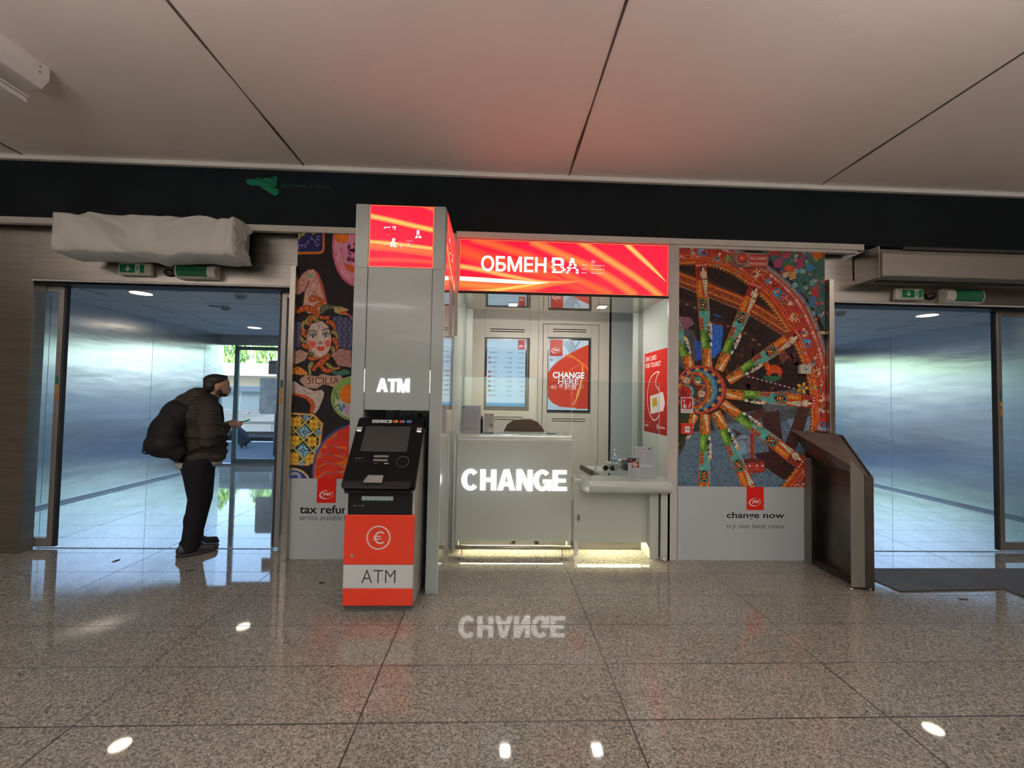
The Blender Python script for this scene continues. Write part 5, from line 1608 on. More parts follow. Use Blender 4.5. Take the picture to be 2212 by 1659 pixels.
# spokes
def spoke(p0, p1, w0, w1, seed, flip=1, side='D'):
    r = random.Random(seed)
    dx, dy = p1[0]-p0[0], p1[1]-p0[1]
    L_ = math.hypot(dx, dy); ux, uy = dx/L_, dy/L_; nx, ny = -uy*flip, ux*flip
    def q(t, s):    # t along, s across (-1..1)
        w = (w0+(w1-w0)*t)/2
        return (p0[0]+dx*t+nx*w*s, p0[1]+dy*t+ny*w*s)
    seg = lambda t0, t1, c, s0=-1, s1=1: P([q(t0, s0), q(t1, s0), q(t1, s1), q(t0, s1)], c)
    el = lambda t, s, rt, rs, c: E_(*q(t, s), rt, rs, c, rot=math.degrees(math.atan2(uy, ux)), n=18)
    seg(0, 1, '8A4A1E'); seg(0, 1, '5A2C1A', 0.72, 1)
    seg(0.0, 0.20, 'A85A22'); P([q(0.0, -0.5), q(0.0, 0.25), q(0.18, -0.55), q(0.18, -0.75)], 'B8A888'); seg(0.02, 0.2, '6A4A22', 0.45, 0.9)
    for i in range(4): el(0.04+i*0.045, 0.6, 1.6, 2.0, ['B47A2A', '3A2A1A'][i % 2])
    seg(0.20, 0.38, '4A6E2C'); P([q(0.22, 0), q(0.36, 0.2), q(0.30, 0.95), q(0.22, 0.8)], '6E8E3A'); P([q(0.2, -0.9), q(0.3, -1.0), q(0.36, -0.3), q(0.24, -0.2)], '34521E')
    seg(0.38, 0.56, '4A8480'); P([q(0.38, 0.1), q(0.50, 0.1), q(0.50, 1.0), q(0.38, 1.0)], '8A4E36')
    for i in range(3): seg(0.40+i*0.035, 0.415+i*0.035, '4A241C', 0.4, 0.75)
    # little warrior in white, black and cream at the side
    for t, s, rt, rs, c in ((0.24, -1.0, 5, 3, 'B8B8AC'), (0.28, -0.8, 6, 2.4, '1E1E22'), (0.31, -1.15, 6, 2.6, 'A4A8A8'), (0.345, -1.0, 5, 5, '9A8A72'), (0.36, -0.7, 4, 3, '2A3A5A'), (0.385, -1.1, 5.5, 4, 'B4B0A0'), (0.40, -0.8, 3, 3, '7A3A28'), (0.425, -1.05, 4, 4, 'C0B49C'), (0.45, -0.95, 3.2, 3.4, 'A8845A')):
        el(t, s, rt, rs, c)
    el(0.62, 0.05, 15*w0/20, 10*w0/20, '2E7472'); el(0.62, 0.05, 12*w0/20, 7.5*w0/20, '15161A')
    for i in range(6):
        t = rad(i*60+20)
        el(0.62+0.032*math.cos(t), 0.05+0.42*math.sin(t), 2.4, 2.0, ['B85A24', 'B43A24', 'A8862A'][i % 3])
    el(0.62, 0.05, 1.8, 1.8, 'D8C8B0')
    seg(0.70, 0.86, '9C3A20'); seg(0.70, 0.86, 'A8601E', 0.1, 0.8)
    for i in range(3): el(0.725+i*0.045, 0.45, 4.2, 3.2, 'B8862A'); el(0.728+i*0.045, 0.5, 1.8, 1.5, '8A3A1E')
    P([q(0.70, -0.7), q(0.70, -0.45), q(0.86, -0.05), q(0.86, -0.95)], 'B4B09C')
    for i in range(5): seg(0.72+i*0.03, 0.728+i*0.03, '6A7A4A', -0.78, -0.3)
    seg(0.86, 1.0, '7A2A20')
    P([q(0.865, -0.25), q(0.88, -0.85), q(0.92, -0.9), q(0.95, -0.7), q(0.945, 0.15), q(0.90, 0.25)], 'B0A088')
    P([q(0.88, -0.4), q(0.93, -0.7), q(0.93, -0.1)], 'C0B298')
    el(0.965, -0.25, 4.6, 3.6, 'C4B8A4'); el(0.972, -0.05, 6, 3.6, '2A1412'); el(0.962, -0.3, 3.8, 3.0, 'C4B8A4')
    seg(0.985, 1.03, '9A2E22'); 
    for i in range(4): el(1.005, -0.7+i*0.45, 2.2, 1.6, 'C8B0A4')
    ST([q(0, -1), q(0.2, -1)], 1.4, 'C06A2A', up=False); ST([q(0.5, 1), q(0.85, 1)], 1.4, 'B4582A', up=False); ST([q(0.5, -1), q(0.7, -1)], 1.4, '6AA0A0')
spoke((1492, 800), (1440, 650), 20, 26, 9, -1)
spoke((1500, 895), (1445, 1000), 18, 22, 10)
P([(1466, 895), (1490, 890), (1480, 960), (1466, 985)], '2A2E1E')
spoke((1528, 798), (1514, 574), 20, 26, 1, -1)
spoke((1552, 800), (1632, 618), 20, 28, 2, -1)
spoke((1572, 822), (1722, 722), 19, 28, 3, -1)
spoke((1568, 850), (1756, 868), 20, 28, 4, -1)
spoke((1560, 872), (1730, 1000), 20, 28, 5, 1)
spoke((1545, 890), (1628, 1075), 20, 26, 6, 1)
spoke((1522, 895), (1520, 1110), 20, 26, 7, 1)
# yellow flower and rope end by the rim
for t in range(5):
    E_(1733+9*math.cos(rad(72*t)), 838+8*math.sin(rad(72*t)), 5, 3.4, 'B88A28', rot=72*t, n=12)
E_(1733, 838, 3, 3, '6A8A9A', n=10)
# hub
HX, HY = 1508, 840
E_(HX+4, HY+2, 56, 53, '8A2E26'); E_(HX+3, HY+2, 52, 50, 'A84A34'); E_(HX+2, HY+2, 49, 48, '1C2440')
for t in range(0, 360, 24):
    E_(HX+2+45*math.cos(rad(t)), HY+2+44*math.sin(rad(t)), 5, 3.6, 'A87A3A', rot=t+90, n=10)
E_(HX, HY+2, 41, 43, '3A6E8E'); E_(HX-2, HY+2, 37, 41, '5A7A8A'); E_(HX-5, HY+3, 36, 41, '6E5424')
for t in range(0, 360, 18):
    E_(HX-5+33*math.cos(rad(t)), HY+3+38*math.sin(rad(t)), 3, 2, ['A89A5A', '3A4A5A'][(t//18) % 2], rot=t+90, n=8)
E_(HX-9, HY+3, 33, 39, 'A8521E'); E_(HX-10, HY+3, 29, 36, '7A2A1E'); E_(HX-11, HY+3, 27, 34, '3C3A46')
sx, sy = HX-13, HY+3
star = []
for i in range(10):
    r_ = 34 if i % 2 == 0 else 15
    star.append((sx+r_*0.86*math.sin(rad(36*i)), sy-r_*math.cos(rad(36*i))))
P(star, '5A1A18')
for i in range(10):
    ST([star[i], star[(i+1) % 10]], 1.8, 'A8742A', up=False)
a.h += a.step
for t, c in ((36, '3E7A5A'), (108, 'A88A7A'), (180, '4A6A8A'), (252, 'A8A07A'), (324, 'A89A8A')):
    x, y = sx+22*math.sin(rad(t)), sy-26*math.cos(rad(t))
    E_(x, y, 6.5, 7, 'B4A490', n=14); E_(x, y-3, 7, 4.5, c, n=12); E_(x-2, y+1, 1, 1, '2A2020', n=6); E_(x+2, y+1, 1, 1, '2A2020', n=6)
E_(sx-6, sy+4, 17, 17, '1C3A30'); E_(sx-10, sy+4, 13, 15, '6A8494'); E_(sx-16, sy+5, 14, 14, '8A2620'); E_(sx-20, sy+6, 7, 7, '641A1C')
M_(a.build('wheel_picture', attr_mat('printed_painting', mottle=0.42)))

# white base with red tab and words
w = Art(FR_, (1.674, 3.068, 0.0, 0.668), base=0.0006)
brand_mark(w, 2.316, 0.457, 2.477, 0.668)
w.text('change now', 2.129, 2.669, 0.366, 0.438, '1A1A1C', bold=0.018)
w.text('try our best rates', 2.129, 2.669, 0.278, 0.333, '3A3A3E', bold=-0.006)
M_(w.build('lettering', PRINT))

# ---------- left panel: ceramics
ml = empty('mural_panel', 'printed panel of painted ceramics with a face, above white base reading tax refund', 'wall panel', loc=(-1.43, 3.78, 0))
M2 = lambda o: parent_keep(o, ml)
M2(bx('panel_board', WHITE_MATT, -1.800, -1.076, 3.768, 3.80, 0.0, 2.90))
a = Art(FR_, (-1.835, -1.076, 0.704, 2.895), gain=GAIN, base=0.0004, step=0.000006)
P, E_, ST = a.poly, a.ell, a.strip
a.rect = (-1.800, -1.076, 0.704, 2.895)
Z_ = lambda x, y: (620+x/4.365, 480+y/4.365)      # enlarged photo coordinates -> photo
a.tr = lambda x, y: on_plane(*Z_(x, y), 3.768)
P([(0, 0), (1100, 0), (1100, 2600), (0, 2600)], '1C1A1C')
# tile at the top
P([(60, 60), (355, 60), (355, 250), (345, 285), (310, 300), (60, 305)], 'B4601C')
P([(60, 60), (335, 60), (335, 245), (325, 270), (300, 278), (60, 280)], '1E1E4E')
for q in ((100, 130, 30), (150, 110, 18), (250, 95, 20)): E_(q[0], q[1], q[2], q[2]*1.2, '8A8A34'); E_(q[0]-4, q[1]+5, q[2]*0.5, q[2]*0.7, '5E7A34')
E_(165, 95, 16, 12, 'B0A03A'); E_(215, 90, 10, 14, 'A89A9A')
for (x, y, r, s) in ((90, 245, 15, 0), (125, 230, 18, 120), (165, 225, 14, 200), (300, 150, 18, 60), (285, 210, 14, 300), (270, 180, 12, 30), (200, 190, 12, 90), (235, 150, 12, 10)):
    ST(arc(x, y, r, r, s, s+260, 12), 4.5, 'A8A4C8')
# plate at the top right
E_(660, 230, 243, 395, '2A1016'); E_(665, 225, 240, 385, 'C0647C'); E_(672, 220, 226, 368, 'D28AA4')
E_(515, 135, 68, 62, 'C8641E', c2='D2722A')
for _ in range(40):
    x, y = rnd.uniform(460, 660), rnd.uniform(210, 560)
    if ((x-665)/225)**2+((y-225)/365)**2 > 0.9: continue
    E_(x, y, rnd.uniform(5, 18), rnd.uniform(8, 30), rnd.choice(['D07A90', 'C890A8', 'B87088', '9A6A9A', 'B05A7A', 'D89AB0']), rot=rnd.uniform(0, 180), n=10)
for _ in range(22):
    E_(rnd.uniform(570, 650), rnd.uniform(200, 370), 13, 13, '6A2258', n=12, up=False)
a.h += a.step
for _ in range(12):
    ST(arc(rnd.uniform(575, 650), rnd.uniform(210, 360), 10, 10, 0, 250, 8), 2.5, 'A85A8A')
P([(530, 380), (640, 420), (640, 480), (560, 450)], 'C05A2A')
# pointed leg at the top, with curls
leg = SP([(100, 700), (105, 560), (140, 500), (200, 445), (250, 442), (300, 480), (340, 590), (365, 700), (385, 790), (330, 850), (230, 860), (150, 780), (180, 640), (205, 560)], 5)
P([(104, 690), (102, 560), (140, 490), (200, 448), (215, 520), (170, 640)], 'A87C74')
P([(150, 800), (170, 660), (205, 540), (200, 448), (255, 445), (300, 485), (340, 590), (365, 700), (388, 800), (300, 870), (200, 860)], 'B08A80')
P([(255, 445), (300, 485), (340, 590), (365, 700), (388, 800), (370, 810), (340, 690), (310, 590), (280, 500)], '96463A')
P([(205, 540), (150, 690), (170, 660), (215, 560)], '6A3A34')
E_(218, 505, 28, 20, '6A8A5A')
curl = lambda pts, w_=4, c='5A2A26': ST(SP(pts, 6), w_, c)
curl([(190, 500), (150, 490), (130, 520), (160, 560), (150, 600), (120, 590)])
curl([(260, 500), (270, 530), (240, 560), (215, 620), (250, 660), (275, 650), (270, 630)])
curl([(250, 560), (280, 560), (290, 590), (270, 600)])
curl([(240, 640), (270, 670), (285, 700), (240, 710), (230, 690), (245, 680)])
# snakes and hair
def snake(pts, w_, c, c2, spots=True):
    s = SP(pts, 8)
    ws = [w_*(0.55+0.45*math.sin(PI*min(1, i/len(s)*1.6))) for i in range(len(s))]
    ST(s, ws, c, (c2, c2))
    if spots:
        for i in range(4, len(s)-3, 5):
            E_(s[i][0], s[i][1], w_*0.12, w_*0.22, c2, n=8, up=False)
        a.h += a.step
OG, OD, YG, YD = 'B4602A', '6E2A16', '9A8A5A', '4E4A24'
# grey-blue wings either side
P([(430, 900), (500, 880), (600, 930), (610, 1100), (600, 1200), (500, 1180), (450, 1050)], '3A3C56')
P([(80, 930), (130, 940), (140, 1060), (120, 1180), (80, 1190)], '3A3C56')
for i in range(8):
    for j in range(7):
        E_(450+j*26+(i % 2)*12, 910+i*36, 12, 16, ['4C4E6C', '32344E'][(i+j) % 2], n=10, up=False)
a.h += a.step
for i in range(6): E_(100+(i % 2)*14, 960+i*36, 12, 16, '4C4E6C', n=10)
snake([(100, 850), (150, 815), (230, 820), (270, 870), (330, 900), (400, 900)], 62, OG, OD)
snake([(300, 880), (270, 800), (330, 760), (300, 720), (240, 740), (215, 730), (235, 700), (290, 700)], 40, OG, OD)
snake([(320, 860), (350, 810), (420, 800), (500, 815)], 62, '6A6A4E', '2C3430')
P([(440, 800), (500, 795), (575, 820), (578, 835), (540, 840), (560, 855), (570, 875), (500, 868), (450, 850)], '9A8A58')
P([(500, 845), (560, 838), (560, 862), (510, 862)], 'A83A2A'); E_(487, 812, 9, 6, '1A1A1C'); ST([(560, 862), (590, 880), (618, 905)], 14, 'A84A5A')
# face
E_(300, 1110, 118, 175, '9A7A74', n=40)
P([(200, 1050), (230, 960), (330, 930), (390, 985), (412, 1070), (410, 1180), (370, 1240), (315, 1270), (260, 1240), (215, 1170)], 'B49E98')
P([(205, 1110), (260, 1120), (270, 1180), (230, 1190)], 'B06060'); E_(240, 1150, 34, 30, 'B4584E', c2='B84A44'); E_(385, 1145, 28, 36, 'B4584E', c2='B84A44')
P([(300, 1000), (325, 1000), (340, 1120), (318, 1150), (290, 1130)], 'C0B0AA')
P([(290, 1130), (318, 1115), (345, 1130), (335, 1150), (300, 1152)], '8E6E68'); P([(302, 1142), (318, 1150), (332, 1142)], '6A4A46')
ST(SP([(200, 1060), (215, 1030), (245, 1020), (285, 1035)], 5), [3]+[9]*13+[5]*2, '2A1E1E'); ST(SP([(330, 1022), (360, 1010), (390, 1005), (405, 1020)], 5), [5]+[9]*13+[3]*2, '2A1E1E')
P([(205, 1058), (235, 1040), (285, 1045), (280, 1066), (215, 1078)], '6A7066'); P([(330, 1042), (370, 1028), (405, 1035), (408, 1058), (335, 1060)], '6A7066')
for ex, ey in ((248, 1077), (366, 1068)):
    E_(ex, ey, 34, 17, '2A2224'); E_(ex, ey+2, 29, 13, 'C4BCBC'); E_(ex, ey+1, 14, 14, '4A4A58'); E_(ex, ey+1, 7, 8, '141418'); E_(ex+5, ey-4, 3, 3, 'D8D4D8')
P([(272, 1183), (300, 1170), (318, 1178), (336, 1168), (362, 1182), (320, 1192)], 'A02A22'); P([(276, 1186), (320, 1192), (362, 1184), (340, 1212), (305, 1214)], 'B4342A')
E_(318, 1245, 22, 14, 'BCA8A2'); ST([(300, 1000), (296, 970), (310, 960)], 10, '7E7A4A')
for pts, w_, c, c2 in (([(300, 940), (240, 900), (190, 920), (200, 970)], 46, YG, YD), ([(210, 880), (225, 930), (205, 975)], 44, OG, OD), ([(190, 930), (150, 960), (150, 1010), (180, 1020)], 40, YG, YD),
                       ([(150, 1000), (160, 1060), (180, 1080)], 46, OG, OD), ([(125, 1080), (150, 1120), (190, 1130)], 36, YG, YD), ([(140, 1150), (190, 1180), (220, 1205)], 46, OG, OD),
                       ([(370, 940), (420, 950), (450, 1000), (440, 1040)], 48, OG, OD), ([(420, 1030), (460, 1050), (475, 1100)], 44, YG, YD), ([(430, 1090), (465, 1140), (470, 1200)], 46, OG, OD),
                       ([(425, 1170), (440, 1220), (425, 1270)], 40, YG, YD), ([(180, 1230), (240, 1245), (260, 1250)], 36, '5E6A3E', '2E3420'), ([(200, 1275), (250, 1290), (300, 1280)], 42, OG, OD),
                       ([(360, 1260), (330, 1320), (270, 1360), (250, 1400)], 62, OG, OD), ([(400, 1240), (370, 1290), (330, 1310)], 46, OG, OD),
                       ([(240, 1320), (215, 1370), (220, 1440)], 46, YG, YD), ([(320, 1360), (370, 1400), (440, 1390), (500, 1370)], 46, OG, OD), ([(370, 1330), (420, 1370), (480, 1380)], 36, YG, YD)):
    snake(pts, w_, c, c2)
# right and left limbs with curls
P([(420, 1250), (500, 1190), (605, 1210), (605, 1370), (480, 1350)], '8E6A62'); P([(80, 1220), (130, 1200), (200, 1240), (170, 1300), (80, 1340)], '9A7A72')
curl([(460, 1280), (490, 1300), (520, 1330), (540, 1290), (520, 1250), (505, 1265)]); curl([(540, 1290), (580, 1290), (600, 1260), (590, 1250)]); curl([(90, 1270), (110, 1250), (130, 1220), (150, 1240), (110, 1300)])
curl([(455, 1280), (470, 1260), (490, 1270)])
# lower snake heads
P([(80, 1370), (110, 1360), (160, 1390), (195, 1420), (190, 1440), (120, 1440), (80, 1430)], 'B4702A'); E_(102, 1385, 10, 7, '1E1A1A')
P([(420, 1400), (480, 1410), (540, 1385), (590, 1400), (595, 1430), (520, 1445), (430, 1430)], '2E5A4A'); E_(560, 1400, 10, 6, '16241E')
# name plate
P([(130, 1470), (180, 1440), (290, 1455), (330, 1430), (420, 1450), (500, 1440), (535, 1480), (520, 1530), (450, 1560), (400, 1540), (340, 1530), (280, 1570), (180, 1560), (120, 1500)], '9A8072')
P([(190, 1490), (470, 1475), (500, 1530), (420, 1535), (330, 1525), (220, 1555)], 'A88C78')
a.tr = None
p, q = on_plane(*Z_(190, 1525), 3.768), on_plane(*Z_(495, 1465), 3.768)
a.text('SICILIA', p[0], q[0], p[1], q[1], '4A1E18', bold=-0.002)
a.tr = lambda x, y: on_plane(*Z_(x, y), 3.768)
# bent leg below
P([(75, 1500), (130, 1540), (250, 1590), (330, 1580), (350, 1610), (345, 1650), (300, 1760), (270, 1800), (220, 1800), (260, 1730), (240, 1680), (180, 1640), (75, 1620)], 'AC9C98')
P([(75, 1610), (180, 1632), (245, 1672), (270, 1740), (245, 1800), (215, 1800), (225, 1720), (180, 1665), (75, 1632)], '9A4424')
curl([(110, 1605), (150, 1575), (190, 1610), (230, 1620), (280, 1585), (310, 1600), (290, 1650)], 3)
# second plate
Z2 = lambda x, y: (620+x/6.9125, 820+y/6.9125)
a.tr = lambda x, y: on_plane(*Z2(x, y), 3.768)
E_(1010, 280, 352, 335, '8A8E6A', n=48); E_(1010, 280, 340, 325, '5E7A3A', n=48); E_(1000, 330, 290, 245, '9AA29A', n=40); E_(940, 215, 160, 145, 'B4601A', c2='BE6A1E')
for (x, y) in ((800, 400), (840, 420), (790, 440), (850, 380), (820, 460)): E_(x, y, 28, 16, '3A5A7A', rot=rnd.uniform(0, 180), n=10)
P([(870, 380), (930, 390), (930, 540), (850, 460)], 'A87AA0')
for _ in range(16): E_(rnd.uniform(690, 780), rnd.uniform(150, 400), 12, 26, '4E6A34', rot=rnd.uniform(0, 90), n=10)
# octagonal tile
oct_ = [(40, 485), (400, 510), (545, 655), (500, 1010), (460, 1140), (320, 1290), (40, 1270)]
P(oct_, 'A87034'); P([(40, 500), (395, 525), (525, 665), (480, 1000), (440, 1125), (310, 1272), (40, 1250)], 'B4A07A')
inner_o = [(40, 515), (390, 540), (505, 670), (465, 990), (425, 1110), (300, 1255), (40, 1235)]
P(inner_o, '201E16')
def dia(cx_, cy_, r1, r2, c): P([(cx_-r1, cy_-r2*0.1), (cx_-r1*0.05, cy_-r2), (cx_+r1, cy_+r2*0.1), (cx_+r1*0.05, cy_+r2)], c)
for cx_, cy_, col_, kind in ((150, 630, 0, 'y'), (405, 665, 0, 'y'), (120, 910, 0, 'y'), (375, 925, 0, 'y'), (110, 1165, 0, 'y'), (345, 1185, 0, 'y'), (265, 785, 0, 'b'), (240, 1060, 0, 'b'), (285, 565, 0, 'b'), (475, 790, 0, 'b'), (440, 1060, 0, 'b'), (220, 1240, 0, 'b')):
    sc_ = 1.0 if cy_ not in (565, 1240) and cx_ not in (475, 440) else 0.5
    if kind == 'b':
        dia(cx_, cy_, 105*sc_, 118*sc_, '4E7A8E')
        for t in range(8):
            E_(cx_+52*sc_*math.cos(rad(45*t+22)), cy_+58*sc_*math.sin(rad(45*t+22)), 24*sc_, 14*sc_, '7AA8BC', rot=45*t+22, n=10)
            if t % 2 == 0: ST([(cx_, cy_), (cx_+75*sc_*math.cos(rad(45*t)), cy_+80*sc_*math.sin(rad(45*t)))], 9*sc_, '1A2A5A')
        E_(cx_, cy_, 26*sc_, 28*sc_, '1A2A5A'); E_(cx_, cy_, 12*sc_, 14*sc_, 'B4B49A')
    else:
        for t in range(4):
            x, y = cx_+50*math.cos(rad(90*t+45)), cy_+54*math.sin(rad(90*t+45))
            E_(x, y, 40, 30, 'B4922A', rot=90*t+45, n=14); E_(x, y, 22, 14, 'C4A43A', rot=90*t+45, n=12)
            x, y = cx_+58*math.cos(rad(90*t)), cy_+62*math.sin(rad(90*t))
            E_(x, y, 26, 18, 'A8842A', rot=90*t, n=12)
        E_(cx_, cy_, 20, 22, 'A8641E')
for p0_, p1_ in (((180, 530), (475, 870)), ((75, 700), (440, 1130)), ((60, 970), (300, 1250)), ((390, 535), (60, 830)), ((515, 680), (70, 1040)), ((470, 980), (180, 1250))):
    ST([p0_, p1_], 22, '8A7A3A'); ST([p0_, p1_], 10, 'B4A46A')
# small blue plate bottom left, big red plate
E_(80, 1560, 280, 245, '9A8444', n=40); E_(80, 1560, 262, 228, 'B4A88A', n=40); E_(80, 1560, 245, 212, '202E6A', n=40); E_(120, 1460, 95, 85, '8A8E9A'); E_(110, 1450, 60, 30, '2A346A')
E_(1060, 1400, 690, 745, '3A3A6A', n=60); E_(1065, 1405, 662, 715, 'A8521A', n=60, c2='B05A1E')
for q in (([(760, 760), (900, 720), (900, 900), (850, 900), (740, 860)], 0), ([(580, 920), (720, 860), (900, 900), (900, 1000), (740, 990), (600, 1000)], 0), ([(500, 1040), (640, 1000), (760, 1010), (880, 1130), (660, 1120), (540, 1130)], 0),
          ([(420, 1220), (560, 1130), (700, 1130), (880, 1190), (700, 1260), (560, 1250), (450, 1310)], 0), ([(420, 1340), (600, 1260), (760, 1270), (880, 1340), (760, 1380), (560, 1370), (440, 1460)], 0), ([(480, 1500), (560, 1400), (760, 1390), (860, 1420), (860, 1500)], 0), ([(880, 700), (940, 680), (940, 1400), (900, 1100)], 0), ([(700, 1000), (900, 1050), (900, 1180), (760, 1080)], 0)):
    P(q[0], 'A82A1C')
for pts in ([(760, 760), (720, 860), (740, 990), (900, 1140)], [(600, 880), (720, 855), (860, 900), (920, 1000)], [(590, 990), (700, 990), (790, 1060), (910, 1130)], [(590, 990), (620, 1080), (720, 1150), (880, 1200)], [(520, 1140), (640, 1120), (760, 1170), (880, 1200)],
            [(520, 1140), (560, 1220), (700, 1270), (880, 1270)], [(440, 1320), (560, 1250), (700, 1250), (860, 1340)], [(440, 1320), (560, 1380), (720, 1380), (880, 1340)], [(500, 1440), (620, 1395), (760, 1385), (870, 1400)], [(560, 920), (590, 990)], [(480, 1060), (520, 1140)], [(430, 1200), (440, 1320)]):
    ST(SP(pts, 6), 9, '5A4A54')
M2(a.build('ceramics_picture', attr_mat('printed_ceramics', mottle=0.22)))
w = Art(FR_, (-1.800, -1.076, 0.0, 0.92), base=0.0006)
w.poly([(-1.561, 0.49), (-1.395, 0.49), (-1.395, 0.72), (-1.561, 0.72)], 'C42019')
w.rect = (-1.800, -1.076, 0.0, 0.7045)
brand_mark(w, -1.561, 0.490, -1.395, 0.7045)
w.rect = (-1.800, -1.076, 0.0, 0.92)
w.text('tax refund', -1.706, -1.232, 0.396, 0.470, '1A1A1C', bold=0.018)
w.text('service available here', -1.706, -1.216, 0.338, 0.388, '4A4A4E', bold=-0.006)
M2(w.build('lettering', PRINT))

# ---------- small things fixed on the right panel
al = empty('fire_alarm_lamp', 'round red fire alarm lamp with ALLARME INCENDIO plate at the top of the wheel panel', 'alarm lamp', loc=(2.34, 3.765, 2.78))
Q_ = lambda o: parent_keep(o, al)
b = MB(); b.loft([[(x, y, z) for x, z in rrect(2.17, 2.515, 2.70, 2.835, 0.05)] for y in (3.752, 3.766)])
Q_(b.build('plate', mat('clear_brown_plate', '8A6A60', 0.25)))
b = MB(); b.lathe((2.245, 3.752, 2.768), [(0.060, 0.0), (0.060, -0.018), (0.052, -0.026)], 28, 'y'); Q_(b.build('lamp_body', mat('alarm_ring', '9A7068', 0.4)))
b = MB(); b.lathe((2.25, 3.727, 2.772), [(0.044, 0.0), (0.043, -0.012), (0.030, -0.022), (0.010, -0.027)], 28, 'y'); Q_(b.build('red_lens', mat('alarm_red', 'C03A1E', 0.2)))
w = Art(Frame((0, 3.752, 0)), (2.17, 2.52, 2.69, 2.84), base=0.0006)
w.poly([(2.335, 2.705), (2.50, 2.705), (2.50, 2.82), (2.335, 2.82)], 'A8342A')
w.text('ALLARME', 2.34, 2.495, 2.770, 2.800, 'D8C4BC', bold=0.02); w.text('INCENDIO', 2.34, 2.495, 2.720, 2.750, 'D8C4BC', bold=0.02)
Q_(w.build('lettering', PRINT))
fs = empty('fire_sign', 'red fire alarm sign with a white hand at the left edge of the wheel panel', 'sign', loc=(1.75, 3.767, 1.33))
parent_keep(bx('sign_plate', WHITE_PRINT, 1.694, 1.808, 3.7560, 3.7600, 1.335, 1.480), fs)
w = Art(Frame((0, 3.7560, 0)), (1.694, 1.808, 1.335, 1.480), base=0.0004)
w.poly([(1.702, 1.372), (1.800, 1.372), (1.800, 1.472), (1.702, 1.472)], 'A81E24')
w.poly([(1.716, 1.458), (1.732, 1.458), (1.732, 1.444), (1.716, 1.444)], 'D8D0CC')
w.poly([(1.721, 1.446), (1.727, 1.446), (1.728, 1.415), (1.745, 1.411), (1.747, 1.392), (1.740, 1.378), (1.720, 1.378), (1.711, 1.396), (1.713, 1.408), (1.720, 1.404)], 'D8D0CC')
for i in range(4): w.strip([(1.758+i*0.004, 1.384+i*0.012), (1.770+i*0.003, 1.390+i*0.012), (1.786, 1.404+i*0.012)], [0.003, 0.007, 0.002], 'D8D0CC')
w.text('ALLARME', 1.722, 1.778, 1.356, 1.364, '2A2A2A'); w.text('ANTINCENDIO', 1.702, 1.800, 1.342, 1.350, '2A2A2A')
parent_keep(w.build('sign_print', PRINT), fs)
cp = empty('fire_call_point', 'small red call point with white label, below the fire sign', 'call point', loc=(1.75, 3.75, 1.19))
parent_keep(bx('box', mat('call_point_red', 'B82A1E', 0.35), 1.690, 1.800, 3.735, 3.768, 1.143, 1.243, bevel=0.004), cp)
parent_keep(bx('label_plate', WHITE_PRINT, 1.722, 1.768, 3.7335, 3.7355, 1.160, 1.215), cp)
w = Art(Frame((0, 3.7335, 0)), (1.72, 1.77, 1.16, 1.22), base=0.0004); w.text('FIRE', 1.728, 1.762, 1.183, 1.195, '2A2A2A', bold=0.03); parent_keep(w.build('label_print', PRINT), cp)
ir = empty('wall_sensor', 'small square white sensor box with dotted front, on the right side of the wheel panel', 'sensor', loc=(2.84, 3.76, 1.75))
parent_keep(bx('sensor_body', mat('sensor_ivory', 'C8C6BA', 0.4), 2.800, 2.905, 3.728, 3.768, 1.715, 1.800, bevel=0.006), ir)
w = Art(Frame((0, 3.728, 0)), (2.80, 2.905, 1.715, 1.80), base=0.0006)
w.ell(2.853, 1.757, 0.010, 0.010, '3A3E40'); w.ell(2.853, 1.757, 0.004, 0.004, '8A9090')
for x, z in ((2.853, 1.783), (2.830, 1.770), (2.876, 1.770), (2.830, 1.745), (2.876, 1.745)): w.ell(x, z, 0.005, 0.005, '4A5050')
w.poly([(2.843, 1.728), (2.863, 1.728), (2.863, 1.731), (2.843, 1.731)], '4A5050')
parent_keep(w.build('sensor_dots', PRINT), ir)

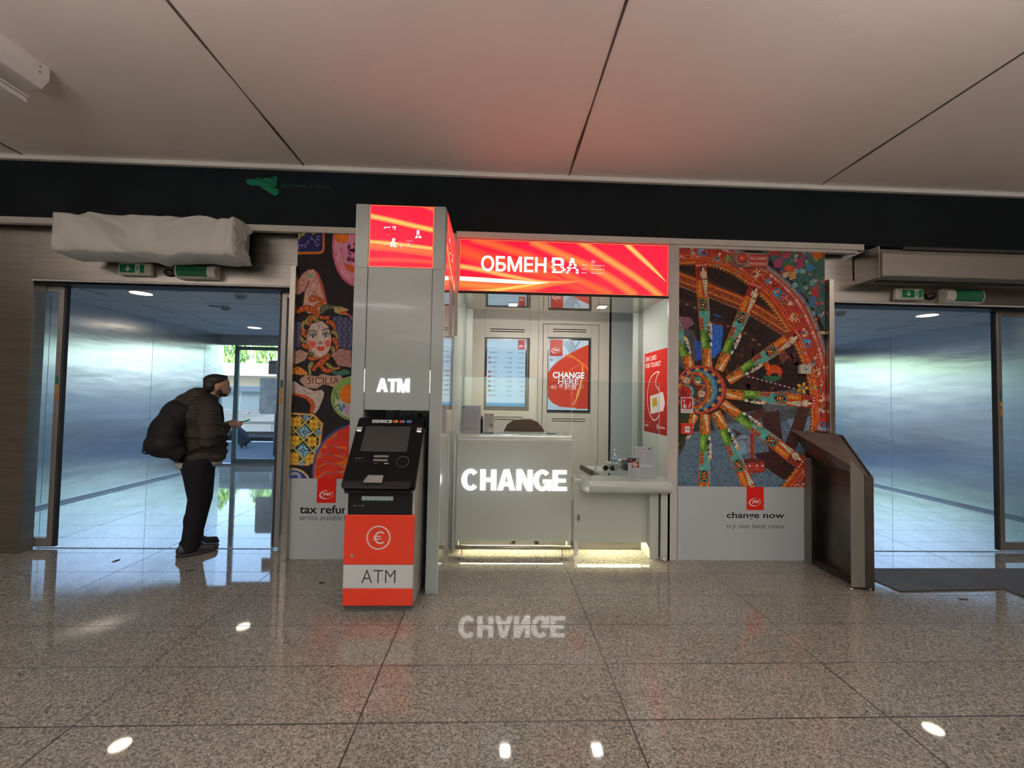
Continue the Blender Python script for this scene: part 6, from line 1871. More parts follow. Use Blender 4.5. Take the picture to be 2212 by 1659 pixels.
# ================================================================== ABOVE THE DOORS
def exit_sign(x0, x1, z0, z1, label, mirror=False):
    e = empty('exit_sign', label, 'exit sign', 'green exit signs over the passages', ((x0+x1)/2, 3.83, (z0+z1)/2))
    IV = mat('sign_body_ivory', 'CFCDC4', 0.4)
    parent_keep(bx('sign_body', IV, x0, x1, 3.805, 3.849, z0, z1, bevel=0.010), e)
    parent_keep(bx('sign_rim', IV, x0+0.012*(not mirror)+0.035*mirror, x1-0.012*mirror-0.035*(not mirror), 3.797, 3.806, z0+0.008, z1-0.008, bevel=0.003), e)
    gx0, gx1 = x0+(0.022 if not mirror else 0.050), x1-(0.050 if not mirror else 0.022)
    w = Art(Frame((0, 3.797, 0)), (gx0, gx1, z0+0.018, z1-0.018), base=0.0006)
    w.poly([(gx0, z0), (gx1, z0), (gx1, z1), (gx0, z1)], '0F6B45')
    H = z1-z0-0.036; zc = (z0+z1)/2; ax = gx0+(gx1-gx0)*0.33
    w.poly([(ax-0.006, zc+H*0.36), (ax+0.006, zc+H*0.36), (ax+0.006, zc-H*0.05), (ax+0.016, zc+H*0.06), (ax+0.026, zc+H*0.02), (ax, zc-H*0.38), (ax-0.026, zc+H*0.02), (ax-0.016, zc+H*0.06), (ax-0.006, zc-H*0.05)], 'C9D8CC')
    rx = gx0+(gx1-gx0)*0.62; rw = 0.040
    w.poly([(rx, z0+0.018), (rx+rw, z0+0.018), (rx+rw, z1-0.018), (rx, z1-0.018)], 'C9D8CC')
    w.ell(rx+rw*0.62, zc+H*0.32, 0.0055, 0.0055, '0F6B45', n=12)
    for pts, ww in (([(rx+rw*0.55, zc+H*0.24), (rx+rw*0.42, zc-H*0.02)], 0.010), ([(rx+rw*0.42, zc-H*0.02), (rx+rw*0.68, zc-H*0.14), (rx+rw*0.62, zc-H*0.36)], 0.006),
                    ([(rx+rw*0.42, zc-H*0.02), (rx+rw*0.24, zc-H*0.24), (rx-0.004, zc-H*0.28)], 0.006), ([(rx+rw*0.55, zc+H*0.22), (rx+rw*0.2, zc+H*0.14), (rx+rw*0.12, zc)], 0.004), ([(rx+rw*0.55, zc+H*0.22), (rx+rw*0.85, zc+H*0.06), (rx+rw*1.0, zc+H*0.14)], 0.004)):
        w.strip(pts, ww, '0F6B45')
    parent_keep(w.build('pictogram', attr_mat('sign_print_lit', emission=0.0, rough=0.3)), e)
exit_sign(-3.382, -3.098, 2.480, 2.590, 'green exit sign over the left passage with arrow and running figure')
exit_sign(3.800, 4.074, 2.450, 2.562, 'green exit sign over the right passage with arrow and running figure', True)
def motion_sensor(x, z, label):
    b = MB(); b.ball((0, 0, 0), (0.055, 0.045, 0.040), 20, 12)
    for v in b.bm.verts:
        if v.co.z > 0.018: v.co.z = 0.018+(v.co.z-0.018)*0.2
    o = b.build('door_motion_sensor', BLACK_GLOSS); o.location = (x, 3.845, z)
    tag(o, label, 'sensor', 'black motion sensors over the passages')
motion_sensor(-2.955, 2.522, 'small black motion sensor over the left passage')
motion_sensor(4.175, 2.502, 'small black motion sensor over the right passage')
def emergency_lamp(x0, x1, z0, z1, label, cap):
    e = empty('emergency_lamp', label, 'emergency lamp', 'white and green emergency lamps over the passages', ((x0+x1)/2, 3.83, (z0+z1)/2))
    IV = mat('sign_body_ivory', 'CFCDC4', 0.4)
    b = MB()
    prof = [(3.849, z0), (3.80, z0), (3.772, z0+0.022), (3.760, z0+0.055), (3.768, z1-0.025), (3.80, z1), (3.849, z1)]
    b.prism(prof, 'x', x0, x1); parent_keep(b.build('lamp_body', IV, bevel=0.004), e)
    g0, g1 = (x0+0.02, x1-0.07) if not cap else (x0+0.09, x1-0.02)
    prof = [(3.78, z0+0.014), (3.768, z0+0.024), (3.756, z0+0.055), (3.764, z1-0.023), (3.79, z1-0.004), (3.80, z1-0.004), (3.80, z0+0.014)]
    b = MB(); b.prism(prof, 'x', g0, g1); parent_keep(b.build('green_cover', mat('lamp_green', '175C40', 0.2)), e)
emergency_lamp(-2.867, -2.517, 2.462, 2.585, 'white emergency lamp with green cover over the left passage', False)
emergency_lamp(4.265, 4.640, 2.430, 2.565, 'white emergency lamp with green cover over the right passage', True)

# air curtain over the left door, wrapped in white plastic sheet
ac = empty('wrapped_air_curtain', 'long air curtain box wrapped in crumpled white plastic sheet, above the left passage', 'air curtain', loc=(-2.9, 3.6, 2.73))
parent_keep(bx('casing', mat('casing_grey', 'A8A8A4', 0.5), -3.59, -2.23, 3.58, 3.775, 2.61, 2.865), ac)
nx, ny = 90, 40
prof = [(3.765, 2.905), (3.66, 2.905), (3.55, 2.900), (3.500, 2.890), (3.492, 2.84), (3.49, 2.76), (3.49, 2.68), (3.495, 2.62), (3.52, 2.585), (3.62, 2.575), (3.765, 2.575)]
sp_ = spline(prof, 4)
b = MB()
r_ = random.Random(3)
ph = [r_.uniform(0, 6) for _ in range(9)]
def wr_(x, s):
    v = 0.006*math.sin(x*9+s*4+ph[0])+0.004*math.sin(x*23-s*7+ph[1])+0.003*math.sin(x*41+s*15+ph[2])
    # long drag folds running down from the upper corners
    for x0_, sg in ((-3.62, 1), (-2.20, -1)):
        d = (x-x0_)*sg
        v += -0.038*math.exp(-((d*0.55+0.02-s*0.42)/0.035)**2)*(d < 0.75)
        v += 0.030*math.exp(-((d*0.35+0.05-s*0.5)/0.03)**2)*(d < 0.6)
    e_ = max(0, (x+2.42)/0.22)
    v += e_*0.014*math.sin(x*60+s*6)
    return v
rows_ = []
n_s = len(sp_)
for i in range(nx+1):
    x = -3.635+(1.44)*i/nx
    ring = []
    for j, (y, z) in enumerate(sp_):
        s = j/(n_s-1)
        d = wr_(x, s)
        # droop of the lower edge at the left end
        zz = z + (0.0 if s < 0.6 else 0.006*math.sin(x*14))
        ring.append((x, y-abs(d)*0.2-d*(0.9 if 0.2 < s < 0.85 else 0.25), zz+d*0.3))
    rows_.append(ring)
b.loft(rows_, cap=False, smooth=True, closed=False)
# end flaps, gathered
for sgn, ring in ((-1, rows_[0]), (1, rows_[-1])):
    b2 = []
    for kk in range(6):
        t = kk/5
        b2.append([(p[0]+sgn*(0.012*math.sin(kk*1.7+j*0.9)+0.010*t*0), 3.63+(p[1]-3.63)*(1-t*0.97), 2.74+(p[2]-2.74)*(1-t*0.97)) if kk else p for j, p in enumerate(ring)])
    b.loft(b2, cap=False, smooth=True, closed=False)
po = b.build('plastic_wrap', mat('white_plastic_sheet', 'E2E3E0', 0.35, spec=0.6))
sm = po.modifiers.new('thickness', 'SOLIDIFY'); sm.thickness = 0.002
parent_keep(po, ac)

# plain air curtain over the right door
ad = empty('air_curtain', 'long grey metal air curtain box with rounded front, above the right passage', 'air curtain', loc=(4.4, 3.7, 2.73))
prof = [(3.865, 2.60), (3.62, 2.585), (3.575, 2.60), (3.572, 2.80), (3.585, 2.835), (3.62, 2.86), (3.865, 2.885)]
b = MB(); b.prism(prof, 'x', 3.445, 5.60)
parent_keep(b.build('casing', mat('air_curtain_grey', (0.30, 0.28, 0.255), 0.45, 0.6), bevel=0.006), ad)
parent_keep(bx('inlet_grille', mat('inlet_dark', (0.035, 0.03, 0.028), 0.7), 3.66, 5.58, 3.574, 3.60, 2.845, 2.872), ad)
parent_keep(bx('end_cover', STEEL, 3.438, 3.447, 3.60, 3.86, 2.592, 2.880, bevel=0.002), ad)
parent_keep(bx('outlet_slot', mat('slot_dark', (0.03, 0.032, 0.035), 0.6), 3.50, 5.55, 3.66, 3.72, 2.5835, 2.589), ad)

# ceiling luminaire at the upper left: trough with a slim tray beside it
LUM = mat('luminaire_white', 'D6CFCB', 0.45)
lu = empty('ceiling_luminaire', 'white box luminaire hanging below the ceiling at the upper left edge', 'luminaire', loc=(-3.2, 1.5, 3.4))
b = MB()
b.prism([(-3.30, 3.36), (-2.94, 3.365), (-2.895, 3.42), (-2.895, 3.50), (-3.34, 3.50), (-3.34, 3.42)], 'y', -1.2, 2.72)
parent_keep(b.build('trough', LUM, bevel=0.003), lu)
parent_keep(MB().cyl((-2.894, 2.66, 3.47), (-2.8915, 2.66, 3.47), 0.005, n=8).build('screw', mat('screw_dark', (0.1, 0.09, 0.09), 0.5)), lu)
parent_keep(MB().cyl((-2.894, 2.66, 3.435), (-2.8915, 2.66, 3.435), 0.005, n=8).build('screw', mat('screw_dark', (0.1, 0.09, 0.09), 0.5)), lu)
parent_keep(MB().box(-3.20, -2.985, -1.2, 2.68, 3.250, 3.280).build('slim_tray', LUM, bevel=0.003), lu)
parent_keep(MB().box(-3.205, -2.98, -1.2, 2.685, 3.284, 3.296).build('tray_lid', LUM), lu)
for y in (-0.8, 0.9, 2.0):
    parent_keep(MB().box(-3.12, -3.08, y-0.02, y+0.02, 3.296, 3.36).build('hanger', ALU), lu)

# bodies of the added, unseen hall luminaires
first = None
for x, y in ADDED_HALL_LAMPS:
    e = empty('added_hall_luminaire', 'unseen hanging luminaire added to light the hall', 'luminaire', 'added luminaires of the hall', (x, y, 2.85))
    if first is None:
        bx('lamp_housing', LUM, -0.70, 0.70, -0.12, 0.12, -0.085, -0.015, e, 0.004)
        bx('lamp_diffuser', mat('added_hall_diffuser', (0.9, 0.9, 0.9), 0.4, emit=(1.0, 0.93, 0.84), strength=3.0), -0.66, 0.66, -0.10, 0.10, -0.092, -0.0855, e)
        for x_ in (-0.6, 0.6):
            b = MB(); b.cyl((x_, 0, -0.02), (x_, 0, 0.65), 0.004, n=6); b.build('hanger', ALU, e)
        first = e
    else:
        for ch in list(first.children):
            c_ = ch.copy(); COL.objects.link(c_); c_.parent = e

# corridor lights and detectors
for i, (x, y, lab) in enumerate(((-4.212, 5.053, 'round downlight in the left passage ceiling, the nearer one'), (-4.295, 7.517, 'round downlight in the left passage ceiling, the farther one'),
                                 (5.539, 5.133, 'round downlight in the right passage ceiling'))):
    e = empty('passage_downlight', lab, 'light', 'round downlights of the passages', (x, y, CZ))
    b = MB(); b.lathe((0, 0, 0), [(0.125, 0.0), (0.125, -0.006), (0.108, -0.009)], 32); b.build('lamp_rim', mat('rim_white', 'DADCDD', 0.4), e)
    b = MB(); b.lathe((0, 0, 0), [(0.106, -0.009), (0.106, -0.0115)], 32); b.build('lamp_diffuser', LAMP, e)
    add_light('passage_lamp_light', 'AREA', (x, y, CZ-0.015), (0, 0, 0), 1.8, (1.0, 0.84, 0.62), shape='DISK', size=0.2)
def detector(x, y, lab):
    e = empty('smoke_detector', lab, 'smoke detector', 'white smoke detectors of the passages', (x, y, CZ))
    DET = mat('detector_white', 'D4D6D6', 0.4)
    b = MB(); b.lathe((0, 0, 0), [(0.065, 0.0), (0.065, -0.016), (0.058, -0.020)], 24); b.build('detector_base', DET, e)
    b = MB(); b.lathe((0, 0, 0), [(0.050, -0.020), (0.048, -0.036), (0.036, -0.046), (0.01, -0.050)], 24); b.build('detector_head', mat('detector_head', 'A9ADAF', 0.4), e)
    return e
detector(-3.067, 5.061, 'white smoke detector on the left passage ceiling, upper right of the opening')
e = detector(-3.698, 5.776, 'white ceiling camera like detector with a thin arm on the left passage ceiling')
b = MB(); b.tube([(0.05, 0, -0.008), (-0.06, -0.02, -0.008), (-0.14, -0.12, -0.01)], 0.007, 6); b.build('detector_arm', mat('arm_grey', (0.2, 0.21, 0.22), 0.4), e)
detector(4.38, 5.132, 'white smoke detector on the right passage ceiling, upper left of the opening')

# ================================================================== STEEL STAND
st = empty('steel_lectern', 'tall dark steel lectern shell with sloped top beside the wheel panel', 'lectern', loc=(2.8, 3.45, 0))
S_ = lambda o: parent_keep(o, st)
side = [(3.165, 0.0), (3.165, 0.872), (3.45, 1.178), (3.755, 1.195), (3.755, 0.0)]
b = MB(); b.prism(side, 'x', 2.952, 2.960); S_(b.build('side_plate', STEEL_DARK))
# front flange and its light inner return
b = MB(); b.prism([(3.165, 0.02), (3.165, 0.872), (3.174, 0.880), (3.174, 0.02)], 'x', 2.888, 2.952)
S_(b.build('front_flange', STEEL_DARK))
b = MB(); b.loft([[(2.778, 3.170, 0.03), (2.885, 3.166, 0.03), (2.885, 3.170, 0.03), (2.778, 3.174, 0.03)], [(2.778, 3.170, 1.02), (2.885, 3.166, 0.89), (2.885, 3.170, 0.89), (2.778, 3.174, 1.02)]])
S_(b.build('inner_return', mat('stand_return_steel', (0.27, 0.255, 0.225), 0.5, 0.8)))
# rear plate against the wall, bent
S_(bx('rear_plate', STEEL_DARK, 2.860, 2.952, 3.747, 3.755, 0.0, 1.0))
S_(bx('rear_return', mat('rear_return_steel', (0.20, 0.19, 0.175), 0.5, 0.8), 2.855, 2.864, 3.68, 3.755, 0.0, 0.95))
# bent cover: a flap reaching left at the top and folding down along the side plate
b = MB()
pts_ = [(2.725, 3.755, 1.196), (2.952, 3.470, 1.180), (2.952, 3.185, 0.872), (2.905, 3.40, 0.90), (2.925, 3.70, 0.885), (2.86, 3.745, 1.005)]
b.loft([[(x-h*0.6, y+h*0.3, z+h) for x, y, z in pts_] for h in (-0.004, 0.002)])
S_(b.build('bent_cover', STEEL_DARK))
# floor plate and feet
S_(bx('base_plate', mat('stand_base', (0.05, 0.045, 0.042), 0.5, 0.5), 2.862, 2.952, 3.174, 3.747, 0.015, 0.022))
for x, y in ((2.79, 3.185), (2.94, 3.185), (2.94, 3.73)):
    b = MB(); b.lathe((x, y, 0), [(0.014, 0.0), (0.014, 0.012), (0.007, 0.018)], 14); S_(b.build('foot', CHROME))

# floor mat before the right passage
FM = mat('grey_floor_mat', (0.055, 0.06, 0.068), 0.75, noise=((3, 3, 3), 0.2), bump=(220, 0.0015))
mt = MB()
mt.prism([(3.15, 3.155), (4.04, 3.19), (4.05, 2.40), (6.4, 2.40), (6.4, 3.60), (3.10, 3.58), (3.15, 3.155)][:-1], 'z', 0.0003, 0.008)
mo = mt.build('floor_mat', FM)
tag(mo, 'dark grey floor mat in front of the right passage', 'mat')
b = MB(); b.tube([(3.15, 3.155, 0.006), (4.04, 3.19, 0.006), (4.05, 2.40, 0.006)], 0.007, 6)
b.build('mat_edge', mat('mat_rubber_edge', (0.01, 0.01, 0.012), 0.4), mo)
# tiny dry leaf bits lying on the floor
LEAF = mat('dry_leaf_brown', (0.05, 0.028, 0.02), 0.7)
for i, (x, y, s, r0, lab) in enumerate(((-2.45, 3.52, 0.030, 20, 'small dry brown leaf on the lit floor left of the tax refund panel'), (-3.20, 3.72, 0.026, 70, 'small dark leaf bit on the floor in the left doorway'),
                            (3.52, 3.03, 0.028, -15, 'small dry leaf on the floor before the grey mat'), (-1.31, 3.30, 0.020, 10, 'tiny black crumb on the floor left of the cash machine'))):
    b = MB(); pts = [(s*math.cos(t)*(1+0.3*math.sin(3*t)), s*0.42*math.sin(t)) for t in [2*PI*k_/12 for k_ in range(12)]]
    rr = rad(r0)
    pts = [(x+u*math.cos(rr)-v*math.sin(rr), y+u*math.sin(rr)+v*math.cos(rr)) for u, v in pts]
    b.prism(pts, 'z', 0.0005, 0.005)
    tag(b.build('leaf_litter', LEAF), lab, 'leaf')

# ================================================================== STREET BEYOND THE CORRIDORS
PAVE = mat('street_pavement', '3C454E', 0.8, spec=0.1, noise=((0.7, 0.7, 1), 0.12))
struct(bx('pavement', PAVE, -22, 24, 8.7, 12.7, -0.14, -0.01))
struct(bx('kerb', mat('kerb_stone', 'B9BDBF', 0.7), -22, 24, 12.7, 12.85, -0.2, 0.0))
struct(bx('road', mat('asphalt', '3C434A', 0.85, spec=0.1, noise=((1.5, 1.5, 1), 0.1)), -40, 42, 12.85, 60, -0.3, -0.13))
WALLB = mat('sunlit_render', 'EFECE4', 0.8)
# long low building across the road with a sloping canopy
bd = empty('street_building', 'long low pale building across the street with a sloping canopy roof', 'building', loc=(0, 24, -0.13))
parent_keep(bx('building_wall', WALLB, -34, 36, 23.0, 25.0, -0.13, 2.6), bd)
b = MB()
for x0 in range(-34, 36, 9):
    b.loft([[(x0, 20.2, 2.25+h), (x0+9, 20.2, 2.25+h), (x0+9, 23.2, 2.95+h), (x0, 23.2, 2.95+h)] for h in (0, 0.12)])
parent_keep(b.build('canopy', mat('canopy_grey', '7C868C', 0.6)), bd)
for x0 in range(-32, 36, 6):
    parent_keep(MB().cyl((x0, 20.6, -0.13), (x0, 20.6, 2.4), 0.06, n=12).build('canopy_post', mat('canopy_post_paint', 'C9CDD0', 0.5)), bd)

# small vans parked at the kerb
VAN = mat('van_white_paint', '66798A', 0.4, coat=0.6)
VGL = glass_mat('van_glass', (0.55, 0.62, 0.64))
TYRE = mat('tyre_rubber', (0.02, 0.02, 0.022), 0.7)
def van(label, loc, rotz=0.0, paint=VAN, first=[None]):
    e = empty('parked_van', label, 'van', 'vans parked along the street', loc)
    e.rotation_euler = (0, 0, rotz)
    if first[0] is not None:
        for ch in first[0].children:
            c_ = ch.copy(); COL.objects.link(c_); c_.parent = e
            for g in ch.children:
                d_ = g.copy(); COL.objects.link(d_); d_.parent = c_
        return e
    first[0] = e
    # side profile, length along x, front to the left
    out = [(-2.15, 0.30), (-2.17, 0.60), (-2.10, 0.82), (-1.60, 0.98), (-1.15, 1.50), (-0.85, 1.72), (-0.4, 1.80), (1.6, 1.80), (1.95, 1.72), (2.10, 1.1), (2.12, 0.34)]
    W2 = 0.86
    b = MB()
    secs = []
    for y, s, dz in ((-W2, 0.985, 0.0), (-W2*0.97, 1.0, 0.0), (W2*0.97, 1.0, 0.0), (W2, 0.985, 0.0)):
        secs.append([(x*s, y*(1-0.13*max(0, (z-0.95)/0.85)), 0.30+(z-0.30)*(1 if s == 1 else 0.99)) for x, z in out])
    b.loft(secs)
    body = b.build('van_body', paint, e, bevel=0.04, seg=3)
    def side_pt(x, z, off): return (x, -(W2+off)*(1-0.13*max(0, (z-0.95)/0.85)), z)
    for nm, q in (('side_window', [(-0.98, 1.08), (-0.62, 1.58), (-0.16, 1.62), (-0.16, 1.05)]), ('side_window', [(-0.02, 1.05), (-0.02, 1.62), (0.92, 1.62), (0.95, 1.05)]), ('side_window', [(1.08, 1.06), (1.08, 1.60), (1.78, 1.58), (1.90, 1.10)])):
        for sgn in (1, -1):
            b = MB()
            f = [side_pt(x, z, 0.006) for x, z in q]
            g = [side_pt(x, z, 0.012) for x, z in q]
            if sgn < 0:
                f = [(x, -y, z) for x, y, z in f]; g = [(x, -y, z) for x, y, z in g]
            b.loft([f, g])
            b.build(nm, mat('van_window_dark', (0.10, 0.14, 0.15), 0.08), body)
    for x in (-0.09, 1.01):
        b = MB(); b.loft([[side_pt(x-0.006, z, 0.003) for z in (0.40, 1.68)]+[side_pt(x+0.006, z, 0.003) for z in (1.68, 0.40)], [side_pt(x-0.006, z, 0.008) for z in (0.40, 1.68)]+[side_pt(x+0.006, z, 0.008) for z in (1.68, 0.40)]])
        b.build('door_gap', mat('van_gap', (0.05, 0.06, 0.065), 0.6), body)
    for x in (-0.30, 0.10):
        bx('door_handle', mat('handle_grey', (0.35, 0.38, 0.4), 0.4), x, x+0.17, -W2-0.025, -W2, 0.92, 0.95, body)
    bx('side_moulding', mat('moulding_grey', (0.10, 0.12, 0.13), 0.5), -1.25, 1.35, -W2-0.02, -W2+0.01, 0.58, 0.66, body)
    b = MB(); b.loft([[(-1.60+0.03, y, 0.98+0.045) for y in (-0.74, 0.74)]+[(-1.17+0.03, y, 1.49+0.02) for y in (0.68, -0.68)], [(-1.62, y, 1.0+0.06) for y in (-0.74, 0.74)]+[(-1.19, y, 1.52+0.03) for y in (0.68, -0.68)]])
    b.build('windscreen', mat('van_window_dark', (0.10, 0.14, 0.15), 0.08), body)
    for x in (-1.38, 1.42):
        for y in (-0.80, 0.80):
            b = MB(); b.lathe((x, y, 0.30), [(0.20, -0.10), (0.29, -0.10), (0.305, -0.07), (0.305, 0.07), (0.29, 0.10), (0.20, 0.10)], 28, 'y')
            wh = b.build('wheel', TYRE, e, bevel=0.005)
            b = MB(); b.lathe((x, y, 0.30), [(0.20, -0.085), (0.19, -0.09), (0.19, 0.09), (0.20, 0.085)], 24, 'y')
            b.build('wheel_rim', mat('rim_silver', (0.4, 0.42, 0.44), 0.35, 0.8), wh)
    bx('under_body', mat('underbody_dark', (0.03, 0.03, 0.03), 0.8), -1.9, 1.95, -0.75, 0.75, 0.20, 0.34, e)
    b = MB(); b.box(-1.12, -1.04, -1.04, -0.86, 1.02, 1.18); b.build('wing_mirror', BLACK, e, bevel=0.02)
    return e
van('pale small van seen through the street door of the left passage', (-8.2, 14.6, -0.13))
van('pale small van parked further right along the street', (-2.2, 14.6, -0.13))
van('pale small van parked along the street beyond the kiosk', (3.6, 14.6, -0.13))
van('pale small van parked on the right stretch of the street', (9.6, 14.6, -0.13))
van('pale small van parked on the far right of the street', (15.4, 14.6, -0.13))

# street sign: back of a traffic panel on a post
sp = empty('street_sign', 'grey metal traffic panel on a post seen through the left street door, beside the van', 'street sign', loc=(-5.2, 10.0, -0.01))
b = MB(); b.cyl((-5.16, 10.0, -0.01), (-5.12, 10.0, 2.9), 0.03, n=14); parent_keep(b.build('post', mat('galvanised_post', (0.09, 0.115, 0.14), 0.5, 0.4)), sp)
b = MB(); b.loft([[(-5.30+ (x), 9.96+h, 1.38+z) for x, z in rrect(-0.22, 0.22, -0.42, 0.42, 0.05)] for h in (0, 0.015)])
parent_keep(b.build('panel', mat('panel_back_grey', (0.09, 0.115, 0.14), 0.5, 0.3, noise=((6, 6, 6), 0.3))), sp)
# wheeled suitcase tilted on its wheels
sc = empty('wheeled_suitcase', 'dark blue wheeled suitcase tilted on its wheels outside the left street door', 'suitcase', loc=(-6.62, 11.3, 0.035))
sc.rotation_euler = (0, rad(-38), rad(10))
SU = mat('suitcase_fabric', (0.006, 0.011, 0.02), 0.8, spec=0.1)
bx('case_shell', SU, -0.02, 0.20, -0.16, 0.16, 0.01, 0.50, sc, 0.03)
bx('front_pocket', mat('suitcase_fabric2', (0.009, 0.014, 0.025), 0.8, spec=0.1), 0.18, 0.225, -0.13, 0.13, 0.08, 0.40, sc, 0.02)
for y in (-0.14, 0.14):
    b = MB(); b.cyl((0.0, y-0.012, 0.0), (0.0, y+0.012, 0.0), 0.03, n=14); b.build('castor', BLACK, sc)
b = MB(); b.tube([(0.04, -0.05, 0.50), (0.04, -0.05, 0.535), (0.04, 0.05, 0.535), (0.04, 0.05, 0.50)], 0.010, 8); b.build('grip', BLACK, sc)

# hedge-like trees beyond the building
def tree(x, y, w, h, seed, lab):
    r = random.Random(seed)
    e = empty('street_tree', lab, 'tree', 'trees beyond the street building', (x, y, -0.13))
    b = MB(); b.tube([(0, 0, 0), (0.1, 0, h*0.3), (0, 0, h*0.7)], [0.22, 0.16, 0.08], 8); b.build('trunk', mat('bark', (0.10, 0.075, 0.05), 0.9), e)
    vs, fs = [], []
    for i in range(2600):
        t = r.uniform(0, 2*PI); ph_ = math.acos(r.uniform(-1, 1)); q = r.uniform(0.75, 1.0)
        px = w*0.5*q*math.sin(ph_)*math.cos(t); py = w*0.4*q*math.sin(ph_)*math.sin(t); pz = h*0.58+h*0.44*q*math.cos(ph_)
        l, wd = r.uniform(0.25, 0.5), r.uniform(0.05, 0.09)
        a1_ = r.uniform(0, 2*PI)
        dx, dy = math.cos(a1_)*wd, math.sin(a1_)*wd
        tx, ty = r.uniform(-0.12, 0.12), r.uniform(-0.12, 0.12)
        k_ = len(vs)
        vs += [(px-dx, py-dy, pz), (px+dx, py+dy, pz), (px+tx+dx*0.3, py+ty+dy*0.3, pz-l), (px+tx-dx*0.3, py+ty-dy*0.3, pz-l)]
        fs.append((k_, k_+1, k_+2, k_+3))
    me = bpy.data.meshes.new('foliage'); me.from_pydata(vs, [], fs)
    me.materials.append(mat('tree_leaves', (0.16, 0.32, 0.075), 0.6, noise=((1.2, 1.2, 1.2), 0.5)))
    o = bpy.data.objects.new('foliage', me); link(o, e)
    return e
k_ = 0
for x, y, w, h in ((-25.5, 29.5, 5.0, 7.5), (-19.8, 29.5, 5.0, 7.0), (-14.2, 29.5, 5.0, 7.6), (-8.6, 29.5, 5.0, 7.2), (-3.0, 29.5, 5.0, 7.4), (2.4, 28.4, 5.4, 7.0), (8.5, 28.6, 5.6, 7.6), (14.5, 28.0, 5.4, 7.2)):
    tree(x, y, w, h, 40+k_, 'green drooping tree behind the pale street building, ' + ('far left', 'second from the left', 'third from the left', 'fourth from the left', 'left of the kiosk centre', 'behind the kiosk', 'on the right stretch', 'far right')[k_])
    k_ += 1

# ================================================================== THE MAN IN THE LEFT DOORWAY
def blob(name, items, voxel, m, parent=None, smooth=4, sub=0):
    """one continuous skin round tapered limbs and ellipsoids"""
    b = MB()
    for it in items:
        if it[0] == 'c':
            _, p0, p1, r0, r1 = it
            p0, p1 = Vector(p0), Vector(p1)
            d = (p1-p0).normalized(); L_ = (p1-p0).length
            prof = []
            for k_ in range(5): prof.append((p0-d*r0*math.cos(PI/2*k_/4), max(r0*math.sin(PI/2*k_/4), r0*0.03)))
            for k_ in range(5): prof.append((p1+d*r1*math.sin(PI/2*k_/4), max(r1*math.cos(PI/2*k_/4), r1*0.03)))
            a_ = d.orthogonal().normalized(); c_ = d.cross(a_)
            b.loft([[p+(a_*math.cos(t)+c_*math.sin(t))*r for t in [2*PI*i/16 for i in range(16)]] for p, r in prof])
        else:
            _, c0, rr, rot = it
            mtx = Matrix.Translation(c0) @ (Matrix.Rotation(rot[2], 4, 'Z') @ Matrix.Rotation(rot[1], 4, 'Y') @ Matrix.Rotation(rot[0], 4, 'X'))
            n, mm = 18, 12
            b.loft([[mtx @ Vector((rr[0]*max(math.sin(PI*j/mm), 0.01)*math.cos(2*PI*i/n), rr[1]*max(math.sin(PI*j/mm), 0.01)*math.sin(2*PI*i/n), -rr[2]*math.cos(PI*j/mm))) for i in range(n)] for j in range(mm+1)])
    o = b.build(name, m)
    r = o.modifiers.new('skin', 'REMESH'); r.mode = 'VOXEL'; r.voxel_size = voxel; r.use_smooth_shade = True
    s = o.modifiers.new('smooth', 'SMOOTH'); s.factor = 0.6; s.iterations = smooth
    bpy.context.view_layer.update()
    dg = bpy.context.evaluated_depsgraph_get()
    me = bpy.data.meshes.new_from_object(o.evaluated_get(dg))
    old = o.data
    o.modifiers.clear()
    o.data = me
    bpy.data.meshes.remove(old)
    for p in me.polygons: p.use_smooth = True
    if parent is not None:
        o.parent = parent
    return o

# local axes: x = forward (the way he faces), y = his left, z = up
SKIN = mat('skin', (0.42, 0.24, 0.17), 0.55)
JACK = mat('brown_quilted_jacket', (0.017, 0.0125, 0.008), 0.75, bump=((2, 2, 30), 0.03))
TROU = mat('dark_trousers', (0.006, 0.006, 0.009), 0.85, spec=0.2)
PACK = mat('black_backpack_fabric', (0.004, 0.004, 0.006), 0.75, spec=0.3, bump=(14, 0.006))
HAIR = mat('dark_hair', (0.012, 0.009, 0.007), 0.6, bump=(120, 0.002))
SHOE = mat('dark_running_shoe', (0.012, 0.012, 0.016), 0.5)
SOLE = mat('shoe_sole', (0.02, 0.02, 0.025), 0.6)
SHIRT = mat('pale_shirt_hem', (0.45, 0.46, 0.42), 0.8)
HX0, HY0, PH = -2.70, 3.97, rad(42)
def place(o):
    o.location = (HX0, HY0, 0); o.rotation_euler = (0, 0, PH)
    return o
Cc = lambda p0, p1, r0, r1: ('c', p0, p1, r0, r1)
El = lambda c, r, rot=(0, 0, 0): ('e', Vector(c), r, rot)
def finger(base, pts, r):
    o = []
    p = Vector(base)
    for q in pts:
        o.append(Cc(p, Vector(q), r, r*0.92)); p = Vector(q); r *= 0.92
    return o
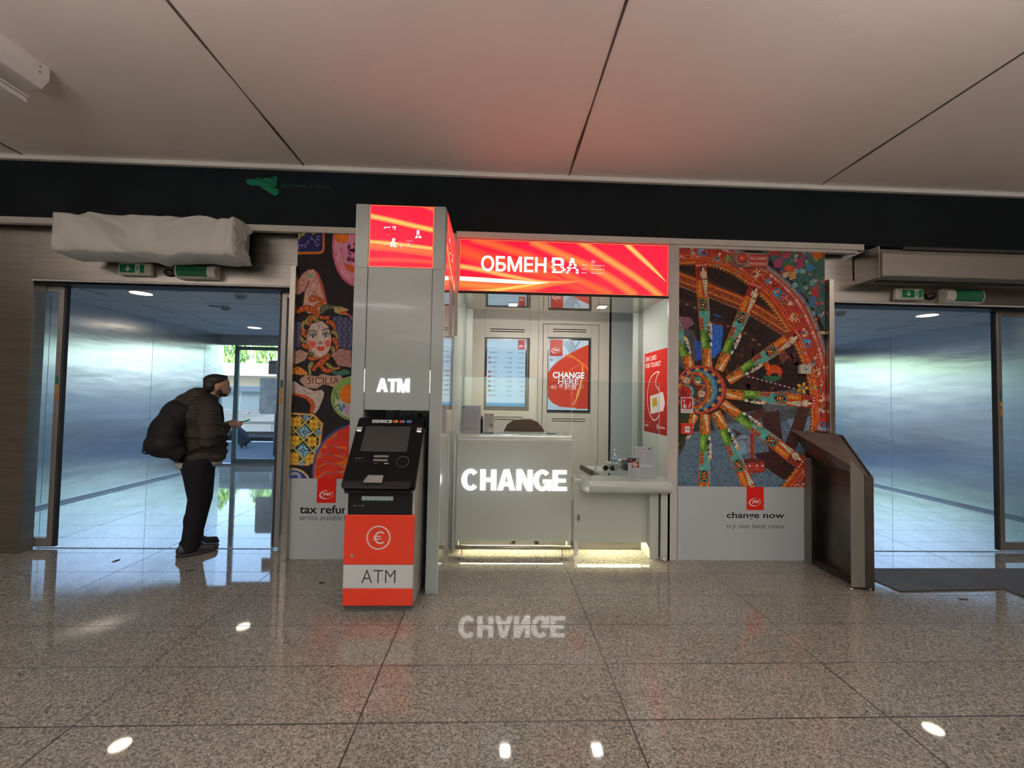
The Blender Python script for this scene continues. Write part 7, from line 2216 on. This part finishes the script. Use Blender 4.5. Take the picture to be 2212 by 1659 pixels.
# right hand (nearer the camera) holds the phone; left hand closes on its other side
rh = Vector((0.215, -0.055, 1.145)); lh = Vector((0.195, 0.055, 1.13))
body_items = [
    # head and neck, looking forward and slightly down
    El((0.105, 0, 1.525), (0.092, 0.073, 0.088)), El((0.130, 0, 1.475), (0.072, 0.060, 0.070)), El((0.155, 0, 1.440), (0.042, 0.040, 0.036)),
    El((0.196, 0, 1.480), (0.018, 0.012, 0.024), (0, rad(-15), 0)), El((0.178, 0, 1.448), (0.020, 0.022, 0.014)), El((0.180, 0, 1.515), (0.014, 0.045, 0.012)),
    El((0.088, 0.076, 1.487), (0.020, 0.012, 0.033), (0, rad(15), 0)), El((0.088, -0.076, 1.487), (0.020, 0.012, 0.033), (0, rad(15), 0)),
    Cc((0.03, 0, 1.34), (0.09, 0, 1.46), 0.060, 0.055),
    # torso
    El((0.0, 0, 1.22), (0.12, 0.19, 0.16)), El((0.02, 0, 1.05), (0.125, 0.17, 0.18)), El((0.0, 0, 0.90), (0.125, 0.17, 0.12)), Cc((0.0, -0.16, 1.31), (0.0, 0.16, 1.31), 0.07, 0.07),
    # arms
    Cc((0.0, -0.20, 1.29), (0.0, -0.245, 1.03), 0.055, 0.045), Cc((0.0, -0.245, 1.03), (0.175, -0.095, 1.12), 0.043, 0.028),
    Cc((0.0, 0.20, 1.29), (0.0, 0.245, 1.02), 0.055, 0.045), Cc((0.0, 0.245, 1.02), (0.155, 0.095, 1.105), 0.043, 0.028),
    # legs
    Cc((-0.02, -0.09, 0.88), (-0.01, -0.085, 0.50), 0.09, 0.06), Cc((-0.01, -0.085, 0.50), (-0.06, -0.08, 0.10), 0.056, 0.036),
    Cc((-0.02, 0.09, 0.88), (0.02, 0.095, 0.50), 0.09, 0.06), Cc((0.02, 0.095, 0.50), (-0.02, 0.10, 0.10), 0.056, 0.036),
    Cc((-0.08, -0.085, 0.05), (0.08, -0.095, 0.035), 0.035, 0.030), Cc((-0.04, 0.10, 0.05), (0.12, 0.11, 0.035), 0.035, 0.030),
    # palms
    El(rh, (0.045, 0.018, 0.034), (0, rad(-10), rad(20))), El(lh, (0.045, 0.018, 0.034), (0, rad(-10), rad(-20))),
]
bd_ = blob('person', body_items, 0.011, SKIN, None, 3)
place(bd_)
tag(bd_, 'man in brown hooded jacket standing in the left doorway, looking at his phone', 'person')
hand = []
for sg, c in ((-1, rh), (1, lh)):
    for i, (dz, l) in enumerate(((0.024, 0.030), (0.009, 0.034), (-0.006, 0.032), (-0.020, 0.026))):
        a0 = c+Vector((0.035, -sg*0.002, dz))
        hand += finger(a0, [a0+Vector((l, sg*0.004, 0.002)), a0+Vector((l*1.5, -sg*0.020, 0.0)), a0+Vector((l*1.15, -sg*0.036, -0.002))], 0.0092)
    hand += finger(c+Vector((-0.01, -sg*0.012, 0.028)), [c+Vector((0.012, -sg*0.030, 0.040)), c+Vector((0.040, -sg*0.036, 0.040))], 0.010)
    hand.append(El(c+Vector((0.01, 0, 0)), (0.040, 0.016, 0.032), (0, rad(-10), -sg*rad(20))))
    hand.append(Cc(c+Vector((-0.07, sg*0.03, -0.012)), c+Vector((-0.02, sg*0.005, -0.004)), 0.026, 0.022))
blob('hands', hand, 0.0045, SKIN, bd_, 2)
# hair
blob('hair', [El((0.080, 0, 1.560), (0.098, 0.080, 0.062)), El((0.040, 0, 1.505), (0.055, 0.076, 0.072)), El((0.135, 0, 1.588), (0.045, 0.058, 0.028)), El((0.020, 0, 1.455), (0.030, 0.050, 0.035))], 0.007, HAIR, bd_, 3)
blob('beard', [El((0.152, 0, 1.423), (0.034, 0.040, 0.017)), El((0.128, 0.036, 1.432), (0.036, 0.018, 0.020)), El((0.128, -0.036, 1.432), (0.036, 0.018, 0.020)), El((0.100, 0.058, 1.452), (0.030, 0.012, 0.028)), El((0.100, -0.058, 1.452), (0.030, 0.012, 0.028))], 0.005, HAIR, bd_, 2)
for sg in (-1, 1):
    b = MB(); b.ball((0.176, sg*0.030, 1.499), (0.008, 0.011, 0.006), 12, 8); o = b.build('eye', mat('eye_white', (0.6, 0.58, 0.55), 0.3), bd_)
    b = MB(); b.ball((0.183, sg*0.030, 1.498), (0.003, 0.005, 0.005), 10, 6); b.build('pupil', mat('pupil_dark', (0.01, 0.01, 0.01), 0.2), o)
# jacket with hood, sleeves and a padded hem
jk = [El((-0.03, 0, 1.24), (0.165, 0.225, 0.17)), El((0.01, 0, 1.07), (0.175, 0.215, 0.20)), El((0.01, 0, 0.93), (0.170, 0.21, 0.13)), Cc((-0.02, -0.16, 1.325), (-0.02, 0.16, 1.325), 0.085, 0.085),
      Cc((0.0, -0.215, 1.29), (0.0, -0.270, 1.03), 0.085, 0.076), Cc((0.0, -0.270, 1.03), (0.155, -0.115, 1.115), 0.070, 0.045),
      Cc((0.0, 0.215, 1.29), (0.0, 0.270, 1.02), 0.085, 0.076), Cc((0.0, 0.270, 1.02), (0.14, 0.115, 1.10), 0.070, 0.045),
      El((-0.055, 0, 1.405), (0.105, 0.135, 0.085), (0, rad(-20), 0)), El((-0.12, 0, 1.355), (0.10, 0.13, 0.085)), Cc((0.05, -0.07, 1.375), (0.05, 0.07, 1.375), 0.055, 0.055),
      Cc((0.13, -0.10, 0.855), (0.13, 0.10, 0.855), 0.045, 0.045), Cc((-0.10, -0.12, 0.855), (-0.10, 0.12, 0.855), 0.045, 0.045), Cc((-0.08, -0.16, 0.86), (0.10, -0.16, 0.86), 0.045, 0.045), Cc((-0.08, 0.16, 0.86), (0.10, 0.16, 0.86), 0.045, 0.045)]
for i in range(5):
    jk.append(Cc((0.168, -0.09, 0.90+i*0.06), (0.168, 0.09, 0.90+i*0.06), 0.022, 0.022))
for i in range(5):
    t = 0.1+i*0.18
    jk.append(El((0.0+0.06*t+0.012, -0.215-0.05*t, 1.29-0.26*t), (0.083-0.006*t, 0.083-0.006*t, 0.026), (0, rad(10), 0)))
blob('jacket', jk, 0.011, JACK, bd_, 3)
b = MB()
hem = []
for s, z in ((1.0, 0.790), (1.0, 0.835)):
    hem.append([(-0.02+0.178*math.cos(t), 0.200*math.sin(t), z-0.008+0.006*math.sin(3*t)) for t in [2*PI*i/32 for i in range(32)]])
b.loft(hem, True, True); b.build('shirt_hem', SHIRT, bd_)
# trousers
tr = [El((-0.02, 0, 0.83), (0.162, 0.180, 0.10)), Cc((-0.035, -0.09, 0.80), (-0.01, -0.088, 0.50), 0.130, 0.096), Cc((-0.01, -0.088, 0.50), (-0.062, -0.082, 0.13), 0.094, 0.074),
      Cc((-0.03, 0.09, 0.80), (0.02, 0.098, 0.50), 0.130, 0.094), Cc((0.02, 0.098, 0.50), (-0.022, 0.102, 0.13), 0.092, 0.072),
      Cc((-0.062, -0.082, 0.13), (-0.065, -0.082, 0.085), 0.076, 0.078), Cc((-0.022, 0.102, 0.13), (-0.024, 0.102, 0.085), 0.076, 0.078),
      El((0.01, -0.088, 0.49), (0.055, 0.065, 0.06)), El((-0.07, -0.086, 0.30), (0.06, 0.065, 0.10))]
blob('trousers', tr, 0.010, TROU, bd_, 3)
for sg, (x, y) in ((-1, (-0.06, -0.088)), (1, (-0.02, 0.104))):
    so = blob('shoe', [Cc((x-0.065, y, 0.052), (x+0.05, y, 0.050), 0.046, 0.044), Cc((x+0.05, y, 0.046), (x+0.165, y+sg*0.012, 0.036), 0.042, 0.030), El((x-0.03, y, 0.090), (0.058, 0.044, 0.040)), El((x+0.03, y, 0.075), (0.07, 0.038, 0.028))], 0.007, SHOE, bd_, 2)
    b = MB(); ring = []
    for z, s in ((0.001, 0.96), (0.014, 1.0), (0.024, 0.97)):
        ring.append([(x+0.045+(0.158*math.cos(t))*s, y+sg*0.006+(0.050-0.006*math.cos(t))*math.sin(t)*s, z+0.004*max(0, math.cos(t))) for t in [2*PI*i/28 for i in range(28)]])
    b.loft(ring, True, True); b.build('sole', SOLE, so)
    for k_ in range(4):
        b = MB(); b.tube([(x+0.02+k_*0.022, y-0.026, 0.094-k_*0.006), (x+0.025+k_*0.022, y, 0.106-k_*0.008), (x+0.02+k_*0.022, y+0.026, 0.094-k_*0.006)], 0.003, 6)
        b.build('shoe_lace', mat('lace_grey', (0.15, 0.15, 0.17), 0.7), so)
# backpack worn on the back, hanging low
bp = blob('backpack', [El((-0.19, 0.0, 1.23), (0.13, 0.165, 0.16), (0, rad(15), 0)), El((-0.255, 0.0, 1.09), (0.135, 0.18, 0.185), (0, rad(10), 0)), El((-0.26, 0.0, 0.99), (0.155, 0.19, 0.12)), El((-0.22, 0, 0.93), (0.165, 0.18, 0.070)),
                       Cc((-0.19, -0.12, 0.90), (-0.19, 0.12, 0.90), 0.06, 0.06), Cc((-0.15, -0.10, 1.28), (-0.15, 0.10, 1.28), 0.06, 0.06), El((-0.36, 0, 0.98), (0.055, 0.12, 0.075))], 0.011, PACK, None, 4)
place(bp)
tag(bp, 'large black backpack worn on the back of the man in the doorway', 'backpack')
for sg in (-1, 1):
    b = MB(); b.tube([(-0.16, sg*0.12, 1.26), (-0.07, sg*0.125, 1.40), (0.03, sg*0.13, 1.405), (0.112, sg*0.135, 1.31), (0.125, sg*0.155, 1.20), (0.06, sg*0.19, 1.08), (-0.05, sg*0.225, 0.96), (-0.18, sg*0.16, 0.90)], [0.020, 0.018, 0.016, 0.014, 0.012, 0.010, 0.010, 0.010], 10)
    b.build('shoulder_strap', PACK, bp)
b = MB(); b.tube([(-0.385+0.030*math.cos(rad(a_)), -0.05, 0.945+0.030*math.sin(rad(a_))) for a_ in range(60, 301, 20)], 0.005, 6); b.build('zip_loop', PACK, bp)
# the phone between his hands, screen up
ph_ = empty('mobile_phone', 'thin dark mobile phone held in the hands of the man in the doorway', 'phone')
place(ph_)
PF = Frame((0.240, -0.040, 1.150), (0, 1, 0), (1, 0, 0.28))
b = MB(); b.loft([[PF.at(u, v, h) for u, v in rrect(0.0, 0.078, -0.02, 0.135, 0.008)] for h in (-0.0045, 0.0045)]); b.build('phone_body', BLACK_GLOSS, ph_)
b = MB(); b.loft([[PF.at(u, v, -h) for u, v in rrect(0.004, 0.074, -0.014, 0.129, 0.005)] for h in (0.0046, 0.0052)]); b.build('phone_screen', mat('phone_screen_dark', (0.02, 0.025, 0.03), 0.08), ph_)
